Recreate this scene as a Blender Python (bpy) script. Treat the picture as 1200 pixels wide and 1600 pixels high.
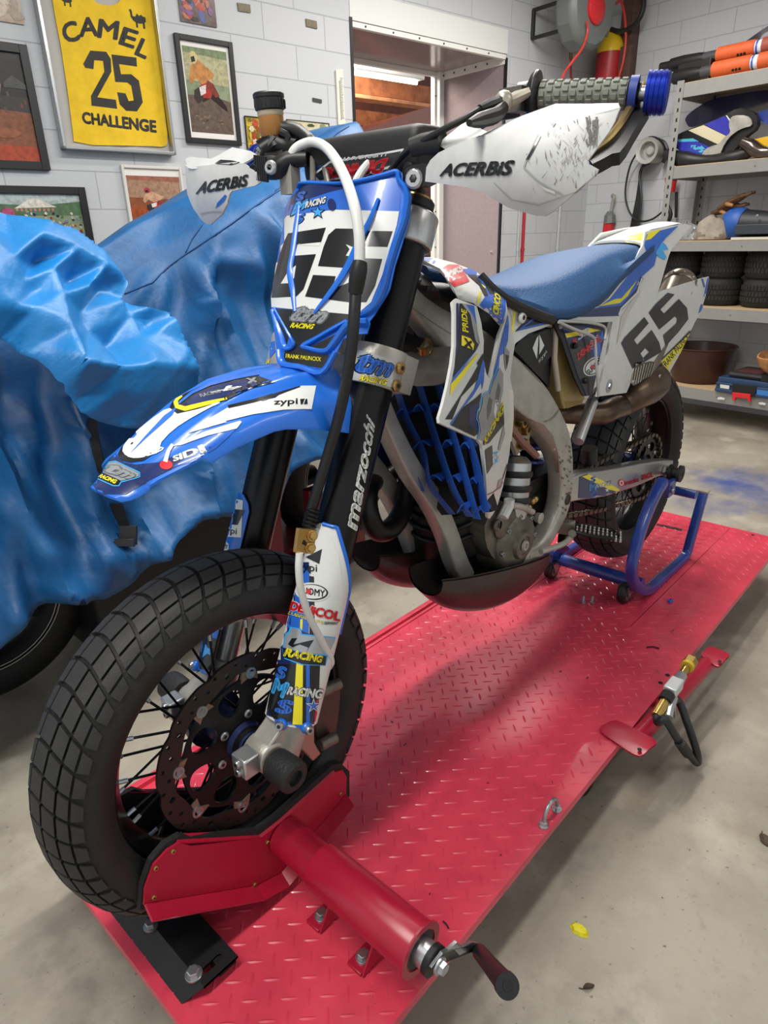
import bpy, bmesh, random
import numpy as np
from math import sin, cos, pi, radians, sqrt, atan2, hypot
from mathutils import Vector as V, Matrix, noise
from mathutils.bvhtree import BVHTree
from mathutils.geometry import delaunay_2d_cdt

random.seed(7)
for o in list(bpy.data.objects):
    bpy.data.objects.remove(o)
SC = bpy.context.scene
COL = SC.collection

# ------------------------------------------------------------------ camera
# table frame: X along the motorcycle (forward +), Y to its left, Z = 0 on the lift's plate (0.15 m over the floor)
HT = 0.15
CAM = V((0.469, 0.811, 1.074))
FPX = 1037.84
RR, RU, RF = V(((-0.672331, 0.739794, -0.025999))), V(((-0.299341, -0.239585, 0.923577))), V(((-0.677027, -0.628732, -0.382531)))
cd = bpy.data.cameras.new('camera')
cam = bpy.data.objects.new('camera', cd)
COL.objects.link(cam)
cam.matrix_world = Matrix(((RR.x, RU.x, -RF.x, CAM.x), (RR.y, RU.y, -RF.y, CAM.y), (RR.z, RU.z, -RF.z, CAM.z + HT), (0, 0, 0, 1)))
cd.sensor_fit = 'VERTICAL'
cd.sensor_height = 36.0
cd.lens = FPX / 1600 * 36
cd.clip_start = 0.02
SC.camera = cam

# ------------------------------------------------------------------ world, lights, exposure
SC.view_settings.view_transform = 'Standard'
SC.view_settings.look = 'None'
SC.view_settings.gamma = 1
SC.view_settings.use_curve_mapping = False
SC.view_settings.exposure = -0.12
world = bpy.data.worlds.new('daylight')
SC.world = world
world.use_nodes = True
bg = world.node_tree.nodes['Background']
bg.inputs[0].default_value = (0.93, 0.97, 1.0, 1)
bg.inputs[1].default_value = 0.78

TH = -0.12138
WU = V((cos(TH), sin(TH), 0))      # along the left wall
WV = V((-sin(TH), cos(TH), 0))     # along the wall with the shelves
def W(u, v, z):
    return WU * u + WV * v + V((0, 0, z))

def area_lamp(name, loc, sx, sy, energy, rotz=0.0, color=(1, 1, 1), rx=0.0):
    l = bpy.data.lights.new(name, 'AREA')
    l.shape = 'RECTANGLE'
    l.size = sx; l.size_y = sy; l.energy = energy; l.color = color
    o = bpy.data.objects.new(name, l)
    COL.objects.link(o)
    o.location = V(loc) + V((0, 0, HT))
    o.rotation_euler = (rx, 0, rotz)
    return o
LAMPS = [((-1.15, -0.4, 2.62), 0.0), ((0.9, 0.2, 2.62), 0.0), ((-2.9, -1.0, 2.62), 0.0), ((-1.4, 2.2, 2.62), 0.0)]  # unseen ceiling lamps; the second and last are added as fill
for i, (lp, e) in enumerate(LAMPS):
    area_lamp('ceiling_and_fill_light', lp, 1.5, 0.16, (54, 52, 46, 16)[i], TH, (1, 0.97, 0.92))
area_lamp('neighbour_room_light', W(-2.9, -4.2, 2.6), 1.6, 1.2, 190, TH, (1, 0.95, 0.86))

# ------------------------------------------------------------------ picking points with the photograph's lens
def ray(x, y):
    return (RR * ((x - 600) / FPX) - RU * ((y - 800) / FPX) + RF).normalized()
def proj(p):
    d = V(p) - CAM
    z = d.dot(RF)
    return (600 + FPX * d.dot(RR) / z, 800 - FPX * d.dot(RU) / z)
def P(x, y, Y=None, X=None, Z=None, n=None, d=0.0):
    if Y is not None: n, d = V((0, 1, 0)), Y
    elif X is not None: n, d = V((1, 0, 0)), X
    elif Z is not None: n, d = V((0, 0, 1)), Z
    r = ray(x, y)
    return CAM + r * ((d - n.dot(CAM)) / n.dot(r))
def PL(x, y, v=-2.45): return P(x, y, n=WV, d=v)     # on the left wall
def PR(x, y, u=-4.6): return P(x, y, n=WU, d=u)      # on the shelf wall
def surfY(ctrl, deg=2):
    """smooth surface Y(pixel) through control points (x, y, Y)"""
    A = []
    c = np.array(ctrl, float)
    x, y = (c[:, 0] - 600) / 300, (c[:, 1] - 700) / 300
    B = np.c_[np.ones(len(x)), x, y] if (deg == 1 or len(c) < 6) else np.c_[np.ones(len(x)), x, y, x * x, x * y, y * y]
    k = np.linalg.lstsq(B, c[:, 2], rcond=None)[0]
    def f(px, py):
        a, b = (px - 600) / 300, (py - 700) / 300
        t = (1, a, b) if len(k) == 3 else (1, a, b, a * a, a * b, b * b)
        return P(px, py, Y=float(sum(q * w for q, w in zip(k, t))))
    return f
def planeY(Y): return lambda px, py: P(px, py, Y=Y)

# ------------------------------------------------------------------ materials
def srgb(h):
    h = h.lstrip('#')
    c = [int(h[i:i + 2], 16) / 255 for i in (0, 2, 4)]
    return [x / 12.92 if x <= .04045 else ((x + .055) / 1.055) ** 2.4 for x in c]
MATS = {}
def mat(name, hexc, rough=0.5, metal=0.0, var=0.0, vscale=20.0, bump=0.0, bscale=200.0, hex2=None, spec=0.5, coat=0.0, trans=0.0, emit=0.0, alpha=1.0):
    if name in MATS: return MATS[name]
    m = bpy.data.materials.new(name)
    m.use_nodes = True
    nt = m.node_tree
    b = nt.nodes['Principled BSDF']
    c = srgb(hexc)
    b.inputs['Base Color'].default_value = (*c, 1)
    m.diffuse_color = (*c, 1)
    b.inputs['Roughness'].default_value = rough
    b.inputs['Metallic'].default_value = metal
    b.inputs['Specular IOR Level'].default_value = spec
    b.inputs['Coat Weight'].default_value = coat
    b.inputs['Coat Roughness'].default_value = 0.08
    b.inputs['Transmission Weight'].default_value = trans
    b.inputs['Alpha'].default_value = alpha
    if emit:
        b.inputs['Emission Color'].default_value = (*c, 1)
        b.inputs['Emission Strength'].default_value = emit
    if var or bump or hex2:
        tc = nt.nodes.new('ShaderNodeTexCoord')
    if var or hex2:
        nz = nt.nodes.new('ShaderNodeTexNoise')
        nz.inputs['Scale'].default_value = vscale
        nz.inputs['Detail'].default_value = 6
        nz.inputs['Roughness'].default_value = 0.65
        nt.links.new(tc.outputs['Object'], nz.inputs['Vector'])
        mx = nt.nodes.new('ShaderNodeMix')
        mx.data_type = 'RGBA'
        c2 = srgb(hex2) if hex2 else [x * (1 - var) for x in c]
        mx.inputs['A'].default_value = (*c, 1)
        mx.inputs['B'].default_value = (*c2, 1)
        rp = nt.nodes.new('ShaderNodeMapRange')
        rp.inputs['From Min'].default_value = 0.42
        rp.inputs['From Max'].default_value = 0.62
        nt.links.new(nz.outputs['Fac'], rp.inputs['Value'])
        nt.links.new(rp.outputs['Result'], mx.inputs['Factor'])
        nt.links.new(mx.outputs['Result'], b.inputs['Base Color'])
    if bump:
        n2 = nt.nodes.new('ShaderNodeTexNoise')
        n2.inputs['Scale'].default_value = bscale
        n2.inputs['Detail'].default_value = 4
        nt.links.new(tc.outputs['Object'], n2.inputs['Vector'])
        bp = nt.nodes.new('ShaderNodeBump')
        bp.inputs['Strength'].default_value = bump
        bp.inputs['Distance'].default_value = 0.004
        nt.links.new(n2.outputs['Fac'], bp.inputs['Height'])
        nt.links.new(bp.outputs['Normal'], b.inputs['Normal'])
    MATS[name] = m
    return m

# ------------------------------------------------------------------ mesh builder
def catmull(pts, n=6, closed=False):
    pts = [V(p) for p in pts]
    if len(pts) < 3: return pts
    out = []
    N = len(pts)
    rng = N if closed else N - 1
    for i in range(rng):
        p0 = pts[(i - 1) % N] if (closed or i > 0) else pts[0] * 2 - pts[1]
        p1, p2 = pts[i], pts[(i + 1) % N]
        p3 = pts[(i + 2) % N] if (closed or i + 2 < N) else p2 * 2 - p1
        for k in range(n):
            t = k / n
            out.append(0.5 * ((2 * p1) + (p2 - p0) * t + (2 * p0 - 5 * p1 + 4 * p2 - p3) * t * t + (3 * p1 - p0 - 3 * p2 + p3) * t ** 3))
    if not closed: out.append(pts[-1])
    return out
def round2d(pts, it=2, closed=True):
    """Chaikin corner cutting; a point given as (x, y, 1) stays sharp"""
    for _ in range(it):
        o = []
        n = len(pts)
        for i in range(n):
            a, p, b = pts[i - 1], pts[i], pts[(i + 1) % n]
            if len(p) > 2:
                o.append(p); continue
            o.append((p[0] * .75 + a[0] * .25, p[1] * .75 + a[1] * .25))
            o.append((p[0] * .75 + b[0] * .25, p[1] * .75 + b[1] * .25))
        pts = o
    return pts
def dens2d(pts, step):
    o = []
    for i in range(len(pts)):
        a, b = pts[i], pts[(i + 1) % len(pts)]
        k = max(1, int(hypot(b[0] - a[0], b[1] - a[1]) / step + .5))
        for j in range(k):
            o.append((a[0] + (b[0] - a[0]) * j / k, a[1] + (b[1] - a[1]) * j / k))
    return o
def inside(p, poly):
    x, y = p; c = False
    j = len(poly) - 1
    for i in range(len(poly)):
        xi, yi = poly[i]; xj, yj = poly[j]
        if (yi > y) != (yj > y) and x < (xj - xi) * (y - yi) / (yj - yi) + xi: c = not c
        j = i
    return c
def fill2d(outline, step, holes=()):
    ol = dens2d([(p[0], p[1]) for p in outline], step)
    hl = [dens2d([(p[0], p[1]) for p in h], step) for h in holes]
    pts = list(ol); edges = []
    n = len(ol); edges += [(i, (i + 1) % n) for i in range(n)]
    for h in hl:
        b = len(pts); pts += h
        edges += [(b + i, b + (i + 1) % len(h)) for i in range(len(h))]
    bound = np.array(pts)
    x0, y0 = bound.min(0); x1, y1 = bound.max(0)
    gy = y0 + step * .5
    grid = []
    while gy < y1:
        gx = x0 + step * .5
        while gx < x1:
            q = (gx, gy)
            if inside(q, ol) and not any(inside(q, h) for h in hl) and ((bound - q) ** 2).sum(1).min() > (step * .45) ** 2:
                grid.append(q)
            gx += step
        gy += step
    pts += grid
    vs, es, fs, ov, oe, of = delaunay_2d_cdt([V(p) for p in pts], edges, [], 1 if not holes else 1, 1e-5)
    out = []
    for f in fs:
        c = (sum(vs[i].x for i in f) / len(f), sum(vs[i].y for i in f) / len(f))
        if inside(c, ol) and not any(inside(c, h) for h in hl): out.append(list(f))
    return [(v.x, v.y) for v in vs], out

def frame(ax):
    ax = V(ax).normalized()
    t = V((0, 0, 1)) if abs(ax.z) < .9 else V((1, 0, 0))
    a = ax.cross(t).normalized()
    return a, ax.cross(a).normalized(), ax

class M:
    def __init__(s):
        s.v = []; s.f = []; s.mi = []; s.mats = []; s.bv = None; s.uvf = None; s.base = None
    def slot(s, m):
        if m not in s.mats: s.mats.append(m)
        return s.mats.index(m)
    def add(s, vs, fs, m):
        b = len(s.v); k = s.slot(m)
        s.v += [V(p) for p in vs]
        s.f += [[b + i for i in f] for f in fs]
        s.mi += [k] * len(fs)
        s.bv = None
        return s
    def box(s, c, size, m, ax=None):
        """box centred at c; ax = (x, y, z) axes"""
        a = ax or (V((1, 0, 0)), V((0, 1, 0)), V((0, 0, 1)))
        vs = []
        for k in range(8):
            q = V(c)
            for i in range(3): q = q + a[i] * (size[i] / 2 * (1 if k >> i & 1 else -1))
            vs.append(q)
        fl = a[0].cross(a[1]).dot(a[2]) > 0
        fs = [(0, 2, 3, 1), (4, 5, 7, 6), (0, 1, 5, 4), (2, 6, 7, 3), (0, 4, 6, 2), (1, 3, 7, 5)]
        if not fl: fs = [f[::-1] for f in fs]
        return s.add(vs, fs, m)
    def loft(s, rings, m, closed=True, caps=True, loop=False):
        n = len(rings[0]); vs = [p for r in rings for p in r]; fs = []
        R = len(rings)
        for i in range(R if loop else R - 1):
            i2 = (i + 1) % R
            for j in range(n if closed else n - 1):
                j2 = (j + 1) % n
                fs.append((i * n + j, i * n + j2, i2 * n + j2, i2 * n + j))
        if caps and closed and not loop:
            fs.append(tuple(range(n))[::-1]); fs.append(tuple((R - 1) * n + j for j in range(n)))
        return s.add(vs, fs, m)
    def tube(s, path, r, m, n=12, smooth=0, caps=True, flat=1.0, up=None):
        p = catmull(path, smooth) if smooth else [V(q) for q in path]
        rr = r if isinstance(r, (list, tuple)) else [r] * 2
        rad = lambda t: np.interp(t, np.linspace(0, 1, len(rr)), rr)
        tl = [0.0]
        for i in range(1, len(p)): tl.append(tl[-1] + (p[i] - p[i - 1]).length)
        rings = []
        a = None
        for i in range(len(p)):
            d = (p[min(i + 1, len(p) - 1)] - p[max(i - 1, 0)]).normalized()
            if a is None: a = (V(up).cross(d).normalized() if up else frame(d)[0])
            a = (a - d * a.dot(d)).normalized()
            b = d.cross(a)
            q = rad(i / (len(p) - 1) if smooth == 0 and len(rr) == len(p) else tl[i] / tl[-1])
            rings.append([p[i] + (a * cos(2 * pi * k / n) + b * sin(2 * pi * k / n) * flat) * q for k in range(n)])
        return s.loft(rings, m, True, caps)
    def lathe(s, prof, c, ax, m, n=32, caps=True, a0=0, a1=2 * pi):
        """prof = [(radius, height along ax)]"""
        a, b, d = frame(ax)
        full = abs(a1 - a0 - 2 * pi) < 1e-6
        k = n if full else n + 1
        rings = [[V(c) + d * h + (a * cos(a0 + (a1 - a0) * j / n) + b * sin(a0 + (a1 - a0) * j / n)) * max(r, 1e-5) for j in range(k)] for r, h in prof]
        return s.loft(rings, m, full, caps and full)
    def cyl(s, c0, c1, r, m, n=20, r2=None):
        c0, c1 = V(c0), V(c1); L = (c1 - c0).length
        return s.lathe([(r, 0), (r if r2 is None else r2, L)], c0, c1 - c0, m, n)
    def ball(s, c, r, m, n=16, sc=(1, 1, 1)):
        rings = []
        for i in range(n // 2 + 1):
            t = pi * i / (n // 2)
            rr = max(sin(t), 1e-4)
            rings.append([V(c) + V((rr * cos(2 * pi * j / n) * sc[0], rr * sin(2 * pi * j / n) * sc[1], -cos(t) * sc[2])) * r for j in range(n)])
        return s.loft(rings, m, True, False)
    def prism(s, poly, vec, m):
        n = len(poly); a = [V(p) for p in poly]; b = [p + V(vec) for p in a]
        nrm = V((0, 0, 0))
        for i in range(n): nrm += a[i].cross(a[(i + 1) % n])
        if nrm.dot(V(vec)) < 0: a.reverse(); b.reverse()
        fs = [tuple(range(n))[::-1], tuple(range(n, 2 * n))] + [(i, (i + 1) % n, n + (i + 1) % n, n + i) for i in range(n)]
        return s.add(a + b, fs, m)
    def bolt(s, c, ax, r, h, m, n=6):
        ax = V(ax).normalized(); c = V(c)
        s.lathe([(r * 1.35, 0), (r * 1.35, h * .25), (r * 1.3, h * .28)], c, ax, m, 16)
        return s.lathe([(r, h * .28), (r, h * .9), (r * .85, h)], c, ax, m, n)
    def screw(s, c, ax, r, h, m, md):
        ax = V(ax).normalized(); c = V(c)
        s.lathe([(r, 0), (r, h * .6), (r * .8, h)], c, ax, m, 16)
        return s.lathe([(r * .45, h * 1.02), (r * .44, h * 1.03)], c, ax, md, 6)
    # ---- panels traced at their own depth, with a real thickness
    def panel(s, outline, surf, thick, m, step=9, rnd=0, holes=(), disp=None, mside=None):
        ol = round2d(outline, rnd) if rnd else outline
        hs = [round2d(h, rnd) if rnd else h for h in holes]
        p2, fs = fill2d(ol, step, hs)
        top = [surf(*q) for q in p2]
        nr = [V((0, 0, 0)) for _ in top]
        out = []
        for f in fs:
            a, b, c = (top[i] for i in f[:3])
            n = (b - a).cross(c - a)
            if n.dot(CAM - a) < 0: f = f[::-1]; n = -n
            for i in f: nr[i] += n
            out.append(list(f))
        nr = [(n.normalized() if n.length > 0 else V((0, 1, 0))) for n in nr]
        if disp: top = [t + n * disp(*q) for t, n, q in zip(top, nr, p2)]
        k = len(top)
        bot = [t - n * thick for t, n in zip(top, nr)]
        s.add(top, out, m)
        b0 = len(s.v) - k
        cnt = {}
        for f in out:
            for i in range(3):
                e = (f[i], f[(i + 1) % 3])
                cnt[e] = cnt.get(e, 0) + 1
        ks = s.slot(mside or m)
        s.v += bot
        for f in out:
            s.f.append([b0 + k + i for i in f[::-1]]); s.mi.append(ks)
        for (i, j) in cnt:
            if (j, i) not in cnt:
                s.f.append([b0 + j, b0 + i, b0 + k + i, b0 + k + j]); s.mi.append(ks)
        return s
    # ---- printed graphics laid onto the surface
    def bvh(s):
        if s.bv is None: s.bv = BVHTree.FromPolygons(s.v, s.f)
        return s.bv
    def lay(s, p2, fs, m, off):
        bv = s.bvh()
        pts = []
        for (x, y) in p2:
            d = ray(x, y)
            h = bv.ray_cast(CAM, d)
            if h[0] is None: pts.append(None); continue
            n = h[1] if h[1].dot(d) < 0 else -h[1]
            pts.append(h[0] + n * off)
        ids = {}
        vs = []; out = []
        for f in fs:
            if any(pts[i] is None for i in f): continue
            a, b, c = (pts[i] for i in f[:3])
            if max((a - b).length, (b - c).length, (a - c).length) > .12: continue
            g = []
            for i in f:
                if i not in ids: ids[i] = len(vs); vs.append(pts[i])
                g.append(ids[i])
            if (b - a).cross(c - a).dot(CAM - a) < 0: g = g[::-1]
            out.append(g)
        keep = s.bv
        if out: s.add(vs, out, m)
        s.bv = keep
        return s
    def stick(s, m, outline, off=.0008, step=7, rnd=0, holes=()):
        ol = round2d(outline, rnd) if rnd else outline
        p2, fs = fill2d(ol, step, holes)
        return s.lay(p2, fs, m, off)
    def line(s, m, pts, w, off=.0008, step=5, rnd=0):
        """a stripe w px wide along pts"""
        for _ in range(rnd):
            o = [pts[0]]
            for a, b in zip(pts, pts[1:]):
                o += [(a[0] * .75 + b[0] * .25, a[1] * .75 + b[1] * .25), (a[0] * .25 + b[0] * .75, a[1] * .25 + b[1] * .75)]
            pts = o + [pts[-1]]
        q = [pts[0]]
        for a, b in zip(pts, pts[1:]):
            k = max(1, int(hypot(b[0] - a[0], b[1] - a[1]) / step))
            q += [(a[0] + (b[0] - a[0]) * (i + 1) / k, a[1] + (b[1] - a[1]) * (i + 1) / k) for i in range(k)]
        ws = w if isinstance(w, (list, tuple)) else [w, w]
        p2 = []; fs = []
        for i, p in enumerate(q):
            a, b = q[max(i - 1, 0)], q[min(i + 1, len(q) - 1)]
            l = hypot(b[0] - a[0], b[1] - a[1]) or 1
            nx, ny = -(b[1] - a[1]) / l, (b[0] - a[0]) / l
            ww = float(np.interp(i / max(1, len(q) - 1), np.linspace(0, 1, len(ws)), ws)) / 2
            p2 += [(p[0] + nx * ww, p[1] + ny * ww), (p[0] - nx * ww, p[1] - ny * ww)]
            if i: fs += [(2 * i - 2, 2 * i - 1, 2 * i + 1), (2 * i - 2, 2 * i + 1, 2 * i)]
        return s.lay(p2, fs, m, off)
    def text(s, m, body, quad, off=.0012, bold=.02, shear=0.0, step=5, ol=None, olw=.05):
        """lettering filling the pixel quad (bottom left, bottom right, top right, top left)"""
        if ol is not None: s.text(ol, body, quad, off - .0006, bold + olw, shear, step, None, (olw,))
        p2, fs = glyphs(body, bold, shear, olw[0] if isinstance(olw, tuple) else 0)
        h = homog(quad)
        q = [h(*p) for p in p2]
        q, fs = split2d(q, fs, step)
        return s.lay(q, fs, m, off)
    def text3(s, m, body, origin, ux, uy, width, height, bold=.02, shear=0.0, lift=V((0, 0, 0))):
        p2, fs = glyphs(body, bold, shear, 0)
        return s.add([V(origin) + V(ux) * (x * width) + V(uy) * (y * height) + V(lift) for x, y in p2], fs, m)
    def mirror(s):
        n = len(s.v)
        s.v += [V((p.x, -p.y, p.z)) for p in s.v]
        s.f += [[n + i for i in f[::-1]] for f in s.f]
        s.mi += s.mi
        s.bv = None
        return s
    def pair(s, name, parent=None, **kw):
        o = s.build(name, parent, **kw)
        m = M(); m.v = [V((p.x, -p.y, p.z)) for p in s.v]; m.f = [f[::-1] for f in s.f]; m.mi = list(s.mi); m.mats = list(s.mats)
        m.build(name, parent, **kw)
        return o
    def build(s, name, parent=None, sharp=35, bevel=0.0, loc=None, seg=2, flat=False, **props):
        me = bpy.data.meshes.new(name)
        root = V((0, 0, 0))
        if parent is not None:
            q = parent
            while q is not None:
                root = root + q.location; q = q.parent
        elif loc is not None: root = V(loc)
        me.from_pydata([p + V((0, 0, HT)) - root for p in s.v], [], s.f)
        for m in s.mats: me.materials.append(m)
        me.polygons.foreach_set('material_index', s.mi)
        if s.uvf:
            uv = me.uv_layers.new(name='UVMap')
            for l in me.loops: uv.data[l.index].uv = s.uvf(s.v[l.vertex_index])
        me.update()
        if flat: me.shade_flat()
        else:
            me.shade_smooth()
            me.set_sharp_from_angle(angle=radians(sharp))
        o = bpy.data.objects.new(name, me)
        COL.objects.link(o)
        if parent is not None: o.parent = parent
        elif loc is not None: o.location = root
        if bevel:
            md = o.modifiers.new('bevel', 'BEVEL')
            md.width = bevel; md.segments = seg; md.limit_method = 'ANGLE'; md.angle_limit = radians(40)
            md.harden_normals = False
        for k, v in props.items(): o[k] = v
        return o
GLY = {}
def glyphs(body, bold, shear, pad=0):
    key = (body, round(bold, 4), shear, pad)
    if key in GLY: return GLY[key]
    def mk(off):
        c = bpy.data.curves.new('lettering', 'FONT')
        c.body = body; c.size = 1; c.shear = shear; c.resolution_u = 3; c.fill_mode = 'FRONT'
        o = bpy.data.objects.new('lettering', c)
        me = bpy.data.meshes.new_from_object(o)
        vs = [(v.co.x, v.co.y) for v in me.vertices]
        fs = []
        for p in me.polygons:
            q = list(p.vertices)
            fs += [(q[0], q[i], q[i + 1]) for i in range(1, len(q) - 1)]
        bpy.data.objects.remove(o); bpy.data.curves.remove(c); bpy.data.meshes.remove(me)
        if off > .004:      # heavier strokes: shifted copies of the glyphs
            n = 8 if off > .05 else 6
            sh = [(0, 0)] + [(off * cos(2 * pi * i / n), off * sin(2 * pi * i / n)) for i in range(n)]
            N = len(vs)
            fs = [tuple(j + N * i for j in f) for i in range(len(sh)) for f in fs]
            vs = [(x + dx, y + dy) for dx, dy in sh for x, y in vs]
        return vs, fs
    vs, fs = mk(bold)
    ref = vs if not pad else mk(bold - pad)[0]
    a = np.array(ref)
    x0, y0 = a.min(0); x1, y1 = a.max(0)
    r = ([((x - x0) / (x1 - x0), (y - y0) / (y1 - y0)) for x, y in vs], fs)
    GLY[key] = r
    return r
def homog(quad):
    src = [(0, 0), (1, 0), (1, 1), (0, 1)]
    A = []; B = []
    for (u, v), (x, y) in zip(src, quad):
        A += [[u, v, 1, 0, 0, 0, -u * x, -v * x], [0, 0, 0, u, v, 1, -u * y, -v * y]]; B += [x, y]
    h = np.linalg.solve(np.array(A, float), np.array(B, float))
    return lambda u, v: ((h[0] * u + h[1] * v + h[2]) / (h[6] * u + h[7] * v + 1), (h[3] * u + h[4] * v + h[5]) / (h[6] * u + h[7] * v + 1))
def split2d(p, fs, step):
    p = list(p)
    for _ in range(4):
        out = []; mid = {}; ch = False
        def mp(i, j):
            k = (min(i, j), max(i, j))
            if k not in mid:
                mid[k] = len(p); p.append(((p[i][0] + p[j][0]) / 2, (p[i][1] + p[j][1]) / 2))
            return mid[k]
        lg = lambda i, j: hypot(p[i][0] - p[j][0], p[i][1] - p[j][1]) > step
        for (a, b, c) in fs:
            L = [lg(a, b), lg(b, c), lg(c, a)]
            if not any(L): out.append((a, b, c)); continue
            ch = True
            if all(L):
                x, y, z = mp(a, b), mp(b, c), mp(c, a)
                out += [(a, x, z), (x, b, y), (z, y, c), (x, y, z)]
            else:
                e = max(((hypot(p[i][0] - p[j][0], p[i][1] - p[j][1]), k) for k, (i, j) in enumerate(((a, b), (b, c), (c, a)))))[1]
                if e == 1: a, b, c = b, c, a
                elif e == 2: a, b, c = c, a, b
                x = mp(a, b)
                out += [(a, x, c), (x, b, c)]
        fs = out
        if not ch: break
    return p, fs

def thing(name, label, cat, loc, group=None):
    """an Empty at the thing's base (table frame), parent of its parts"""
    o = bpy.data.objects.new(name, None)
    COL.objects.link(o)
    o.location = V(loc) + V((0, 0, HT))
    o.empty_display_size = .1
    return tag(o, label, cat, group)
def tag(o, label, cat, group=None):
    o['label'] = label; o['category'] = cat
    if group: o['group'] = group
    return o
def copy_thing(o, dloc, label=None):
    r = o.copy(); COL.objects.link(r)
    r.location = o.location + V(dloc)
    if label: r['label'] = label
    for ch in list(o.children):
        c = ch.copy(); COL.objects.link(c); c.parent = r
        for g in list(ch.children):
            d = g.copy(); COL.objects.link(d); d.parent = c
    return r
# ================================================================== the room
def wall_material(name, bw, bh, u0, z0):
    m = bpy.data.materials.new(name); m.use_nodes = True
    nt = m.node_tree; b = nt.nodes['Principled BSDF']
    uv = nt.nodes.new('ShaderNodeUVMap')
    mp = nt.nodes.new('ShaderNodeMapping'); mp.inputs['Location'].default_value = (-u0, -z0, 0)
    nt.links.new(uv.outputs[0], mp.inputs[0])
    br = nt.nodes.new('ShaderNodeTexBrick')
    br.offset = .5
    for k, v in (('Scale', 1), ('Mortar Size', .003), ('Mortar Smooth', .6), ('Brick Width', bw), ('Row Height', bh), ('Bias', 0)): br.inputs[k].default_value = v
    br.inputs['Color1'].default_value = (*srgb('#c6c8cb'), 1)
    br.inputs['Color2'].default_value = (*srgb('#c2c5c8'), 1)
    br.inputs['Mortar'].default_value = (*srgb('#b0b3b6'), 1)
    nt.links.new(mp.outputs[0], br.inputs['Vector'])
    nz = nt.nodes.new('ShaderNodeTexNoise'); nz.inputs['Scale'].default_value = 130; nz.inputs['Detail'].default_value = 5
    nt.links.new(uv.outputs[0], nz.inputs['Vector'])
    md = nt.nodes.new('ShaderNodeMath'); md.operation = 'MULTIPLY_ADD'
    md.inputs[1].default_value = -.8
    nt.links.new(br.outputs['Fac'], md.inputs[0])
    n2 = nt.nodes.new('ShaderNodeMath'); n2.operation = 'MULTIPLY'; n2.inputs[1].default_value = .25
    nt.links.new(nz.outputs['Fac'], n2.inputs[0]); nt.links.new(n2.outputs[0], md.inputs[2])
    bp = nt.nodes.new('ShaderNodeBump'); bp.inputs['Strength'].default_value = .55; bp.inputs['Distance'].default_value = .006
    nt.links.new(md.outputs[0], bp.inputs['Height']); nt.links.new(bp.outputs[0], b.inputs['Normal'])
    nt.links.new(br.outputs['Color'], b.inputs['Base Color'])
    b.inputs['Roughness'].default_value = .55
    return m
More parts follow.
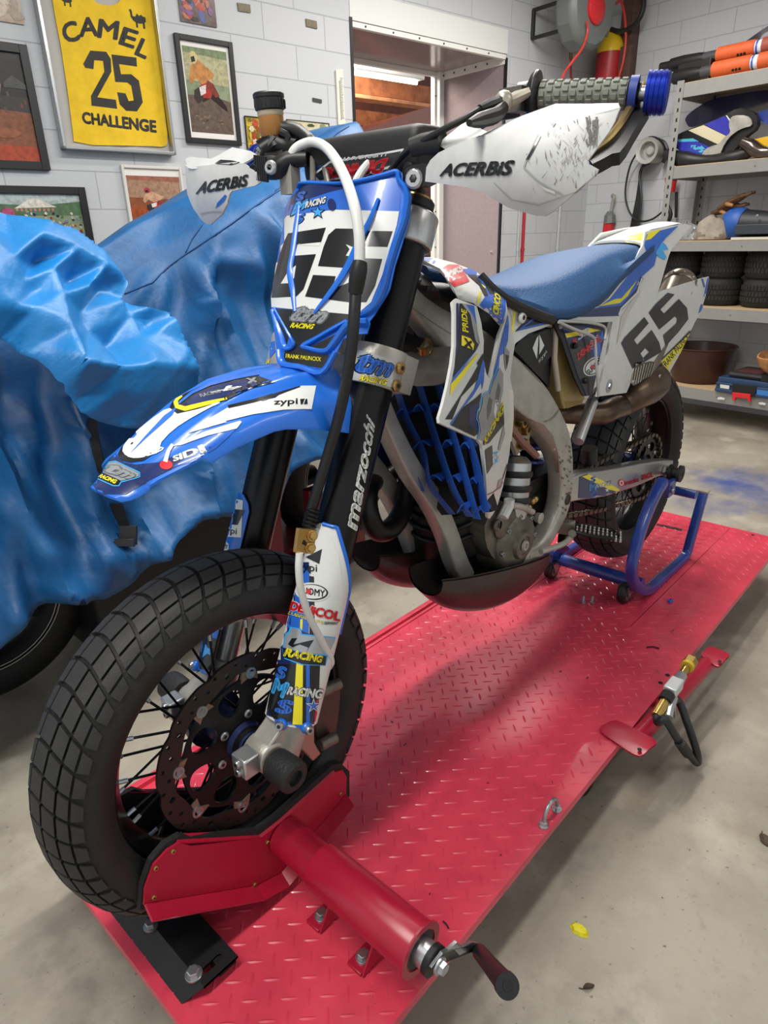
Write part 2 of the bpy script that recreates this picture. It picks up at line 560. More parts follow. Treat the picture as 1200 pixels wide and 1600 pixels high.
def floor_material():
    m = bpy.data.materials.new('worn_concrete'); m.use_nodes = True
    nt = m.node_tree; b = nt.nodes['Principled BSDF']
    tc = nt.nodes.new('ShaderNodeTexCoord')
    def nz(scale, det=6, rough=.6):
        n = nt.nodes.new('ShaderNodeTexNoise'); n.inputs['Scale'].default_value = scale; n.inputs['Detail'].default_value = det; n.inputs['Roughness'].default_value = rough
        nt.links.new(tc.outputs['Object'], n.inputs['Vector']); return n
    def mix(a, bcol, fac, lo, hi):
        r = nt.nodes.new('ShaderNodeMapRange'); r.inputs['From Min'].default_value = lo; r.inputs['From Max'].default_value = hi
        nt.links.new(fac, r.inputs['Value'])
        x = nt.nodes.new('ShaderNodeMix'); x.data_type = 'RGBA'
        if isinstance(a, str): x.inputs['A'].default_value = (*srgb(a), 1)
        else: nt.links.new(a, x.inputs['A'])
        x.inputs['B'].default_value = (*srgb(bcol), 1)
        nt.links.new(r.outputs[0], x.inputs['Factor'])
        return x.outputs['Result']
    c = mix('#a39c8e', '#857e72', nz(2.2).outputs['Fac'], .4, .66)
    c = mix(c, '#b6afa0', nz(5.5).outputs['Fac'], .52, .72)
    c = mix(c, '#7b7468', nz(22, 8, .75).outputs['Fac'], .56, .8)
    c = mix(c, '#4c463e', nz(95, 3, .6).outputs['Fac'], .66, .76)
    c = mix(c, '#77716a', nz(4.2, 5, .7).outputs['Fac'], .60, .78)
    c = mix(c, '#98815f', nz(1.3, 3).outputs['Fac'], .62, .8)
    # blue overspray left on the concrete by the shelves
    for (px, py, rad, st) in ((1150, 752, .32, .95), (1105, 790, .22, .6), (1190, 780, .25, .7)):
        p = P(px, py, Z=-.15)
        mp = nt.nodes.new('ShaderNodeVectorMath'); mp.operation = 'DISTANCE'
        mp.inputs[1].default_value = (p.x, p.y, 0)
        nt.links.new(tc.outputs['Object'], mp.inputs[0])
        ad = nt.nodes.new('ShaderNodeMath'); ad.operation = 'MULTIPLY_ADD'; ad.inputs[1].default_value = .55
        nt.links.new(nz(7).outputs['Fac'], ad.inputs[0]); nt.links.new(mp.outputs['Value'], ad.inputs[2])
        r = nt.nodes.new('ShaderNodeMapRange')
        for k, v in (('From Min', .15 + rad * .35), ('From Max', .25 + rad), ('To Min', st), ('To Max', 0)): r.inputs[k].default_value = v
        nt.links.new(ad.outputs[0], r.inputs['Value'])
        x = nt.nodes.new('ShaderNodeMix'); x.data_type = 'RGBA'
        nt.links.new(c, x.inputs['A']); x.inputs['B'].default_value = (*srgb('#40538f'), 1)
        nt.links.new(r.outputs[0], x.inputs['Factor']); c = x.outputs['Result']
    nt.links.new(c, b.inputs['Base Color'])
    rr = nt.nodes.new('ShaderNodeMapRange'); rr.inputs['To Min'].default_value = .38; rr.inputs['To Max'].default_value = .75
    nt.links.new(nz(3).outputs['Fac'], rr.inputs['Value']); nt.links.new(rr.outputs[0], b.inputs['Roughness'])
    bp = nt.nodes.new('ShaderNodeBump'); bp.inputs['Strength'].default_value = .25; bp.inputs['Distance'].default_value = .004
    nt.links.new(nz(60, 6).outputs['Fac'], bp.inputs['Height']); nt.links.new(bp.outputs[0], b.inputs['Normal'])
    return m
ST = dict(kind='structure')
def wbox(m, u0, u1, v0, v1, z0, z1, mt):
    return m.box(W((u0 + u1) / 2, (v0 + v1) / 2, (z0 + z1) / 2), (abs(u1 - u0), abs(v1 - v0), abs(z1 - z0)), mt, (WU, WV, V((0, 0, 1))))
FZ, CZ = -.15, 2.75
mw_l = wall_material('painted_block_left', .372, .152, -1.745, .004)
mw_r = wall_material('painted_block_back', .354, .134, -1.659, 2.206 - .134 * 20)
m_white = mat('white_paint', '#e4e3de', .45)
m_fl = floor_material()
f = M(); wbox(f, -6.5, 4.5, -6.2, 5.0, FZ - .1, FZ, m_fl); f.build('floor', flat=True, **ST)
c = M(); wbox(c, -4.75, 3.0, -2.6, 3.6, CZ, CZ + .1, mat('ceiling_panel', '#d8d8d6', .7)); c.build('ceiling', flat=True, **ST)
wl = M()
wl.uvf = lambda p: (p.dot(WU), p.z)
OU0, OU1, OZ = -3.572, -2.286, 2.14
wbox(wl, OU1, 3.0, -2.6, -2.45, FZ, CZ, mw_l)
wbox(wl, -4.75, OU0, -2.6, -2.45, FZ, CZ, mw_l)
wbox(wl, OU0, OU1, -2.6, -2.45, OZ + .13, CZ, mw_l)
wl.build('wall_left', flat=True, **ST)
wb = M()
wb.uvf = lambda p: (p.dot(WV), p.z)
wbox(wb, -4.75, -4.6, -2.6, 3.6, FZ, CZ, mw_r)
wb.build('wall_back', flat=True, **ST)
t = M(); wbox(t, OU0, OU1, -2.6, -2.446, OZ, OZ + .13, mat('lintel_board', '#dcdedb', .5)); t.build('trim_1', flat=True, **ST)
# deep lined doorway to the room behind
m_pan = mat('mauve_board', '#9b8d90', .16, var=.1, vscale=60)
dl = M()
VI = -3.055
wbox(dl, OU0 - .012, OU0, VI, -2.6, FZ, OZ, m_pan)
wbox(dl, OU0, OU0 + .006, VI, -2.452, FZ, OZ, m_pan)
wbox(dl, OU1, OU1 + .012, VI, -2.6, FZ, OZ, m_pan)
wbox(dl, OU0, OU1, VI, -2.6, OZ, OZ + .012, m_pan)
wbox(dl, OU0, OU1, VI, -2.452, OZ - .006, OZ, m_pan)
fr = dl.build('door_1', flat=True, **ST)
pt = M()
wbox(pt, OU0 + .006, OU0 + .05, VI - .03, VI + .05, FZ, OZ - .006, m_white)
wbox(pt, OU0 + .05, OU0 + .062, VI - .03, VI + .012, FZ, OZ - .006, m_white)
wbox(pt, OU0 + .006, OU0 + .016, VI + .05, -2.455, OZ - .055, OZ - .006, m_white)
wbox(pt, OU0 + .05, OU1, VI - .01, VI + .02, OZ - .036, OZ - .006, m_white)
wbox(pt, OU0 + .006, OU1, -2.475, -2.448, OZ - .03, OZ - .004, m_white)
pt.build('door_frame', fr, flat=True, bevel=.002)
m_blk = mat('black_rubber', '#141414', .5)
sl = M()
wbox(sl, OU1 - .014, OU1 + .004, -2.5, -2.444, FZ, OZ + .012, m_blk)
wbox(sl, OU0 - .004, OU0 + .012, -2.46, -2.444, FZ, OZ - .02, m_blk)
sl.build('door_seal', fr, flat=True)
scw = M()
for k in range(5): scw.screw(W(OU0 + .018, -2.6 - .1 * k, OZ - .03), WU, .006, .003, m_blk, m_blk)
for k in range(6): scw.screw(W(OU0 - .0 - (-.18 - .2 * k), -2.447, OZ - .017), WV, .005, .003, m_blk, m_blk)
for k in range(8): scw.screw(W(OU0 + .055, VI + .013, OZ - .15 - .25 * k), WV, .005, .003, m_blk, m_blk)
for zz in (1.85, .95): scw.screw(W(OU0 + .006, -2.52, zz), WU, .012, .004, mat('pale_cap', '#b59d96', .5), m_blk)
scw.build('screw', fr, kind='stuff')

# room seen through the doorway: pine roof beams, lamp, red-brown lining
m_pine = mat('pine_beam', '#a8643c', .6, var=.45, vscale=9)
m_pine2 = mat('pine_light', '#c98d63', .6, var=.35, vscale=12)
m_brown = mat('brown_lining', '#6d3a2c', .6, var=.3, vscale=14)
def zat(x, y, v): return P(x, y, n=WV, d=v).z
b2 = M(); wbox(b2, -6.0, -1.2, -5.3, -5.2, FZ, 3.3, m_brown); b2.build('wall_beyond', flat=True, **ST)
b3 = M(); wbox(b3, -6.0, -1.2, -5.2, VI - .02, 3.0, 3.05, mat('grey_brown_roof', '#8a7a6c', .7, var=.2)); b3.build('ceiling_beyond', flat=True, **ST)
def ubeam(name, v, ya, yb, th, mt, u0=-5.6, u1=-1.5, x=600):
    o = M(); wbox(o, u0, u1, v - th, v, zat(x, yb, v), zat(x, ya, v), mt)
    return o.build(name, flat=True, bevel=.004, **ST)
ubeam('trim_2', -4.3, 124, 152, .1, m_pine)
ubeam('trim_3', -4.28, 152, 158, .14, m_pine2)
ubeam('trim_4', -4.7, 158, 176, .1, m_pine2, u0=-4.05)
ubeam('trim_5', -4.9, 176, 200, .1, m_pine, u0=-5.6)
ubeam('trim_6', -4.55, 212, 217, .06, mat('pinkish_rail', '#b07f74', .5))
ubeam('trim_7', -4.56, 217, 300, .04, mat('dark_red_boards', '#5b2a22', .6, var=.3, vscale=30))
o = M()
for q in ((3.0, -3.6), (3.0, -4.2)): pass
lw = thing('tube_light', 'white fluorescent tube light under the roof of the room behind the doorway', 'light', W(-2.9, -3.95, 2.55))
zz = zat(600, 115, -3.95)
o = M(); lu0, lu1 = P(548, 103, n=WV, d=-3.95).dot(WU), P(655, 125, n=WV, d=-3.95).dot(WU)
wbox(o, lu1, lu0, -4.02, -3.88, zz - .015, zz + .045, m_white); o.build('housing', lw, flat=True, bevel=.006)
o = M()
for t_ in (.2, .8): o.cyl(W(lu0 + (lu1 - lu0) * t_, -3.95, zz + .04), W(lu0 + (lu1 - lu0) * t_, -3.95, 3.0), .008, m_white, 8)
o.build('hanger_rods', lw)
o = M(); o.cyl(W(lu1 + .03, -3.95, zz - .03), W(lu0 - .03, -3.95, zz - .03), .014, mat('lit_tube', '#fff2dc', .4, emit=9)); o.build('tube', lw)
sh = M()
a, b_, c_ = P(557, 200, n=WV, d=-3.5), P(672, 166, n=WV, d=-4.0), P(672, 214, n=WV, d=-4.0)
d_ = P(562, 206, n=WV, d=-3.5)
sh.prism([a, b_, c_, d_], WV * -.006, mat('red_sheet', '#96482f', .3, var=.2, vscale=25))
sh.build('roofing_sheet', flat=True, **ST)  # red roofing sheet, grouped with the structure
m_bead = mat('white_bead', '#e6ded2', .5)
bd = M()
for k in range(26):
    p = P(564 + 108 * k / 25, 203.5 + 10 * k / 25, n=WV, d=-4.45)
    bd.box(p, (.016, .01, .010), m_bead, (WU, WV, V((0, 0, 1))))
bd.build('trim_8', flat=True, **ST)

# ================================================================== pictures on the left wall
m_bf = mat('black_frame', '#1b1b1c', .42)
m_mat = mat('picture_mount', '#e9e6df', .7)
def pic(name, label, cat, quad, fw, fmat, depth=.02, mount=None, photo='#6a6258', var=.4, vs=18, hex2=None, art=None, group=None):
    """quad: pixel corners of the outer frame (tl, tr, br, bl) on the wall"""
    vv = -2.45 + depth
    q = [P(x, y, n=WV, d=vv) for x, y in quad]
    us = [p.dot(WU) for p in q]; zs = [p.z for p in q]
    u0, u1 = (us[0] + us[3]) / 2, (us[1] + us[2]) / 2      # u0 > u1 (left is nearer the camera)
    z1, z0 = (zs[0] + zs[1]) / 2, (zs[2] + zs[3]) / 2
    r = thing(name, label, cat, W((u0 + u1) / 2, -2.449, z0), group)
    if fmat:
        k = M()
        wbox(k, u0, u0 - fw, -2.449, vv, z0, z1, fmat); wbox(k, u1 + fw, u1, -2.449, vv, z0, z1, fmat)
        wbox(k, u0 - fw, u1 + fw, -2.449, vv, z1 - fw, z1, fmat); wbox(k, u0 - fw, u1 + fw, -2.449, vv, z0, z0 + fw, fmat)
        k.build('frame', r, flat=True, bevel=.002)
    else: fw = 0
    pv = -2.449 + depth * (.45 if fmat else 1)
    if mount:
        k = M(); wbox(k, u0 - fw, u1 + fw, -2.449, pv - .001, z0 + fw, z1 - fw, m_mat); k.build('mount', r, flat=True)
        iu0, iu1, iz0, iz1 = u0 - fw - mount[0], u1 + fw + mount[1], z0 + fw + mount[2], z1 - fw - mount[3]
    else: iu0, iu1, iz0, iz1 = u0 - fw, u1 + fw, z0 + fw, z1 - fw
    k = M()
    mt = mat('print_' + label[:24].replace(' ', '_'), photo, .22, var=var, vscale=vs, hex2=hex2)
    wbox(k, iu0, iu1, -2.449, pv, iz0, iz1, mt)
    if art: art(k, lambda a, b: W(iu0 + (iu1 - iu0) * a, pv, iz0 + (iz1 - iz0) * b))
    k.build('photograph', r, flat=True)
    return r
LAYER = [0]
def pp(k, f, pts, mt, lift=None):
    """flat printed shape in picture coordinates (0..1)"""
    LAYER[0] = (LAYER[0] + 1) % 40
    e = WV * (.0004 + .00006 * LAYER[0] if lift is None else lift)
    p2, fs = fill2d(pts, 1.0)
    vs = [f(*q) + e for q in p2]
    out = []
    for t in fs:
        a, b, c = (vs[i] for i in t)
        out.append(t if (b - a).cross(c - a).dot(WV) > 0 else t[::-1])
    k.add(vs, out, mt)
def blob(cx, cy, rx, ry, n=10, j=.15, rs=None):
    r = rs or random
    return [(cx + rx * cos(2 * pi * i / n) * (1 + r.uniform(-j, j)), cy + ry * sin(2 * pi * i / n) * (1 + r.uniform(-j, j))) for i in range(n)]
C_ = lambda h: mat('ink_' + h[1:], h, .3, var=.35, vscale=55)
def art_rider(sky, ground, bike, cloth, helm, sc=1.0, cx=.5, cy=.5, dirt=None):
    def go(k, f):
        LAYER[0] = 0
        pp(k, f, [(.0, .62), (1, .58), (1, 1), (0, 1)], C_(sky))
        if dirt: pp(k, f, [(.0, .0), (1, 0), (1, .40), (.5, .46), (0, .44)], C_(dirt))
        pp(k, f, [(0, .93), (1, .9), (1, 1), (0, 1)], C_(ground))
        t = lambda pts: [(cx + (x - .5) * sc, cy + (y - .5) * sc) for x, y in pts]
        pp(k, f, t([(.32, .42), (.5, .52), (.84, .30), (.9, .22), (.8, .24), (.5, .36), (.3, .3)]), C_('#2a1c18'))
        pp(k, f, t([(.2, .45), (.42, .58), (.62, .48), (.5, .36), (.3, .36)]), C_(bike))
        pp(k, f, t([(.14, .44), (.3, .5), (.34, .34), (.2, .28), (.12, .34)]), C_('#3a302c'))
        pp(k, f, t([(.26, .48), (.42, .52), (.4, .42), (.28, .38)]), C_('#efe9e2'))
        pp(k, f, t([(.12, .72), (.3, .80), (.5, .72), (.52, .56), (.34, .52), (.2, .58), (.1, .5), (.05, .56)]), C_(cloth))
        pp(k, f, t([(.5, .72), (.64, .66), (.6, .6), (.46, .58)]), C_(cloth))
        pp(k, f, t([(.46, .58), (.6, .54), (.72, .4), (.62, .38), (.44, .48)]), C_('#8a3a30'))
        pp(k, f, t(blob(.2, .82, .09, .075, 12, .04)), C_(helm))
        pp(k, f, t([(.14, .82), (.22, .84), (.24, .78), (.15, .76)]), C_('#2c2a30'))
        for i in range(16):
            x = random.uniform(0, .95); y = random.uniform(.03, .3)
            pp(k, f, [(x, y), (x + .1, y + .012), (x + .05, y + .03)], C_(random.choice(('#5a4a3e', '#8b7462', '#4c4038'))))
    return go
def art_crowd(k, f):
    LAYER[0] = 0
    pp(k, f, [(0, .8), (1, .8), (1, 1), (0, 1)], C_('#b9c6c4'))
    pp(k, f, [(0, .76), (.3, .86), (.62, .84), (1, .9), (1, .7), (0, .7)], C_('#5d7a58'))
    pp(k, f, [(.42, .8), (.56, .93), (.62, .94), (.78, .82)], C_('#ece4d8'))
    for i in range(9): pp(k, f, [(.43 + .038 * i, .80), (.45 + .038 * i, .80), (.45 + .038 * i, .76), (.43 + .038 * i, .76)], C_('#c98b80'))
    for i in range(170):
        x, y = random.random(), random.uniform(.2, .76)
        LAYER[0] = i % 30
        pp(k, f, blob(x, y, .014, .022, 5, .3), C_(random.choice(('#35507e', '#d9d5cf', '#8c3a34', '#2c2c30', '#6d89b0', '#c9a77a', '#4f7a4c', '#b8b0a4'))))
    pp(k, f, [(.45, 0), (1, 0), (1, .3), (.7, .24), (.5, .12)], C_('#4a6a38'), .0024)
    for pts, h in ((((.3, .2), (.5, .62), (.56, .6), (.62, .2), (.5, .05), (.36, .06)), '#6a2c22'), (((.46, .5), (.5, .52), (.46, .1), (.42, .1)), '#d8cdbc'), (((.28, .56), (.4, .7), (.54, .66), (.52, .46), (.38, .36), (.3, .4)), '#7d8fc0'), (((.3, .44), (.4, .5), (.38, .26), (.3, .26)), '#5f7fc4'), (((.56, .5), (.66, .5), (.78, .2), (.72, .18)), '#d9b9a8')):
        LAYER[0] += 1; pp(k, f, list(pts), C_(h), .0026 + .0001 * LAYER[0] % .001)
    pp(k, f, blob(.36, .73, .055, .08, 12, .04), C_('#c0527e'), .0042)
def art_mix(cols, n=40, s=.1):
    def go(k, f):
        for i in range(n):
            LAYER[0] = i % 38
            pp(k, f, blob(random.uniform(.08, .92), random.uniform(.08, .92), s * random.uniform(.3, .8), s * random.uniform(.3, .9), 6, .3), C_(random.choice(cols)))
    return go
def art_left(k, f):
    LAYER[0] = 0
    pp(k, f, [(0, 0), (1, 0), (1, .5), (0, .52)], C_('#8a5236')); pp(k, f, [(0, 0), (1, 0), (1, .14), (0, .16)], C_('#b2492c'))
    pp(k, f, [(0, .5), (1, .46), (1, .6), (0, .62)], C_('#3b3430'))
    for i in range(30): pp(k, f, blob(random.random(), random.uniform(.48, .62), .02, .03, 5, .3), C_(random.choice(('#5a4c48', '#6f3d38', '#8a8288', '#2a2624'))))
    pp(k, f, [(.48, .86), (.62, .86), (.66, .7), (.62, .6), (.48, .6)], C_('#d9a2a8')); pp(k, f, blob(.54, .9, .08, .06, 12, .03), C_('#d8b0b4'))
    pp(k, f, [(.5, .64), (.64, .64), (.6, .56), (.5, .57)], C_('#c2444c'))
    pp(k, f, [(.7, .72), (.84, .8), (1, .72), (1, .68), (.7, .68)], C_('#4a4a4a'))
    pp(k, f, blob(.6, .26, .2, .05, 14, .1), C_('#9a5c3c'))
pic('framed_photograph', 'black framed dark motocross photograph at the left edge beside the yellow bib', 'picture', [(-95, 55), (42, 66), (79, 265), (-80, 262)], .032, m_bf, .022, None, '#2e2a2a', .3, art=art_left)
pic('photograph', 'small brown unframed photograph in the top left corner', 'picture', [(-60, -60), (26, -50), (33, 35), (-50, 28)], .0, None, .006, None, '#b09a86', .3, 30, art=art_mix(('#a08a74', '#c4b09c', '#8a7460'), 24, .2))
pic('framed_photograph', 'black framed photograph of a crowd watching a jumping rider, above the blue cover', 'picture', [(-70, 288), (131, 292), (158, 425), (-60, 425)], .03, m_bf, .022, None, '#8f9a7c', .3, 25, art=art_crowd)
pic('framed_photograph', 'black framed photograph of a leaning rider in a white mount right of the bib', 'picture', [(272, 50), (363, 66), (379, 228), (294, 222)], .022, m_bf, .022, (.012, .012, .025, .02), '#8a7a62', .35, 22, art=art_rider('#b9b48c', '#7f8f6a', '#b8332c', '#c98a4c', '#d8c48a', 1.0, .52, .56, '#6b5a4e'))
pic('framed_photograph', 'white framed photograph of a racing motocross rider below the yellow bib', 'picture', [(189, 256), (281, 262), (300, 372), (206, 366)], .012, mat('white_frame', '#dcd9d2', .4), .018, (.006, .004, .01, .03), '#9a5a3a', .4, 14, art=art_rider('#b08a70', '#a86a54', '#c23a2c', '#d8a888', '#c8484a', .7, .56, .52, '#a8512c'))
pic('photograph', 'small unframed colour photograph above the framed leaning rider', 'picture', [(274, -36), (332, -30), (339, 43), (283, 33)], 0, None, .006, None, '#7a6a66', .4, 30, art=art_mix(('#5a62a0', '#c04a3a', '#d8c8b8', '#3a3438', '#8a5a90', '#c87a5a'), 46, .16))
pic('framed_photograph', 'small black edged print in yellow and red tones behind the brake fluid pot', 'picture', [(382, 181), (428, 184), (434, 241), (388, 239)], .004, m_bf, .012, None, '#b39a3c', .4, 40, art=art_mix(('#d8b83c', '#c8503c', '#e4d8b0', '#7a6a24', '#a8482c'), 60, .14))
pic('framed_photograph', 'wide pale print of riders under a tree below the thermometer', 'picture', [(447, 185), (514, 193), (518, 240), (453, 232)], .003, m_bf, .012, None, '#d8cfae', .2, 30, art=art_mix(('#4c5a3c', '#8a9a6c', '#b84a5a', '#2c2a26', '#d8cfae', '#a89a78'), 44, .13))
m_plq = mat('gold_speckle_plaque', '#2e2716', .4, var=.6, vscale=400, hex2='#8a763a')
for lab, q, mt in (('small dark gold speckled plaque left of the other plaque', [(371, 4), (391, 7), (392, 20), (373, 17)], m_plq), ('small dark gold speckled plaque nearest the doorway', [(478, 29), (495, 33), (496, 45), (479, 41)], m_plq), ('narrow dark grey plaque left of the thermometer', [(489, 152.5), (503, 155.5), (503, 161), (489, 158)], mat('dark_plaque', '#3c3c3e', .5))):
    pts = [P(x, y, n=WV, d=-2.444) for x, y in q]
    k = M(); k.prism(pts, WV * -.005, mt); tag(k.build('wall_plaque', loc=pts[2], flat=True), lab, 'plaque', 'wall plaques')
# the yellow bib in its case
qb = [P(x, y, n=WV, d=-2.40) for x, y in ((100, 231), (276, 243))]
bu0, bu1, bz = qb[0].dot(WU), qb[1].dot(WU), (qb[0].z + qb[1].z) / 2
bib = thing('framed_bib', 'yellow sleeveless race bib number 25 in an aluminium display case', 'framed bib', W((bu0 + bu1) / 2, -2.449, bz))
m_al = mat('aluminium_edge', '#b6b8ba', .3, .9)
k = M(); wbox(k, bu0 - .006, bu1 + .006, -2.449, -2.444, bz, bz + .78, mat('case_back', '#b4b1ab', .6)); k.build('back_panel', bib, flat=True)
k = M()
for a in ((bu0, bu0 - .012, bz, bz + .78), (bu1 + .012, bu1, bz, bz + .78), (bu0, bu1, bz, bz + .012), (bu0, bu1, bz + .768, bz + .78)):
    wbox(k, a[0], a[1], -2.449, -2.40, a[2], a[3], m_al)
k.build('frame', bib, flat=True, bevel=.002)
m_yel = mat('yellow_cloth', '#efc51c', .75, var=.12, vscale=14, bump=.6, bscale=28)
k = M()
bsurf = lambda x, y: P(x, y, n=WV, d=-2.436)
cloth = [(116, 226), (114, 205), (104, 130), (95, 70), (86, 25), (76, -40), (95, -60), (132, -60), (137, -15), (146, 2), (160, 8), (176, 9), (188, 2), (194, -15), (194, -60), (228, -50), (236, 0), (246, 80), (256, 165), (263, 222), (258, 230), (232, 228)]
k.panel(cloth, bsurf, .004, m_yel, 6, 1, disp=lambda x, y: .0035 * noise.noise(V((x * .035, y * .03, 3))) + .002 * noise.noise(V((x * .11, y * .08, 1))))
m_ink = mat('black_print', '#23211c', .6)
def letter(ch, cx, cy, w, h, ang):
    a = radians(ang); ux = (cos(a), sin(a)); uy = (sin(a), -cos(a))
    g = lambda s, t: (cx + ux[0] * s * w + uy[0] * t * h, cy + ux[1] * s * w + uy[1] * t * h)
    k.text(m_ink, ch, [g(-.5, -.5), g(.5, -.5), g(.5, .5), g(-.5, .5)], .0009, .034, 0, 4)
for ch, cx, cy, w, h, a in (('C', 110, 50, 26, 33, -14), ('A', 138, 42, 31, 31, -3), ('M', 169, 46, 33, 30, 7), ('E', 201, 59, 26, 29, 18), ('L', 224, 76, 20, 29, 24)):
    letter(ch, cx, cy, w, h, a)
k.stick(m_ink, [(130, 100), (141, 79), (166, 81), (173, 92), (174, 112), (152, 152), (181, 156), (183, 170), (143, 165), (142, 150), (163, 112), (161, 95), (147, 94), (146, 108), (133, 106)], .0009, 5)
k.stick(m_ink, [(174, 85), (213, 90), (214, 104), (186, 100), (189, 116), (205, 116), (217, 126), (223, 160), (214, 174), (197, 173), (187, 163), (183, 144), (196, 146), (201, 158), (209, 157), (205, 134), (199, 129), (180, 128)], .0009, 5)
k.text(m_ink, 'CHALLENGE', [(129, 193), (245, 208), (244, 188), (127, 174)], .0009, .05, 0, 4)
for (ox, oy, s) in ((200, 14, 1.0), (90, -14, .8)):
    k.stick(m_ink, [(ox + s * a, oy + s * b) for a, b in ((1, 1), (4, 0), (6, 4), (7, 11), (11, 12), (14, 7), (17, 11), (20, 9), (23, 12), (27, 13), (28, 20), (26, 22), (27, 31), (24, 31), (23, 23), (18, 23), (15, 22), (16, 29), (13, 29), (12, 21), (8, 18), (4, 12), (3, 5))], .0009, 3)
k.build('bib', bib)
# thermometer
th_ = thing('thermometer', 'tall white wall thermometer beside the doorway', 'thermometer', PL(532, 193))
k = M()
qs = [P(x, y, n=WV, d=-2.438) for x, y in ((525, 109), (536, 108), (540, 194), (529, 195))]
k.prism(qs, WV * -.011, mat('cream_plastic', '#e3e1d0', .4))
for i in range(26):
    y = 122 + i * 2.5
    k.line(m_ink, [(531 + i * .1, y), (534.5 + i * .1 + (1 if i % 5 == 0 else 0), y + .3)], .7, .0006, 3)
k.build('scale_board', th_, flat=True, bevel=.002)
k = M(); k.cyl(P(531, 126, n=WV, d=-2.436), P(534, 186, n=WV, d=-2.436), .0035, mat('glass_tube', '#b8b8ac', .1)); k.build('glass_tube', th_)

# ================================================================== pipes, hose reel and fittings near the corner
m_pipe = mat('grey_pipe', '#b9bbbb', .4)
def pipe(name, label, u, v, z0, z1, r, mt, cat='pipe'):
    k = M(); k.cyl(W(u, v, z0), W(u, v, z1), r, mt, 14)
    for zz in np.arange(z0 + .3, z1, .8): k.cyl(W(u, v, zz), W(u, v, zz + .02), r * 1.35, mt, 12)
    return tag(k.build(name, loc=W(u, v, z0)), label, cat)
uA = PL(818, 395, -2.425).dot(WU)
pipe('water_pipe', 'thin red pipe running down the wall right of the doorway', uA, -2.435, FZ, 1.45, .011, mat('red_pipe', '#b3202c', .4))
uB = PL(810, 395, -2.43).dot(WU)
pipe('conduit', 'thin grey conduit close beside the red pipe', uB + .0, -2.44, FZ, 1.5, .007, m_pipe)
uC = PL(872, 395, -2.425).dot(WU)
pipe('conduit', 'thin grey conduit below the hose reel', uC, -2.435, FZ, 2.0, .010, m_pipe)
hr = thing('hose_reel', 'grey retractable air hose reel with a red hub on the wall', 'hose reel', W(-4.2, -2.44, 2.1))
hv = -2.16
hub = P(913, 20, n=WV, d=hv + .075)
m_gp = mat('grey_plastic', '#6d7270', .45)
k = M()
ctr = P(913, 18, n=WV, d=hv)
k.lathe([(.20, -.075), (.222, -.06), (.222, .045), (.19, .075), (.10, .082)], ctr, WV, m_gp, 14)
k.box(ctr + V((0, 0, .14)), (.36, .13, .2), m_gp, (WU, WV, V((0, 0, 1))))
for i in range(4): k.box(ctr + WU * (-.24) + V((0, 0, -.09 + .06 * i)), (.05, .05, .03), m_gp, (WU, WV, V((0, 0, 1))))
k.build('casing', hr, sharp=25, bevel=.012)
k = M(); k.lathe([(.088, .078), (.088, .094), (.075, .102)], ctr, WV, mat('red_plastic', '#d2262c', .4), 28)
for i in range(3):
    a = 2 * pi * i / 3; k.screw(ctr + (WU * cos(a) + V((0, 0, 1)) * sin(a)) * .074 + WV * .098, WV, .006, .005, mat('steel', '#a8aaac', .35, .9), m_blk)
k.build('hub', hr)
k = M()
bu = P(864, 30, n=WV, d=-2.3).dot(WU)
for zz, a in ((P(866, 8, n=WV, d=-2.3).z, 0), (P(866, 54, n=WV, d=-2.3).z, 0)):
    k.tube([W(bu + .02, -2.445, zz), W(bu + .02, -2.2, zz), ctr + WU * .1 + V((0, 0, zz - ctr.z))], .012, mat('black_steel', '#222222', .45), 8)
k.tube([W(bu + .02, -2.44, P(866, 8, n=WV, d=-2.3).z), W(bu + .02, -2.44, P(866, 54, n=WV, d=-2.3).z)], .014, m_blk, 8)
k.build('wall_bracket', hr)
k = M()
m_rh = mat('red_hose', '#c23a34', .35)
hz = lambda x, y, v=hv + .1: P(x, y, n=WV, d=v)
k.tube([hz(917, 33), hz(918, 50), hz(910, 75), hz(893, 98), hz(880, 118, -2.1), hz(873, 145, -2.1), hz(870, 190, -2.1), hz(880, 225, -2.15), hz(893, 190, -2.2), hz(893, 150, -2.3), hz(892, 118, -2.38), hz(892, 88, -2.40)], .0075, m_rh, 8, 5)
k.build('red_hose', hr)
k = M()
k.tube([hz(892, 64, -2.40), hz(892, 74, -2.40), hz(892, 80, -2.40), hz(892, 92, -2.40)], [.02, .022, .014, .012], mat('brass_dark', '#7d6a48', .4, .7), 10)
k.tube([hz(892, 60, -2.40), hz(892, 74, -2.40)], .02, m_blk, 10)
k.build('air_fitting', hr)
# rusty column, extinguisher, loops of hose
vcol = P(975, 80, n=WU, d=-4.5).dot(WV)
k = M()
ZC = P(960, 160, n=WU, d=-4.5).z
wbox(k, -4.598, -4.5, vcol - .045, vcol + .045, ZC, CZ, mat('rusty_steel', '#5a4038', .6, var=.3, vscale=30)); k.build('trim_9', flat=True, bevel=.003, **ST)
k = M(); wbox(k, -4.51, -4.46, vcol - .06, vcol + .075, ZC, P(975, 72, n=WU, d=-4.46).z, mat('rusty_steel', '#5a4038', .6)); k.build('trim_10', flat=True, bevel=.003, **ST)
ve = P(951, 110, n=WU, d=-4.48).dot(WV)
ex = thing('fire_extinguisher', 'red cylinder with a yellow shoulder standing behind the hose reel', 'gas cylinder', W(-4.48, ve, 1.72))
zt = P(951, 84, n=WU, d=-4.48).z
k = M(); k.lathe([(.085, 0), (.092, .01), (.092, zt - 1.72)], W(-4.48, ve, 1.72), (0, 0, 1), mat('red_enamel', '#a8232a', .4, var=.15), 28); k.build('cylinder', ex)
z2 = P(951, 52, n=WU, d=-4.48).z
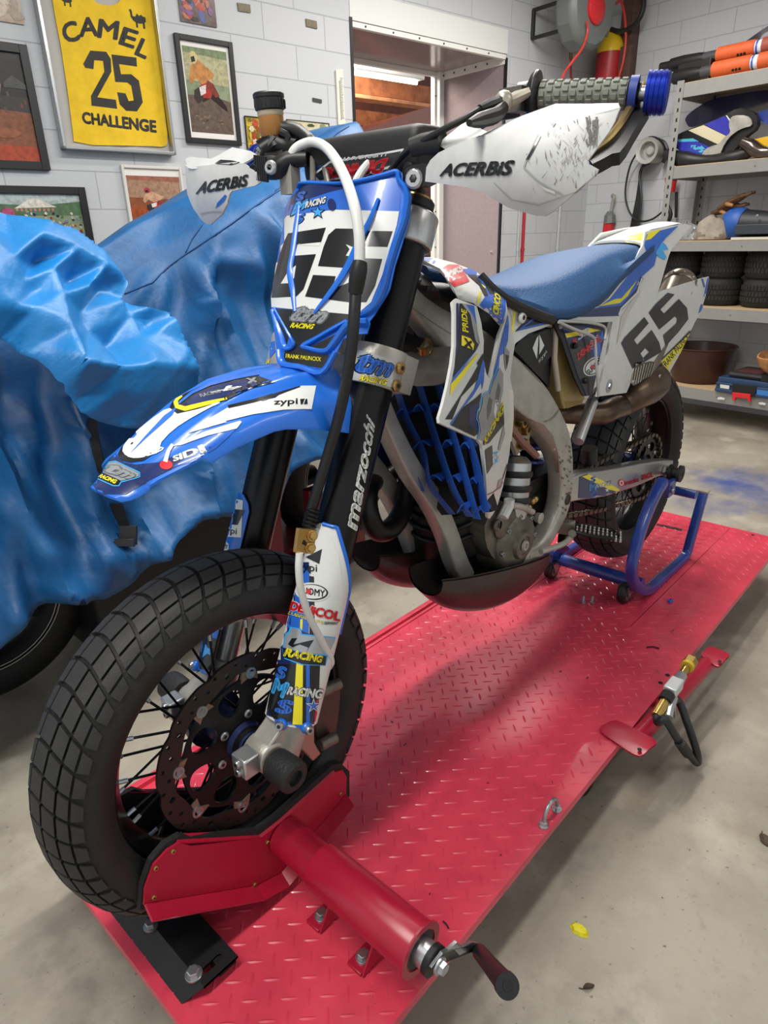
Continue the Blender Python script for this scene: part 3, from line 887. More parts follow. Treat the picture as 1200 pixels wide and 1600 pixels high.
k = M(); k.lathe([(.093, 0), (.09, (z2 - zt) * .35), (.065, (z2 - zt) * .75), (.03, (z2 - zt)), (.02, (z2 - zt) * 1.2)], W(-4.48, ve, zt), (0, 0, 1), mat('yellow_enamel', '#d9b51f', .4), 28); k.build('shoulder', ex)
k = M(); wbox(k, -4.597, -4.4, ve - .12, ve + .12, 1.69, 1.72, mat('black_steel', '#222222', .45)); k.build('wall_bracket', ex)
k = M()
hy = lambda x, y, u=-4.45: P(x, y, n=WU, d=u)
k.tube([hy(962, 6), hy(970, 2), hy(976, 25), hy(978, 60), hy(974, 95), hy(966, 125), hy(964, 140)], .009, m_rh, 8, 5)
tag(k.build('air_hose', loc=hy(964, 140)), 'thin red air hose hanging from the ceiling beside the rusty column', 'hose')
k = M()
k.tube([hy(966, -40), hy(1000, -20), hy(1006, 5), hy(1000, 28), hy(985, 44), hy(968, 49), hy(955, 46)], .016, mat('black_hose', '#1d1e20', .4), 10, 6)
tag(k.build('black_hose', loc=hy(955, 46)), 'loop of thick black hose hanging high right of the hose reel', 'hose')
# plug hanging on its cord
pg = thing('power_plug', 'grey and red industrial plug hanging on the wall below the coiled hose', 'plug', PR(953, 368))
k = M(); pv_ = lambda x, y, u=-4.55: P(x, y, n=WU, d=u)
k.tube([PR(957, 305), pv_(960, 308), pv_(957, 318), pv_(955, 330)], .012, mat('grey_cord', '#9a9a94', .5), 10, 5); k.build('cord', pg)
k = M(); k.tube([pv_(953.5, 330), pv_(953, 337), pv_(952.5, 349)], [.02, .043, .048, .048], m_gp, 8); k.build('housing', pg, sharp=20)
k = M(); k.tube([pv_(951.5, 347), pv_(949.5, 366)], .040, mat('red_plastic', '#d2262c', .4), 10); k.build('socket', pg)
# coil of cable with a grey reel
cl = thing('cable_coil', 'black cable looped round a pale grey wall reel left of the shelves', 'cable', PR(1020, 240))
k = M()
cu = lambda x, y, u=-4.5: P(x, y, n=WU, d=u)
c0 = cu(1018, 236)
k.lathe([(.058, .005), (.058, .055), (.077, .06), (.083, .065), (.083, .05), (.075, .045), (.075, -.07)], c0, WU, mat('pale_grey_plastic', '#b3b2ac', .4), 28)
k.lathe([(.0, .0), (.03, .02), (.022, .03), (0, .032)], c0, WU, mat('pale_grey_plastic', '#b3b2ac', .4), 16); k.build('reel', cl)
k = M()
m_hose = mat('black_hose', '#1d1e20', .4)
for i in range(7):
    u_ = -4.58 + .012 * i
    k.tube([cu(1013 + i, 252, u_), cu(1003 - .5 * i, 262 + i, u_), cu(995 + i * 1.2, 310, u_), cu(988 + i * 1.6, 345, u_), cu(982 + i * 2, 380, u_), cu(980 + i * 2, 420, u_)], .008, m_hose, 6, 4)
for i in range(4):
    u_ = -4.55 + .014 * i
    k.tube([cu(1004, 222, u_), cu(1018, 215 + i, u_), cu(1034 + i, 222, u_), cu(1040 + i, 240, u_), cu(1036, 254, u_)], .012, m_hose, 6, 5)
k.tube([cu(1003, 228), cu(985, 258), cu(977, 300), cu(983, 330), cu(998, 345), cu(1020, 342), cu(1045, 322)], .007, m_hose, 8, 6)
k.build('cable', cl)
# ================================================================== red motorcycle lift
m_red = mat('red_lift_paint', '#dc4359', .33, var=.18, vscale=7, hex2='#c8394f', coat=.25)
m_redb = mat('bright_red_paint', '#ab1834', .3, var=.08, vscale=12)
m_edge = mat('bare_edge', '#9a6a60', .5)
m_dark = mat('dark_steel', '#1e1d1e', .45, .3)
m_steel = mat('steel', '#a8aaac', .35, .9)
m_zinc = mat('zinc', '#b9bcc0', .3, .9)
m_brass = mat('brass', '#b49a58', .3, .9)
m_blk = mat('black_rubber', '#141414', .5)
m_bplast = mat('black_plastic', '#19191a', .42)
lift = thing('motorcycle_lift', 'red checker plate motorcycle lift table the motorcycle stands on', 'lift table', (-.97, .03, -.15))
X0, X1, YL, YR = .233, -2.16, -.325, .385
XS, HY0, HY1 = -1.235, -.14, .2
k = M()
def plate(x0, x1, y0, y1, z=0, t=.006):
    k.box(((x0 + x1) / 2, (y0 + y1) / 2, z - t / 2), (abs(x1 - x0), abs(y1 - y0), t), m_red)
g = .0025
plate(X0, XS, YL, YR)
plate(XS, X1, HY1 + g, YR - .0, 0)
plate(XS, X1, YL, HY0 - g)
plate(XS - g, X1, HY0, HY1, -.0008)
m_tr = m_red
S2 = sqrt(.5)
def tread(cx, cy, d, z):
    L, w, h = .0155, .0032, .0016
    n = V((-d.y, d.x, 0))
    c = V((cx, cy, z))
    pts = []
    for s_ in (-1, -.55, 0, .55, 1):
        ww = w * sqrt(max(0, 1 - s_ * s_))
        pts.append((c + d * L * s_, ww))
    vs = [pts[0][0]]
    for p, ww in pts[1:4]: vs += [p - n * ww, p + V((0, 0, h)), p + n * ww]
    vs.append(pts[4][0])
    fs = [(0, 2, 1), (0, 3, 2)]
    for q in (1, 4): fs += [(q, q + 1, q + 4, q + 3), (q + 1, q + 2, q + 5, q + 4)]
    fs += [(7, 8, 10), (8, 9, 10)]
    k.add(vs, [f[::-1] for f in fs], m_tr)
da, db = V((-S2, S2, 0)), V((S2, S2, 0))
for i in range(-75, 75):
    for j in range(-75, 75):
        c = V((-.96, .03, 0)) + da * (.03 * i) + db * (.03 * j)
        if X1 + .015 < c.x < X0 - .02 and YL + .02 < c.y < YR - .015:
            if abs(c.x - XS) < .014 or (c.x < XS and (abs(c.y - HY0) < .014 or abs(c.y - HY1) < .014)): continue
            tread(c.x, c.y, da if (i + j) % 2 == 0 else db, -.0002)
rs = random.Random(11)
m_scuff = mat('dark_scuff', '#3a1520', .6)
for (pts, w) in (([(1010, 1012), (1020, 1011), (1030, 1014)], 2.5), ([(993, 918), (999, 917)], 2), ([(960, 905), (966, 908)], 1.5), ([(790, 1420), (796, 1412)], 1.5), ([(692, 1440), (698, 1446), (701, 1452)], 3)):
    k.line(m_scuff, pts, w, .0018, 6)
for i in range(60):
    x, y = rs.uniform(560, 1100), rs.uniform(930, 1580)
    a = rs.uniform(0, 6.28); l = rs.uniform(1.5, 5)
    k.line(m_scuff if i % 3 else m_edge, [(x, y), (x + l * cos(a), y + l * sin(a))], rs.uniform(.8, 1.8), .0019, 6)
k.build('platform', lift, sharp=50)
k = M()
for x0, x1, y0, y1 in ((X0, X0 - .005, YL, YR), (X1, X1 + .005, YL, YR), (X0, X1, YL, YL + .005), (X0, X1, YR - .005, YR)):
    k.box(((x0 + x1) / 2, (y0 + y1) / 2, -.014), (abs(x1 - x0), abs(y1 - y0), .016), m_red)
k.box(((X0 + X1) / 2, YL - .004, .003), (X0 - X1, .016, .018), m_red)
k.box(((X0 + X1) / 2 - .3, YL + .012, .002), (X0 - X1 - .6, .010, .006), m_red)
k.build('edge_frame', lift, bevel=.0015)
k = M()
for yy in (-.2, .25): k.box(((X0 + X1) / 2, yy, -.06), (X0 - X1 - .3, .05, .06), m_dark)
for xx in (0.05, -.7, -1.3, -1.95): k.box((xx, .03, -.055), (.06, .5, .05), m_dark)
k.box((-.95, .03, -.12), (1.9, .42, .05), m_dark)
k.build('underframe', lift, flat=True)
for xx, yy in ((-.714, .33), (-.05, .3), (-1.9, .3), (-1.9, -.25), (-.05, -.25)):
    k = M(); k.cyl((xx, yy - .012, -.115), (xx, yy + .012, -.115), .033, m_blk, 18)
    k.box((xx, yy, -.07), (.03, .035, .07), m_dark); k.build('caster', lift)
# long slot in the plate and a few bolt holes
k = M()
k.tube([P(1026, 819, Z=.0006), P(1066, 828, Z=.0006)], .009, m_blk, 10, flat=1)
for p in k.v: p.z = min(max(p.z, -.002), .0008)
for x, y in ((1043, 1055), (1032, 1067)):
    c = P(x, y, Z=.0); k.lathe([(.006, 0), (.0058, .0009)], c, (0, 0, 1), m_blk, 14)
for x, y in ((1176, 836),): k.lathe([(.006, 0), (.0058, .0009)], P(x, y, Z=0), (0, 0, 1), m_blk, 12)
k.build('slot', lift)
# tie-down ring
a, b = P(850, 1291, Z=0), P(873, 1267, Z=0)
b.y = a.y = YR - .014
k = M()
arc = [a + V((0, 0, .004))]
for i in range(9):
    t = pi * i / 8
    arc.append((a + b) / 2 + (a - b) / 2 * cos(t) + V((0, 0, .012 + .030 * sin(t))))
arc.append(b + V((0, 0, .004)))
k.tube(arc, .004, m_steel, 10, 2)
for q in (a, b): k.bolt(q, (0, 0, 1), .0075, .012, m_zinc)
k.build('tie_down_ring', lift)
# ---------------------------------------------------------------- wheel clamp
JY = .079
jaw_ol = [(225, 1415), (227, 1388), (240, 1352), (262, 1328), (280, 1317), (300, 1322), (408, 1309), (440, 1284), (524, 1207), (535, 1203), (542, 1214), (541, 1242), (520, 1268), (440, 1365), (400, 1386)]
k = M(); k.panel(jaw_ol, planeY(JY), .004, m_redb, 12)
def strip(pts, surf, dirs, mt):
    q = [surf(*p) for p in pts]
    for i in range(len(q) - 1):
        a, b = q[i], q[i + 1]
        vs = [a, b, b + dirs, a + dirs]
        n = (b - a).cross(dirs).normalized() * .0035
        k.add(vs + [v - n for v in vs], [(0, 1, 2, 3), (7, 6, 5, 4), (0, 4, 5, 1), (1, 5, 6, 2), (2, 6, 7, 3), (3, 7, 4, 0)], mt)
strip([(225, 1415), (400, 1386), (440, 1365), (520, 1268), (541, 1242)], planeY(JY), V((.004, .026, -.008)), m_redb)
strip([(280, 1317), (408, 1309), (440, 1284), (524, 1207)], planeY(JY), V((0, -.014, .008)), m_redb)
jaw = None
clamp_parts = []
j1 = k
for q in ((243, 1356), (398, 1382), (418, 1316), (240, 1402), (270, 1330), (532, 1240)): j1.screw(P(*q, Y=JY), (0, 1, 0), .004, .003, m_brass, m_blk)
wc = M()
# base rail under the wheel holding both jaws
wc.box((-.03, 0, .022), (.09, .15, .035), m_redb)
wc.box((-.03, -.10, .05), (.07, .05, .09), m_redb)
clamp = wc.build('wheel_clamp', lift, bevel=.003)
j1.build('jaw', clamp, sharp=30)
k = M(); k.panel(jaw_ol, planeY(JY), .004, m_redb, 14)
strip([(225, 1415), (400, 1386), (440, 1365), (520, 1268), (541, 1242)], planeY(JY), V((.004, .026, -.008)), m_redb)
strip([(280, 1317), (408, 1309), (440, 1284), (524, 1207)], planeY(JY), V((0, -.014, .008)), m_redb)
k.v = [V((p.x, -p.y, p.z)) for p in k.v]; k.f = [f[::-1] for f in k.f]
k.build('jaw', clamp, sharp=30)
lin = [(219, 1422), (222, 1384), (236, 1345), (258, 1319), (282, 1305), (300, 1309), (402, 1297), (432, 1275), (518, 1196), (532, 1192), (546, 1205), (546, 1244), (520, 1272), (440, 1370), (400, 1390)]
for sgn in (1, -1):
    k = M(); k.panel(lin, planeY(JY - .005), .010, mat('lining_rubber', '#151515', .75, bump=.5, bscale=150), 14)
    if sgn < 0: k.v = [V((p.x, -p.y, p.z)) for p in k.v]; k.f = [f[::-1] for f in k.f]
    k.build('rubber_lining', clamp, sharp=30)
tz, tx = .104, -.036
k = M()
k.lathe([(.034, .082 - .082), (.034, .10)], (tx, .082, tz), (0, 1, 0), m_redb, 28)
k.lathe([(.0385, 0), (.0395, .003), (.0395, .212), (.0385, .215)], (tx, .175, tz), (0, 1, 0), m_redb, 32)
k.lathe([(.030, .215), (.030, .2155)], (tx, .175, tz), (0, 1, 0), m_dark, 24)
k.build('screw_tube', clamp, sharp=40)
k = M(); k.lathe([(.0395, .3885), (.0435, .389), (.0435, .392), (.032, .392), (.032, .3885)], (tx, 0, tz), (0, 1, 0), m_redb, 28, caps=False); k.build('end_ring', clamp)
k = M(); k.cyl((tx, .36, tz), (tx, .412, tz), .021, m_zinc, 20); k.cyl((tx, .409, tz), (tx, .418, tz), .024, m_dark, 20); k.build('screw_rod', clamp)
k = M()
ca, cb = V((tx, .42, tz)), P(742, 1481, Y=.43)
pl = []
prof = [(0, -.018), (.12, -.020), (.3, -.016), (.5, -.003), (.75, -.006), (1, -.010)]
d = (cb - ca); n = d.cross(V((0, 1, 0))).normalized()
up = [ca + d * t + n * w * 1.0 for t, w in prof]
dn = [ca + d * t - n * (abs(w) + (.012 if .2 < t < .8 else 0)) for t, w in prof][::-1]
ex1 = [ca - d.normalized() * .018]
k.prism(up + [cb + d.normalized() * .01] + dn + ex1, V((0, .005, 0)), m_zinc)
k.bolt(ca + V((0, .005, 0)), (0, 1, 0), .010, .012, m_zinc)
k.screw(cb + V((0, .005, 0)), (0, 1, 0), .009, .006, m_zinc, m_dark)
k.build('crank_arm', clamp, sharp=30, bevel=.001)
k = M()
h0 = cb + V((0, .006, 0)); h1 = P(793, 1541, Y=.535)
k.tube([h0, h0 + (h1 - h0) * .06, h0 + (h1 - h0) * .5, h0 + (h1 - h0) * .93, h0 + (h1 - h0) * .94, h1], [.010, .0115, .0125, .014, .016, .016], m_bplast, 20)
k.lathe([(.007, .0), (.0065, .001)], h1, h1 - h0, m_blk, 12)
k.build('crank_handle', clamp)
for q in ((503, 1433), (568, 1498)):
    c = P(*q, Z=.004)
    k = M()
    k.box((c.x + .0, c.y, .004), (.045, .03, .006), m_redb)
    k.prism([(c.x + .022, c.y + .016, .004), (c.x - .04, c.y + .016, .004), (c.x - .03, c.y + .016, .07), (c.x - .015, c.y + .016, .07)], (0, .004, 0), m_redb)
    k.build('foot_bracket', clamp, bevel=.001)
    k = M(); k.bolt((c.x, c.y, .007), (0, 0, 1), .0095, .012, m_zinc); k.build('bolt', clamp)
# ---------------------------------------------------------------- black stop bracket at the front
k = M()
m_bp = mat('black_powder_coat', '#1a1a1b', .4, .2, bump=.15, bscale=400)
zb = .026
A, B, C_b, D = P(306, 1413, Z=zb), P(368, 1499, Z=zb), P(300, 1532, Z=zb), P(208, 1428, Z=zb)
A = V((.122, -.13, zb)); B = V((.122, .145, zb)); Cc = V((.185, .145, zb)); D = V((.185, -.13, zb))
s0, s1 = P(322, 1515, Z=zb), P(342, 1496, Z=zb)
def slot_loop(p, q, w):
    d = (q - p).normalized(); n = V((-d.y, d.x, 0)); o = []
    for i in range(7):
        t = pi / 2 + pi * i / 6; o.append(p + d * cos(t) * w + n * sin(t) * w)
    for i in range(7):
        t = -pi / 2 + pi * i / 6; o.append(q + d * cos(t) * w + n * sin(t) * w)
    return o
hole = slot_loop(s0, s1, .0055)
p2, fs = fill2d([(p.x, p.y) for p in (A, B, Cc, D)], .02, [[(p.x, p.y) for p in hole]])
k.add([(x, y, zb) for x, y in p2], [f if True else f for f in fs], m_bp)
k.add([(x, y, zb - .005) for x, y in p2], [f[::-1] for f in fs], m_bp)
# folded front lip and rim
lip = [Cc, D, D + V((.030, .01, -.026)), Cc + V((.030, -.02, -.026))]
k.prism(lip, (-.004, 0, -.003), m_bp)
for a, b in ((A, B), (B, Cc), (D, A)): k.prism([a, b, b - V((0, 0, .005)), a - V((0, 0, .005))], (0, 0, 0.00001), m_bp)
for yy in (-.1, .12): k.box((.137, yy, .011), (.03, .03, .022), m_bp)
stop = k.build('front_bracket', lift, flat=True)
k = M(); k.bolt(P(303, 1523, Z=zb), (0, 0, 1), .010, .012, m_zinc); k.build('bolt', stop)
k = M(); k.bolt(P(236, 1447, Z=zb), (0, 0, 1), .009, .010, m_steel); k.build('bolt', stop)
# ---------------------------------------------------------------- foot pedals and valve along the edge
k = M()
pz = .0
pb0, pb1 = P(1000, 1148, Z=-.012), P(1112, 1030, Z=-.012)
k.tube([pb0 + V((.02, 0, 0)), pb1 - V((.03, 0, 0))], .021, m_redb, 18)
k.tube([P(1055, 1105, Z=-.012), P(1055, 1105, Z=-.012) + V((0, -.14, -.03))], .018, m_redb, 14)
ped = k.build('pedal_bar', lift)
def dens4(q):
    o = []
    for i in range(4):
        a, b = q[i], q[(i + 1) % 4]
        o += [a + (b - a) * .12, a + (b - a) * .5, a + (b - a) * .88]
    return o
for qs in ([(932, 1138), (962, 1122), (1031, 1158), (1001, 1180)], [(1093, 1021), (1111, 1008), (1143, 1022), (1124, 1039)]):
    k = M()
    p4 = [P(*q, Z=.012) for q in qs]
    cen = sum(p4, V((0, 0, 0))) / 4
    p2, fs = fill2d(round2d([(p.x, p.y) for p in dens4(p4)], 2), .02)
    top = [V((x, y, .012 - .010 * ((x - cen.x) / .04) ** 2 * (1 if x > cen.x else .2))) for x, y in p2]
    n_ = len(top)
    k.add(top, [f for f in fs], m_redb)
    k.add([p - V((0, 0, .004)) for p in top], [f[::-1] for f in fs], m_redb)
    kk = round2d([(p.x, p.y) for p in dens4(p4)], 2)
    k.lathe([(.005, 0), (.0048, .001)], p4[3] * .72 + p4[0] * .1 + p4[2] * .18 + V((0, 0, .001)), (0, 0, 1), m_blk, 12)
    k.build('pedal_pad', ped, sharp=40)
vy = .425
vp = lambda x, y, Y=vy: P(x, y, Y=Y)
k = M()
ax = (vp(1080, 1038) - vp(1052, 1085)).normalized()
vc = vp(1052, 1074)
av = V((-1, 0, 0)); 
k.box(vc, (.055, .03, .028), mat('white_metal', '#cfd2d4', .35, .4)); val = k.build('air_valve', lift, bevel=.003)
k = M()
k.tube([vc - V((.028, 0, 0)), vc - V((.055, 0, -.006))], [.014, .012], m_zinc, 8); k.tube([vc - V((.05, 0, -.005)), vc - V((.085, 0, -.012))], .009, m_brass, 14)
k.tube([vc - V((.083, 0, -.012)), vc - V((.094, 0, -.013))], .016, mat('yellow_ring', '#c9a832', .4), 14); k.tube([vc - V((.094, 0, -.013)), vc - V((.115, 0, -.016))], .017, m_brass, 6)
k.build('outlet_fitting', val, sharp=30)
k = M()
k.tube([vc + V((.028, 0, -.004)), vc + V((.05, 0, -.01))], .016, m_dark, 12); k.tube([vc + V((.05, -.0, -.012)), vc + V((.098, 0, -.024))], .012, m_brass, 14)
k.build('inlet_fitting', val, sharp=30)
k = M(); k.tube([vc + V((.02, .010, -.012)), vc + V((.05, .014, -.02)), vc + V((.075, .02, -.03))], .010, m_zinc, 10); k.build('elbow_fitting', val)
k = M()
h0_ = vc + V((.095, 0, -.024))
k.tube([h0_, h0_ + V((.02, .012, -.0)), P(1040, 1125, Y=.45), P(1062, 1160, Y=.475), P(1085, 1188, Y=.50), P(1090, 1190, Y=.505), P(1088, 1172, Y=.50), P(1074, 1130, Y=.47), P(1060, 1095, Y=.44), vc + V((.04, .01, -.02))], .0095, mat('black_hose', '#1d1e20', .4), 12, 6)
k.tube([P(1062, 1160, Y=.477), P(1074, 1177, Y=.489)], .0125, m_blk, 12)
k.build('hose', val)
k = M(); k.tube([vc + V((.03, .015, -.01)), P(1055, 1122, Y=.45)], [.004, .002], m_zinc, 8); k.build('lever', val)
# ================================================================== small things lying about
for i, (x, y, lab) in enumerate(((911, 945, 'small steel bolt standing on its head on the red plate, farther from the stand wheel'), (925, 945, 'small steel bolt standing on its head on the red plate, nearer the stand wheel'))):
    c = P(x, y - 3, Z=.0015)
    b = thing('bolt', lab, 'bolt', c, 'loose bolts on the lift')
    k = M(); k.lathe([(.008, 0), (.008, .006)], c, (0, 0, 1), m_zinc, 6); k.build('head', b)
    k = M(); k.lathe([(.0035, .006), (.0035, .026)], c, (0, 0, 1), m_zinc, 12)
    for j in range(8): k.lathe([(.0034, .009 + .002 * j), (.0041, .010 + .002 * j), (.0034, .011 + .002 * j)], c, (0, 0, 1), m_zinc, 10, False)
    k.build('shank', b)
c = P(1047, 940, Z=.002)
k = M()
k.tube([c + V((-.012, -.004, .002)), c + V((-.004, .004, .004)), c + V((.006, .002, .003)), c + V((.012, .006, .001))], [.0025, .004, .004, .002], mat('blue_plastic_bit', '#2b55b8', .4), 8, 4)
k.ball(c + V((.002, -.004, .003)), .0045, mat('blue_plastic_bit', '#2b55b8', .4), 10)
tag(k.build('plastic_clip', loc=c), 'tiny blue plastic clip lying on the red plate', 'clip')
c = P(905, 1453, Z=-.148)
k = M()
rs = random.Random(3)
pts = blob(c.x, c.y, .012, .019, 14, .18, rs)
ang = [V((x, y, -.1495)) for x, y in pts]
mid = [V((c.x + (x - c.x) * .7, c.y + (y - c.y) * .7, -.143)) for x, y in pts]
k.loft([ang, mid, [V((c.x + (x - c.x) * .2, c.y + (y - c.y) * .2, -.142)) for x, y in pts]], mat('yellow_plastic', '#d8cf1a', .5, bump=.8, bscale=120))
tag(k.build('plastic_scrap', loc=c), 'yellow plastic scrap lying on the concrete floor', 'scrap')
def leaf(px, py, L, w, ang, lab, name='leaf'):
    c = P(px, py, Z=-.1485)
    k = M(); d = V((cos(ang), sin(ang), 0)); n = V((-sin(ang), cos(ang), 0))
    vs = []
    for i in range(7):
        t = i / 6; ww = w * sin(pi * min(1, t * .95 + .05)) ** .7
        z = V((0, 0, .002 + .004 * sin(t * 5)))
        vs += [c + d * (t - .5) * L - n * ww + V((0, 0, .003)) + z * .5, c + d * (t - .5) * L + z * .2, c + d * (t - .5) * L + n * ww + V((0, 0, .002)) + z * .4]
    fs = []
    for i in range(6):
        for j in range(2): fs.append((3 * i + j, 3 * i + j + 1, 3 * i + j + 4, 3 * i + j + 3))
    k.add(vs + [v - V((0, 0, .0008)) for v in vs], fs + [tuple(21 + i for i in f[::-1]) for f in fs], mat('dry_leaf', '#4a3d2c', .7, var=.3, vscale=80))
    k.tube([c - d * L * .5, c - d * L * .8 + n * .004], [.0012, .0008], mat('dry_leaf', '#4a3d2c', .7), 6)
    tag(k.build(name, loc=c), lab, 'leaf')
leaf(1195, 1313, .032, .011, .6, 'dark dry leaf on the floor at the right edge')
leaf(920, 1542, .022, .005, 2.6, 'small dark dry leaf on the floor right of the crank handle')
# ================================================================== the motorcycle
def cm(x0, y0, s): return lambda *pts: [(x0 + p[0] / s, y0 + p[1] / s) + tuple(p[2:]) for p in pts]
cA, cB, cC, cD = cm(400, 240, 4), cm(400, 440, 4), cm(130, 550, 4), cm(340, 560, 5.4545)
cE, cF, cG, cH = cm(400, 800, 4.211), cm(640, 380, 5), cm(660, 560, 5.4545), cm(820, 430, 4)
c5, c6 = cm(600, 600, 4.615), cm(780, 560, 4)
m_blue = mat('blue_plastic', '#1d6ad2', .3, coat=.25)
m_white = mat('white_plastic', '#d8d9d5', .32, var=.06, vscale=40, coat=.2)
m_pw = mat('printed_white', '#dcdeda', .3, coat=.3)
m_pk = mat('printed_black', '#17181b', .28, coat=.3)
m_navy = mat('printed_navy', '#182a5e', .28, coat=.3)
m_pb = mat('printed_blue', '#2a66c8', .28, coat=.3)
m_lb = mat('printed_light_blue', '#3fa4e8', .28, coat=.3)
m_py = mat('printed_yellow', '#ecdd22', .3, coat=.3)
m_pr = mat('printed_red', '#d2252e', .3, coat=.3)
m_sil = mat('printed_silver', '#a9adb0', .25, .4, coat=.2)
m_grey = mat('printed_grey', '#5e6266', .3, coat=.2)
m_tyre = mat('tyre_rubber', '#1d1c1b', .62, var=.25, vscale=30, bump=.25, bscale=350)
m_tread = mat('tread_rubber', '#2f2e2d', .6, var=.2, vscale=50, bump=.2, bscale=500)
m_ano = mat('black_anodised', '#161617', .3, .5)
m_blkm = mat('black_metal', '#1a1a1b', .38, .5)
m_bblue = mat('blue_anodised', '#1c3fd0', .28, .7)
m_alu = mat('cast_aluminium', '#b4b0a7', .4, .35, var=.18, vscale=22, bump=.12, bscale=250)
m_alu2 = mat('bright_aluminium', '#c3c4c4', .3, .8)
m_dirt = mat('dull_engine_metal', '#7d776d', .45, .7, var=.35, vscale=25)
m_rad = mat('radiator_core', '#151515', .6, bump=.8, bscale=600)
m_seat = mat('blue_seat_vinyl', '#1f4b78', .6, bump=.35, bscale=260)
m_gold = mat('gold_fastener', '#b8965a', .3, .9)
m_carb = mat('carbon_skid', '#2a2221', .4, var=.3, vscale=25, coat=.2)
m_wline = mat('white_hose', '#d9dad6', .4)
bike = thing('motorcycle', 'blue and white supermoto motorcycle with number 65 on a red lift', 'motorcycle', (-.78, 0, 0))
AX, AZ = 0.0, .322
RX, RZ = -1.56, .378
# ---------------------------------------------------------------- wheels
def tyre_mesh(c, R, hw, hh, rim_r, rows, chev):
    """a tyre body of revolution with raised tread blocks"""
    k = M()
    rc = R - hh
    def sec(b, out=0.0):           # b: 0 at the crown, +-90 deg at the widest, beyond to the bead
        if abs(b) <= 90:
            s_, c_ = sin(radians(b)), cos(radians(b))
            y = (hw + out) * (abs(s_) ** .85) * (1 if s_ >= 0 else -1); r = rc + (hh + out) * c_ ** .85
        else:
            t = (abs(b) - 90) / 60
            y = (1 if b > 0 else -1) * (hw * (1 - .26 * t * t)); r = rc - (rc - rim_r) * t
        return r, y
    prof = [sec(b) for b in (-150, -135, -120, -105, -90, -75, -60, -45, -30, -15, 0, 15, 30, 45, 60, 75, 90, 105, 120, 135, 150)]
    prof = [(r - (.005 if 4 < i < 16 else 0), y) for i, (r, y) in enumerate(prof)]
    inner = [(rim_r - .002, hw * .6), (rim_r - .002, -hw * .6)]
    k.lathe(prof + inner + [prof[0]], c, (0, 1, 0), m_tyre, 72, caps=False)
    a0, b0, _ = frame((0, 1, 0))
    def pt(ang, b, out):
        r, y = sec(b, out)
        return V(c) + a0 * r * cos(ang) + b0 * r * sin(ang) + V((0, y, 0))
    cols = [-76, -56, -36, -12, 12, 36, 56, 76]
    da_ = 2 * pi / rows
    for i in range(rows):
        for j in range(7):
            bA, bB = cols[j] + 1.9, cols[j + 1] - 1.9
            mid = abs((bA + bB) / 2)
            st = .5 * da_ if j % 2 else 0
            vs = []
            nb = 4
            g = .17
            for lay, out, ins in ((0, -.006, 0), (1, .0012, .0)):
                for t0 in (g / 2, 1 - g / 2):
                    for q in range(nb):
                        b = bA + (bB - bA) * q / (nb - 1)
                        aa = i * da_ + st * .0 + da_ * t0 + chev * (abs(b) / 76) ** 1.5 * da_
                        if mid > 60 and t0 > .5: aa -= da_ * .25 * max(0, (abs(b) - 56) / 20)
                        vs.append(pt(aa, b, out))
            n = nb
            fs = []
            for q in range(n - 1):
                fs.append((2 * n + q, 2 * n + q + 1, 3 * n + q + 1, 3 * n + q))
                fs.append((q, q + 1, 2 * n + q + 1, 2 * n + q)); fs.append((3 * n + q, 3 * n + q + 1, n + q + 1, n + q))
            fs.append((n, 0, 2 * n, 3 * n)); fs.append((n - 1, 2 * n - 1, 4 * n - 1, 3 * n - 1))
            # orient
            cen = pt(i * da_, 0, -.1)
            a_, b_, c_ = vs[2 * n], vs[2 * n + 1], vs[3 * n + 1]
            if (b_ - a_).cross(c_ - a_).dot(a_ - V(c)) < 0: fs = [f[::-1] for f in fs]
            k.add(vs, fs, m_tread)
    return k
def spoke_set(c, hub_r, hub_w, rim_r, n, parent, mt):
    a0, b0, _ = frame((0, 1, 0))
    for i in range(n):
        side = 1 if i % 2 else -1
        lead = 1 if (i // 2) % 2 else -1
        ar = 2 * pi * (i + .25) / n
        ah = ar + lead * .62
        p0 = V(c) + (a0 * cos(ah) + b0 * sin(ah)) * hub_r + V((0, side * hub_w, 0))
        p1 = V(c) + (a0 * cos(ar) + b0 * sin(ar)) * rim_r + V((0, side * .006, 0))
        k = M(); k.tube([p0, p0 + (p1 - p0) * .9], .0021, mt, 6)
        k.tube([p0 + (p1 - p0) * .89, p1], .0034, m_steel, 6)
        k.build('spoke', parent)
def rim_mesh(c, r, hw, mt):
    k = M()
    prof = [(r + .012, hw), (r + .010, hw - .006), (r - .004, hw - .010), (r - .010, hw * .55), (r - .022, hw * .25), (r - .024, 0), (r - .022, -hw * .25), (r - .010, -hw * .55), (r - .004, -hw + .010), (r + .010, -hw + .006), (r + .012, -hw), (r + .003, -hw + .003), (r, 0), (r + .003, hw - .003), (r + .012, hw)]
    k.lathe(prof, c, (0, 1, 0), mt, 72, caps=False)
    return k
FC = V((AX, 0, AZ))
fw = rim_mesh(FC, .216, .049, m_ano).build('front_wheel', bike)
tyre_mesh(FC, .305, .064, .055, .218, 50, .9).build('tyre', fw, sharp=30)
spoke_set(FC, .045, .03, .197, 36, fw, m_blkm)
k = M(); k.lathe([(.02, -.065), (.05, -.05), (.052, -.03), (.03, -.02), (.028, .02), (.05, .03), (.052, .042), (.04, .045), (.022, .07)], FC, (0, 1, 0), mat('blue_hub', '#172452', .4, .5), 32); k.build('hub', fw)
k = M(); k.lathe([(.0, .1), (.012, .1), (.016, .07), (.03, .065), (.03, .055)], FC, (0, 1, 0), m_blkm, 24, caps=False); k.build('bearing_cover', fw)
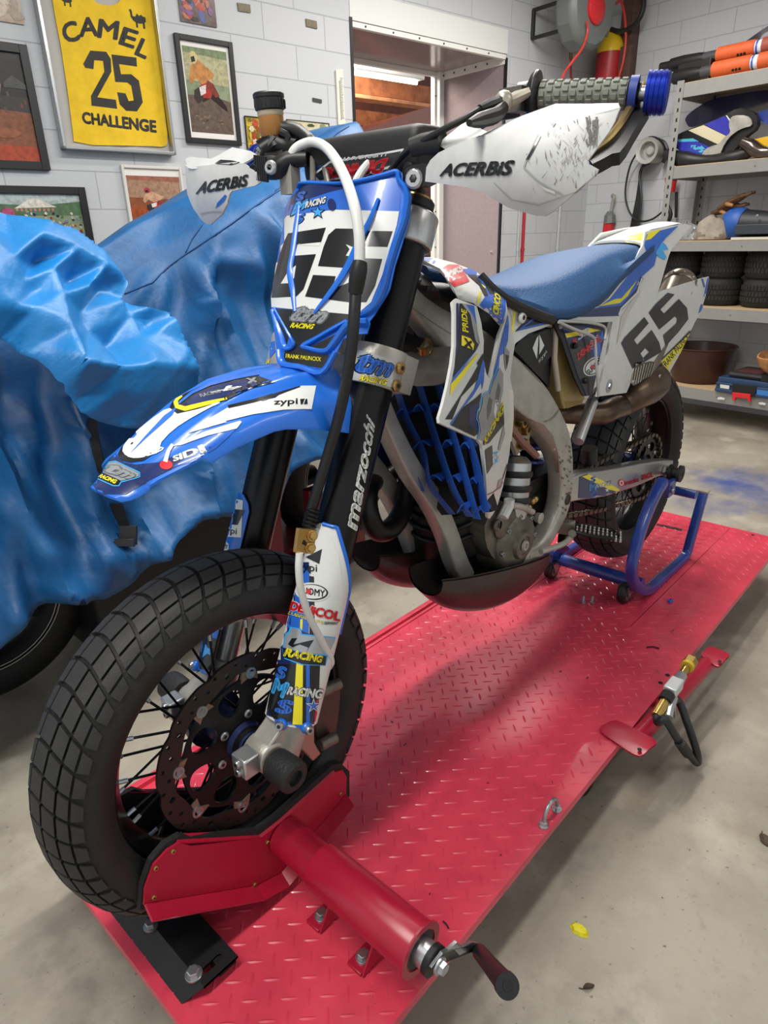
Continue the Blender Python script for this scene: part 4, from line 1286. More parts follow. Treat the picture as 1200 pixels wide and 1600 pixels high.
# wavy drilled disc on its carrier
DY = .053
k = M()
a0, b0, _ = frame((0, 1, 0))
def dpt(r, t, y): return FC + (a0 * cos(t) + b0 * sin(t)) * r + V((0, y, 0))
m_disc = mat('brake_disc_steel', '#3a3230', .38, .7)
def ring_plate(k, rin, rout, y0, th, mt, holes=(), n=180):
    def rot2(p): return p
    out = [(rout(2 * pi * i / n) * cos(2 * pi * i / n), rout(2 * pi * i / n) * sin(2 * pi * i / n)) for i in range(n)]
    inn = [(rin(2 * pi * i / n) * cos(2 * pi * i / n), rin(2 * pi * i / n) * sin(2 * pi * i / n)) for i in range(n)]
    p2, fs = fill2d(out, .02, [inn] + list(holes))
    for yy, flip in ((y0 + th / 2, False), (y0 - th / 2, True)):
        vs = [FC + a0 * x + b0 * y + V((0, yy, 0)) for x, y in p2]
        n_ = (vs[fs[0][1]] - vs[fs[0][0]]).cross(vs[fs[0][2]] - vs[fs[0][0]]).y
        up = n_ > 0
        k.add(vs, [f if (up != flip) else f[::-1] for f in fs], mt)
    for loop in [out, inn] + list(holes):
        m_ = len(loop)
        vs = [FC + a0 * x + b0 * y + V((0, y0 + th / 2, 0)) for x, y in loop] + [FC + a0 * x + b0 * y + V((0, y0 - th / 2, 0)) for x, y in loop]
        k.add(vs, [(i, (i + 1) % m_, m_ + (i + 1) % m_, m_ + i) for i in range(m_)], mt)
def circ(r, t, rad, n=10, el=1.0):
    c_ = (r * cos(t), r * sin(t))
    return [(c_[0] + rad * cos(2 * pi * i / n) * 1.0, c_[1] + rad * sin(2 * pi * i / n)) for i in range(n)]
holes = []
for i in range(24):
    t = 2 * pi * i / 24
    holes.append(circ(.150, t, .0036, 8)); holes.append(circ(.139, t + .13, .0036 if i % 3 else .0055, 8))
ring_plate(k, lambda t: .126 + .004 * cos(8 * t), lambda t: .158 - .003 * (0.5 + .5 * cos(10 * t)) ** 6 * 1.5, DY, .005, m_disc, holes)
k.build('brake_disc', fw, sharp=40)
k = M()
holes = []
for i in range(8):
    t = 2 * pi * i / 8 + .2
    tri = [(.062, t - .22), (.062, t + .22), (.095, t + .26), (.107, t + .1), (.107, t - .1), (.095, t - .26)]
    holes.append(round2d([(r * cos(a), r * sin(a)) for r, a in tri], 2))
ring_plate(k, lambda t: .035, lambda t: .113 + .010 * max(0, cos(8 * (t - .2) + pi)) ** 2, DY - .004, .006, m_blkm, holes)
k.build('disc_carrier', fw, sharp=40)
for i in range(8):
    t = 2 * pi * i / 8 + .2 + pi / 8
    k = M()
    c_ = dpt(.124, t, DY - .003)
    k.lathe([(.0095, 0), (.0095, .008), (.006, .008), (.0055, .0055), (0, .0055)], c_, (0, 1, 0), m_steel, 20, caps=False)
    d_ = (c_ - FC); d_.y = 0; d_.normalize(); e_ = d_.cross(V((0, 1, 0)))
    k.prism([c_ + d_ * -.016 + e_ * .016, c_ + d_ * .004 + e_ * .014, c_ + d_ * .009, c_ + d_ * .004 - e_ * .014, c_ + d_ * -.016 - e_ * .016, c_ - d_ * .008], (0, .0045, 0), mat('bronze_lug', '#8f7566', .4, .6))
    k.build('disc_bobbin', fw)
for i in range(6):
    t = 2 * pi * i / 6 + .3
    k = M(); k.screw(dpt(.05, t, DY), (0, 1, 0), .0075, .004, m_steel, m_blk); k.build('disc_bolt', fw)
RC = V((RX, 0, RZ))
rw = rim_mesh(RC, .216, .062, m_ano).build('rear_wheel', bike)
tyre_mesh(RC, .312, .08, .062, .218, 50, .9).build('tyre', rw, sharp=30)
spoke_set(RC, .055, .03, .197, 36, rw, m_blkm)
k = M(); k.lathe([(.02, -.09), (.055, -.06), (.058, -.03), (.035, -.02), (.032, .02), (.058, .03), (.06, .045), (.03, .06)], RC, (0, 1, 0), mat('blue_hub', '#172452', .4, .5), 32); k.build('hub', rw)
SY = .062
k = M()
FCs = FC
FC = RC
teeth = 46
hol = []
for i in range(6):
    t = 2 * pi * i / 6
    hol.append(round2d([(r * cos(a), r * sin(a)) for r, a in ((.055, t - .3), (.055, t + .3), (.085, t + .32), (.085, t - .25))], 2))
ring_plate(k, lambda t: .04, lambda t: .103 + .004 * sin(teeth * t), SY, .005, m_ano, hol, 276)
for i in range(6):
    t = 2 * pi * i / 6 + .5
    k.screw(RC + (a0 * cos(t) + b0 * sin(t)) * .068 + V((0, SY + .0025, 0)), (0, 1, 0), .007, .004, m_alu2, m_blk)
k.build('rear_sprocket', rw, sharp=30)
FC = FCs
# ---------------------------------------------------------------- fork
FD, FN = V((-.395, 0, .919)), V((.919, 0, .395))
def FK(s, y, o=0.0): return V((-.05, y, .325)) + FD * s + FN * o
FY = .097
FUV = [(x, y) for x, y in ()]
for sg in (1, -1):
    k = M()
    y = FY * sg
    k.tube([FK(s, y) for s in (.24, .245, .262, .27, .30, .56, .6, .855)], [.031, .0335, .0350, .0360, .0350, .0345, .0335, .0315], m_ano, 32)
    if sg > 0:
        k.text(m_pw, 'marzocchi', cm(0, 0, 1)((557, 830), (586, 662), (572, 645), (534, 824)), .0012, .035, .18, 4)
    leg = k.build('fork_leg', bike)
    k = M(); k.tube([FK(.0, y), FK(.25, y)], .0235, m_alu2, 20); k.build('stanchion', leg)
    # cast axle lug with pinch bolts
    k = M()
    k.tube([FK(.06, y), FK(.03, y), FK(-.03, y, .004), FK(-.055, y, .008)], [.030, .032, .031, .022], m_alu, 20)
    ax_c = V((AX, y, AZ))
    k.loft([[ax_c + V((-.004, 0, 0)) + V((cos(t) * w, (h - .5) * .05, sin(t) * w)) for t in [2 * pi * i / 20 for i in range(20)]] for h, w in ((0, .024), (.1, .027), (.9, .027), (1, .024))], m_alu)
    k.prism([ax_c + V((.018, -.02, .015)), FK(.055, y - .02, .02), FK(.055, y - .02, -.02), FK(-.05, y - .02, -.01), ax_c + V((.005, -.02, -.024))], (0, .042, 0), m_alu)
    k.box(ax_c + V((.034, .006 * sg, .010)), (.03, .034, .036), m_alu2)
    lug = k.build('axle_clamp', leg, sharp=35, bevel=.003)
    for dz in (-.008, .018):
        k = M(); k.screw(ax_c + V((.049, .006 * sg, dz * .6 + .006)), (1, 0, .1), .007, .005, m_steel, m_blk); k.build('pinch_bolt', leg)
    # axle slider
    k = M()
    yy = V((0, sg, 0))
    k.tube([ax_c + yy * .02, ax_c + yy * .045], .014, m_gold, 16)
    k.lathe([(.017, .030), (.025, .033), (.026, .042), (.027, .064), (.026, .078), (.021, .082), (.013, .082), (.012, .074), (0, .074)], ax_c, yy, mat('slider_plastic', '#1b1b1c', .55, bump=.4, bscale=300), 28, caps=False)
    k.build('axle_slider', leg)
    # blue guard wrapped round the lower leg
    k = M()
    rows = []
    gr = .0435
    NS, NP = 26, 22
    S0, S1 = .035, .357
    th0, th1 = -48, 118
    for i in range(NS + 1):
        s_ = S0 + (S1 - S0) * i / NS
        lo, hi = th0, th1
        if s_ > .24: lo = th0 + (s_ - .24) / (S1 - .24) * 95
        if s_ > .34: hi = th1 - (s_ - .34) / (S1 - .34) * 30
        hi = max(hi, lo + 4)
        r = gr - .006 * max(0, (s_ - .2)) / .2 * .6
        rows.append([FK(s_, y + sg * r * 1.02 * cos(radians(lo + (hi - lo) * j / NP)), r * sin(radians(lo + (hi - lo) * j / NP)) * 1.02) for j in range(NP + 1)])
    inn = [[p - ((p - FK(S0 + (S1 - S0) * i / NS, y)).normalized() * .0028) for p in r] for i, r in enumerate(rows)]
    n = NP + 1
    vs = [p for r in rows for p in r]; vi = [p for r in inn for p in r]
    fs = []
    for i in range(NS):
        for j in range(NP): fs.append((i * n + j, i * n + j + 1, (i + 1) * n + j + 1, (i + 1) * n + j))
    if sg < 0: fs = [f[::-1] for f in fs]
    B = len(vs)
    bd = [(0 * n + j, 0 * n + j + 1) for j in range(NP)][::1] + [(i * n + NP, (i + 1) * n + NP) for i in range(NS)] + [(NS * n + j + 1, NS * n + j) for j in reversed(range(NP))] + [((i + 1) * n, i * n) for i in reversed(range(NS))]
    sd = [(a, a + B, b + B, b) for a, b in bd]
    if sg < 0: sd = [f[::-1] for f in sd]
    k.add(vs + vi, fs + [tuple(B + i for i in f[::-1]) for f in fs] + sd, m_pw if sg > 0 else m_blue)
    if sg > 0:
        k.stick(m_blue, cE((50, 1325), (70, 1335), (160, 1375), (300, 1400), (385, 1395), (420, 1370), (410, 1440), (350, 1490), (180, 1510), (55, 1400)), .0010, 5)
        k.tube([r[0] for r in rows[12:]] + [rows[-1][5], rows[-1][-5]], .0032, m_blue, 8, 2)
        k.bv = BVHTree.FromPolygons(k.v, k.f)
        k.stick(m_pw, cE((396, 100), (485, 145), (545, 290), (568, 470), (570, 545), (515, 800), (470, 980), (452, 1140), (432, 1155), (405, 1160), (412, 1000), (385, 990), (385, 320)), .0006, 5)
        k.stick(m_navy, cE((330, 330), (350, 330), (350, 560), (346, 800), (420, 810), (412, 1000), (408, 1250), (380, 1395), (240, 1395), (70, 1335), (95, 1180), (130, 1000), (170, 830), (215, 620), (255, 440), (275, 330)), .0007, 5)
        k.stick(m_pb, cE((290, 330), (352, 400), (352, 620), (345, 800), (300, 780), (205, 760), (225, 640), (262, 450)), .0009, 5)
        k.stick(m_pk, cE((352, 420), (382, 425), (386, 620), (384, 800), (420, 1000), (410, 1260), (350, 1398), (120, 1360), (75, 1300), (100, 1160), (140, 1000), (300, 1000), (352, 990)), .00095, 5)
        k.stick(m_py, cE((294, 705), (310, 705), (306, 775), (292, 775)), .0012, 4)
        k.stick(m_py, cE((268, 985), (310, 985), (303, 1398), (240, 1395)), .0012, 5)
        k.stick(m_pb, cE((330, 985), (352, 985), (352, 1395), (328, 1398)), .0012, 5)
        k.stick(m_pr, cE((395, 1240), (406, 1230), (398, 1330), (385, 1380), (378, 1380)), .0012, 5)
        k.stick(m_pk, cE((330, 297), (436, 243), (418, 342)), .0012, 4)
        k.text(m_pk, 'zypi', cE((272, 396), (404, 408), (404, 348), (274, 330)), .0014, .01, 0, 4)
        el = lambda cx, cy, rx, ry, a=0: [(cx + rx * cos(t) * cos(a) - ry * sin(t) * sin(a), cy + rx * cos(t) * sin(a) + ry * sin(t) * cos(a)) for t in [2 * pi * i / 30 for i in range(30)]]
        k.stick(m_pw, cE(*el(373, 526, 112, 62, .07)), .0014, 5); k.stick(m_pk, cE(*el(376, 526, 98, 52, .07)), .0016, 5); k.stick(m_pw, cE(*el(370, 524, 92, 45, .07)), .0018, 5)
        k.text(m_pk, 'SUOMY', cE((287, 535), (452, 558), (455, 512), (290, 490)), .0021, .03, 0, 4)
        k.stick(m_pr, cE(*el(352, 522, 15, 18)), .0026, 4)
        k.text(m_pr, 'DENiCOL', cE((222, 645), (548, 722), (556, 655), (236, 585)), .0018, .06, .1, 4, m_pw, .05)
        k.text(m_py, 'LUBRICANTS', cE((215, 672), (440, 738), (444, 718), (222, 652)), .0018, .03, .1, 3)
        k.text(m_pk, 'GERMANY', cE((445, 738), (535, 742), (538, 722), (448, 719)), .0018, .03, .1, 3)
        k.stick(m_lb, cE((178, 905), (195, 800), (220, 785), (228, 755), (300, 765), (305, 800), (520, 822), (512, 850), (470, 950), (455, 1010), (300, 1005), (190, 965)), .0014, 5)
        k.stick(m_sil, cE((188, 890), (205, 805), (232, 795), (238, 765), (292, 772), (298, 808), (512, 828), (480, 930), (340, 930)), .0017, 5)
        k.stick(m_pk, cE((240, 830), (275, 828), (250, 870), (330, 850), (380, 838), (330, 925), (345, 890), (290, 870), (245, 890), (215, 870)), .0019, 5)
        k.stick(m_pk, cE((180, 890), (320, 930), (458, 945), (450, 1005), (310, 998), (190, 955)), .0020, 5)
        k.text(m_py, 'RACING', cE((184, 948), (430, 990), (438, 945), (200, 890)), .0023, .05, .2, 4)
        k.text(m_pb, 'S', cE((130, 1088), (195, 1105), (212, 1022), (148, 1005)), .0016, .06, .1, 4, m_pk, .06)
        k.text(m_pb, 'S', cE((122, 1318), (238, 1335), (255, 1240), (142, 1225)), .0016, .06, .1, 4, m_pk, .06)
        k.text(m_lb, 'M', cE((104, 1188), (190, 1232), (228, 1125), (128, 1082)), .0019, .06, .1, 4, m_pk, .06)
        k.text(m_pw, 'RACING', cE((204, 1198), (428, 1228), (440, 1165), (220, 1145)), .0020, .05, .1, 4, m_pk, .06)
        star = lambda cx, cy, r1, r2: [(cx + (r1 if i % 2 == 0 else r2) * sin(pi * i / 5), cy - (r1 if i % 2 == 0 else r2) * cos(pi * i / 5)) for i in range(10)]
        k.stick(m_pw, cE(*star(375, 1272, 52, 20)), .0018, 4); k.stick(m_pb, cE(*star(375, 1272, 40, 14)), .0021, 4)
    else:
        k.stick(m_pw, [(356, 777), (380, 782), (377, 840), (346, 838)], .0007, 5)
        k.stick(m_pk, [(358, 795), (383, 797), (372, 820), (366, 820), (350, 818)], .0010, 4)
        k.text(m_pk, 'zypi', [(346, 835), (370, 838), (371, 826), (348, 823)], .0012, .01, 0, 3)
        k.stick(m_pw, [(342, 848), (350, 843), (358, 850), (358, 858), (350, 864), (341, 862)], .0010, 3)
        k.text(m_pk, 'OMY', [(343, 858), (357, 858), (357, 851), (344, 850)], .0013, .03, 0, 3)
        k.stick(m_pk, [(305, 990), (345, 1000), (345, 1050), (312, 1045)], .0010, 5)
        k.stick(m_lb, [(322, 1006), (326, 1013), (334, 1010), (329, 1018), (333, 1026), (325, 1021), (317, 1027), (319, 1018)], .0013, 4)
    k.build('fork_guard', leg, sharp=50)
    for sa in (10, 62):
        k = M(); r_ = .047
        d_ = V((0, sg * cos(radians(sa)), 0)) + FN * sin(radians(sa)); d_.normalize()
        k.ball(FK(.036, y) + d_ * .046, .010, m_blue, 12, (1, 1, 1))
        k.screw(FK(.036, y) + d_ * .052, d_, .0075, .006, m_steel, m_blk); k.build('guard_screw', leg)
    k = M(); k.tube([FK(.853, y), FK(.868, y)], .0285, m_blk, 24); k.tube([FK(.866, y), FK(.872, y)], .025, m_gold, 20); k.tube([FK(.87, y), FK(.885, y)], .010, m_blk, 12); k.build('fork_cap', leg)
# triple clamps
k = M()
for sg in (1, -1):
    c0 = FK(.58, sg * FY); k.lathe([(.034, 0), (.044, .0), (.0455, .004), (.0455, .056), (.044, .06), (.034, .06)], c0, FD, m_alu, 32, caps=False)
    k.box(FK(.61, sg * (FY + .028), -.028), (.03, .034, .056), m_alu, (FN, V((0, 1, 0)), FD))
k.box(FK(.605, 0, -.01), (.06, .18, .03), m_alu, (FN, V((0, 1, 0)), FD))
k.stick(mat('sticker_grey', '#b4b6b6', .3), cB((602, 545), (640, 425), (862, 490), (850, 660), (590, 610)), .0008, 4)
k.text(m_pb, 'tm', cB((610, 560), (835, 600), (868, 508), (660, 440)), .0016, .045, .25, 3, m_pk, .045)
k.text(m_py, 'RACING', cB((642, 615), (815, 648), (822, 612), (660, 582)), .0016, .05, .2, 3, m_pk, .05)
k.stick(m_pb, cB((85, 380), (118, 372), (122, 440), (88, 480)), .0008, 4); k.text(m_py, 'R', cB((66, 515), (88, 512), (92, 488), (70, 490)), .0012, .05, .1, 3)
tcl = k.build('lower_triple_clamp', bike, bevel=.002)
for x, y in cB((898, 540), (872, 650)):
    k = M(); k.screw(P(x, y, Y=FY + .046), (0, 1, 0), .009, .006, m_gold, m_blk); k.build('clamp_bolt', tcl)
k = M()
for sg in (1, -1):
    c0 = FK(.80, sg * FY); k.lathe([(.0305, 0), (.039, .0), (.040, .004), (.040, .046), (.038, .05), (.0305, .05)], c0, FD, m_alu2, 32, caps=False)
k.box(FK(.83, 0, -.01), (.07, .16, .03), m_blkm, (FN, V((0, 1, 0)), FD))
for sg in (1, -1): k.box(FK(.86, sg * .045, -.005), (.045, .045, .06), m_blkm, (FN, V((0, 1, 0)), FD))
k.build('upper_triple_clamp', bike, bevel=.003)
# ---------------------------------------------------------------- front number plate
def plate_surf(o0, cur=2.3):
    def f(x, y):
        off = o0
        for _ in range(8):
            p = P(x, y, n=FN, d=.0824 + off)
            off = o0 - cur * min(p.y, .16) ** 2
        return p
    return f
ps = plate_surf(.098)
k = M()
pl_ol = cA((292, 172), (330, 166), (500, 180), (640, 165), (800, 125), (870, 104), (900, 108), (915, 125), (918, 165), (940, 205), (966, 240), (973, 275), (960, 400), (915, 560), (870, 700), (838, 845), (815, 890), (770, 960), (740, 1010), (710, 1048), (714, 1062), (695, 1125), (640, 1128), (545, 1158)) + cB((545, 360), (512, 425), (462, 545), (428, 580), (412, 545), (150, 520), (128, 430), (112, 300), (96, 160)) + cA((95, 900), (110, 790), (140, 620), (170, 440), (178, 355), (205, 290), (240, 230), (270, 185))
k.panel(pl_ol, ps, .004, m_blue, 8)
top_sh = cA((270, 205), (480, 205), (640, 190), (860, 135), (885, 170), (910, 260), (895, 365), (500, 350), (180, 390), (205, 300))
k.stick(m_navy, cA((300, 195), (480, 192), (600, 185), (640, 345), (500, 345), (340, 365), (195, 380), (225, 270)), .0005, 6)
k.stick(m_pb, cA((285, 300), (470, 240), (640, 200), (855, 150), (905, 260), (895, 362), (500, 350), (185, 388), (200, 330)), .0007, 6)
k.stick(m_pw, cA((172, 392), (500, 352), (895, 362), (880, 450), (830, 620), (790, 760), (720, 930), (650, 990), (585, 1005), (350, 985), (100, 960), (96, 905), (115, 780)), .0009, 6)
# the digits
k.stick(m_pk, cA((205, 500), (440, 464), (410, 555), (262, 570), (245, 640), (378, 630), (300, 850), (255, 895), (100, 902), (112, 790), (160, 610), (185, 540)), .0013, 5)
k.stick(m_pw, cA((205, 740), (255, 700), (243, 780), (207, 812), (160, 815)), .0016, 5)
k.stick(m_pw, cA((285, 555), (410, 557), (395, 580), (262, 572)), .0012, 5)
k.stick(m_pk, cA((500, 470), (640, 472), (660, 485), (625, 580), (470, 560), (455, 620), (590, 640), (568, 716), (390, 705), (425, 585), (455, 510)), .0013, 5)
k.stick(m_pk, cA((700, 485), (855, 487), (822, 585), (670, 580)), .0013, 5)
k.stick(m_pk, cA((470, 560), (630, 560), (620, 650), (455, 622)), .0013, 5)
k.stick(m_pk, cA((360, 760), (500, 768), (480, 850), (600, 800), (640, 660), (790, 660), (745, 830), (690, 930), (580, 930), (310, 895)), .0013, 5)
k.stick(m_pk, cA((585, 740), (650, 655), (785, 660), (740, 830), (690, 925), (590, 930)), .0014, 5)
k.stick(m_pw, cA((565, 570), (590, 580), (620, 592), (608, 650), (565, 640), (588, 600)), .0017, 4)
k.stick(m_pk, cA((112, 970), (350, 985), (585, 1005), (640, 1000), (575, 1040), (350, 1160), (295, 1200)) + cB((230, 400), (245, 405), (210, 330)), .0014, 6)
k.stick(m_pk, cB((185, 425), (240, 410), (250, 395), (300, 420), (448, 452), (458, 470), (425, 545), (412, 540), (190, 505), (175, 470)), .0010, 5)
k.stick(m_pk, cB((112, 200), (235, 380), (235, 395), (175, 405)), .0008, 5)
k.stick(m_blue, cB((210, 345), (240, 378), (238, 395), (215, 400), (195, 405)), .0012, 4)
k.stick(m_pk, cB((360, 400), (540, 310), (580, 320), (500, 370), (450, 430), (330, 418)), .0012, 5)
k.text(m_sil, 'tm', cB((208, 245), (425, 265), (468, 185), (258, 150)), .0020, .05, .25, 3, m_grey, .05)
k.text(m_py, 'RACING', cB((216, 290), (360, 300), (375, 268), (228, 258)), .0020, .05, .2, 3, m_pk, .06)
k.text(m_py, 'FRANK PALINCKX', cB((190, 478), (408, 500), (412, 474), (192, 452)), .0016, .03, 0, 3)
k.text(m_pb, 'S', cA((250, 300), (300, 298), (320, 235), (262, 240)), .0016, .06, .1, 3, m_pk, .06)
k.text(m_lb, 'M', cA((222, 395), (310, 345), (335, 285), (245, 310)), .0019, .06, .1, 3, m_pk, .06)
k.text(m_pb, 'S', cA((240, 455), (300, 430), (312, 375), (258, 395)), .0016, .06, .1, 3, m_pk, .06)
k.text(m_pw, 'RACING', cA((312, 345), (438, 312), (445, 270), (318, 302)), .0020, .05, .1, 3, m_pk, .06)
k.stick(m_pk, cA(*star(392, 370, 50, 20)), .0018, 3); k.stick(m_lb, cA(*star(392, 370, 36, 14)), .0021, 3)
hole_ = cA(*[(478 + 25 * cos(t) + 4 * sin(t), 322 + 38 * sin(t)) for t in [2 * pi * i / 20 for i in range(20)]])
k.stick(m_navy, hole_, .0022, 4)
npl = k.build('front_number_plate', bike, sharp=50)
# raised border and ribs
k = M()
def ridge(pts, w, h, o=0.1, mt=m_blue):
    q = [ps(*p) + FN * (h * .4) for p in pts]
    q = catmull(q, 4)
    k.tube(q, w, mt, 8, flat=.6)
ridge(cA((268, 215), (300, 185), (500, 190), (640, 175), (800, 138), (885, 118), (900, 170), (938, 225), (952, 290), (930, 420), (880, 560), (835, 710), (800, 850), (740, 960), (650, 1020)), [.004, .0045, .0045, .006, .008, .009, .009, .007], .004)
ridge(cA((272, 330), (262, 430), (240, 620), (222, 740), (238, 860), (250, 990)), [.003, .005, .0055, .006, .005, .003], .006)
ridge(cA((772, 285), (720, 420), (650, 560), (580, 710), (490, 850), (370, 1000)), [.003, .006, .0075, .0075, .006, .003], .007)
ridge(cB((575, 245), (480, 300), (360, 370), (300, 405), (330, 420), (440, 440), (500, 380), (590, 270), (700, 260)), [.005, .006, .006, .007, .006, .007, .008, .009, .010], .005)
ridge(cB((108, 180), (160, 330), (190, 415), (240, 400), (210, 330), (120, 170)), [.004, .006, .006, .005, .004, .004], .004)
ridge(cB((150, 430), (170, 510), (290, 535), (415, 565), (500, 440)), [.006, .007, .006, .008, .008], .003)
k.build('plate_ribs', npl)
# ---------------------------------------------------------------- front fender
secs = [(.132, .040, .784, .778), (.118, .050, .790, .780), (.085, .069, .813, .800), (.03, .085, .842, .818), (-.02, .093, .866, .836), (-.08, .099, .886, .846), (-.15, .103, .894, .843), (-.21, .105, .893, .835), (-.245, .105, .890, .828)]
def fsec(X):
    xs = [-s[0] for s in secs]
    return [float(np.interp(-X, xs, [s[i] for s in secs])) for i in (1, 2, 3)]
xs_ = list(np.linspace(.132, -.245, 40))
NF = 32
outer, inner_ = [], []
for X in xs_:
    w, zc, ze = fsec(X)
    r = []
    for j in range(NF + 1):
        t = -1 + 2 * j / NF
        z = ze + (zc - ze) * (1 - abs(t) ** 2.6)
        # two long raised shoulders
        rib = max(0, 1 - abs(abs(t) - .52) / .16); z += .007 * rib * rib * (3 - 2 * rib) * min(1, max(0, (.12 - X) / .1))
        drop = 0
        if abs(t) > .93 and X < .02: drop = (.012 + .02 * min(1, max(0, (-X - .1) / .12))) * (abs(t) - .93) / .07
        r.append(V((X - .01 * (abs(t) ** 3) * (1 if X > .1 else 0), t * w, z - drop)))
    outer.append(r); inner_.append([p - V((0, 0, .0035)) for p in r])
k = M()
n = NF + 1
vs = [p for r in outer for p in r]; vi = [p for r in inner_ for p in r]; B = len(vs); fs = []
for i in range(len(xs_) - 1):
    for j in range(NF): fs.append((i * n + j, i * n + j + 1, (i + 1) * n + j + 1, (i + 1) * n + j)[::-1])
NSX = len(xs_) - 1
bd = [(j, j + 1) for j in range(NF)] + [(i * n + NF, (i + 1) * n + NF) for i in range(NSX)] + [(NSX * n + j + 1, NSX * n + j) for j in reversed(range(NF))] + [((i + 1) * n, i * n) for i in reversed(range(NSX))]
k.add(vs + vi, fs + [tuple(B + i for i in f[::-1]) for f in fs] + [(a, b, b + B, a + B) for a, b in bd], m_blue)
k.stick(m_navy, cC((205, 635), (250, 690), (330, 705), (470, 690), (600, 640), (790, 590), (840, 590), (640, 690), (420, 800), (270, 890), (100, 890), (60, 830), (110, 730), (170, 660)), .0006, 5)
k.stick(m_pb, cC((700, 630), (780, 530), (960, 480), (830, 600), (680, 690), (560, 720)), .0008, 5)
k.stick(m_pk, cC((218, 640), (245, 590), (320, 560), (440, 640), (380, 680), (300, 692), (240, 680)), .0009, 5)
k.stick(m_pw, cC((240, 610), (290, 540), (400, 440), (540, 340), (580, 385), (640, 375), (750, 340), (900, 300), (700, 400), (560, 490), (470, 590), (520, 605), (430, 650), (330, 670), (270, 655)), .0011, 5, 1)
k.stick(m_blue, cC((295, 640), (390, 530), (510, 400), (590, 345), (560, 400), (400, 540)), .0014, 4)
k.stick(m_pk, cC((540, 350), (560, 310), (640, 260), (780, 200), (930, 170), (1080, 150), (1200, 190), (1050, 230), (900, 300), (720, 360), (590, 390)), .0012, 5)
k.stick(m_navy, cC((640, 330), (700, 270), (840, 210), (1000, 180), (1120, 200), (950, 260), (800, 310), (690, 335)), .0014, 5)
k.line(m_py, cC((580, 320), (590, 345), (640, 360), (760, 330), (900, 295)), [7, 7, 6, 3], .0017, 4)
k.line(m_py, cC((575, 325), (590, 300), (620, 280)), [6, 2], .0017, 4)
k.line(m_blue, cC((600, 325), (680, 260), (800, 205), (960, 165), (1100, 140)), [4, 5, 4], .0018, 4)
k.text(m_pw, 'XR', cC((790, 262), (930, 245), (1000, 222), (880, 212)), .0019, .06, .2, 3)
k.text(m_sil, 'RACING', cC((740, 290), (870, 258), (850, 240), (720, 270)), .0019, .04, .2, 3)
k.text(m_sil, 'X', cC((1030, 205), (1110, 195), (1080, 165), (1000, 172)), .0019, .06, .2, 3)
k.stick(m_pw, cC((650, 510), (750, 440), (900, 350), (1200, 290)) + cD((560, 285), (700, 240), (715, 236), (838, 236), (798, 432), (560, 440), (300, 480), (60, 540)) + cC((900, 440),), .0011, 5)
k.line(m_pk, cC((905, 345), (1060, 310), (1200, 270)) + cD((380, 355), (560, 290), (700, 244)), [5, 6, 6, 2], .0014, 4)
k.text(m_pk, 'zypi', cD((475, 415), (680, 408), (680, 345), (480, 355)), .0016, .015, 0, 3)
k.stick(m_pk, cD((700, 352), (740, 348), (718, 395), (705, 395)), .0016, 3); k.stick(m_pk, cD((748, 350), (760, 350), (762, 392), (730, 395)), .0016, 3)
k.stick(m_pw, cC((555, 590), (760, 500), (980, 432), (990, 440), (960, 480), (780, 525), (610, 585)), .0012, 5)
k.text(m_pw, 'SIDI', cC((565, 690), (775, 628), (745, 578), (560, 655)), .0014, .05, 0, 3)
k.line(m_pw, cC((595, 706), (760, 640)), 1.5, .0014, 4)
k.stick(m_pr, cC(*[(520 + 40 * cos(t), 708 + 30 * sin(t)) for t in [2 * pi * i / 16 for i in range(16)]]), .0014, 3)
k.line(m_pw, cC((515, 690), (535, 620), (560, 580)), [7, 5], .0017, 4)
k.line(m_lb, cC((95, 795), (130, 735), (165, 690), (205, 685), (355, 755), (358, 780), (330, 790), (240, 815), (225, 838), (190, 838), (95, 795)), 1.6, .0010, 4)
k.stick(m_sil, cC((125, 755), (165, 695), (205, 690), (350, 758), (352, 776), (325, 786), (240, 808)), .0011, 4)
k.stick(m_pk, cC((100, 790), (125, 758), (235, 808), (222, 832), (190, 833)), .0013, 3)
k.text(m_sil, 'tm', cC((130, 750), (290, 800), (345, 770), (185, 695)), .0018, .05, .2, 3, m_grey, .06)
k.text(m_py, 'RACING', cC((98, 785), (205, 830), (220, 805), (118, 765)), .0016, .05, .2, 3)
k.build('front_fender', bike, sharp=50)
# ---------------------------------------------------------------- generic bars of rounded rectangular section
def beam(k, pts, depth, mt, rnd=.35, sm=4, YD=V((0, 1, 0))):
    """pts = (px, py, Y, width in px); a bar of that width, depth metres thick in Y (outer face at Y)"""
    c = []; w = []
    for x, y, Y, wp in pts:
        p = P(x, y, Y=Y); c.append(p - YD * (depth / 2 if Y >= 0 else -depth / 2)); w.append(wp * (p - CAM).dot(RF) / FPX)
    N = len(c)
    cc = catmull(c, sm); ww = np.interp(np.linspace(0, N - 1, len(cc)), range(N), w)
    rings = []
    for i, p in enumerate(cc):
        d = (cc[min(i + 1, len(cc) - 1)] - cc[max(i - 1, 0)]).normalized()
        u = YD.cross(d).normalized(); v = d.cross(u).normalized()
        hw, hd = ww[i] / 2, depth / 2
        r = min(hw, hd) * rnd
        ring = []
        for sx, sy, a_ in ((1, 1, 0), (-1, 1, 90), (-1, -1, 180), (1, -1, 270)):
            for t in (0, 30, 60, 90):
                a = radians(a_ + t)
                ring.append(p + u * (sx * (hw - r) + r * cos(a)) + v * (sy * (hd - r) + r * sin(a)))
        rings.append(ring)
    k.loft(rings, mt)
    return k
def both(k): return k.mirror()
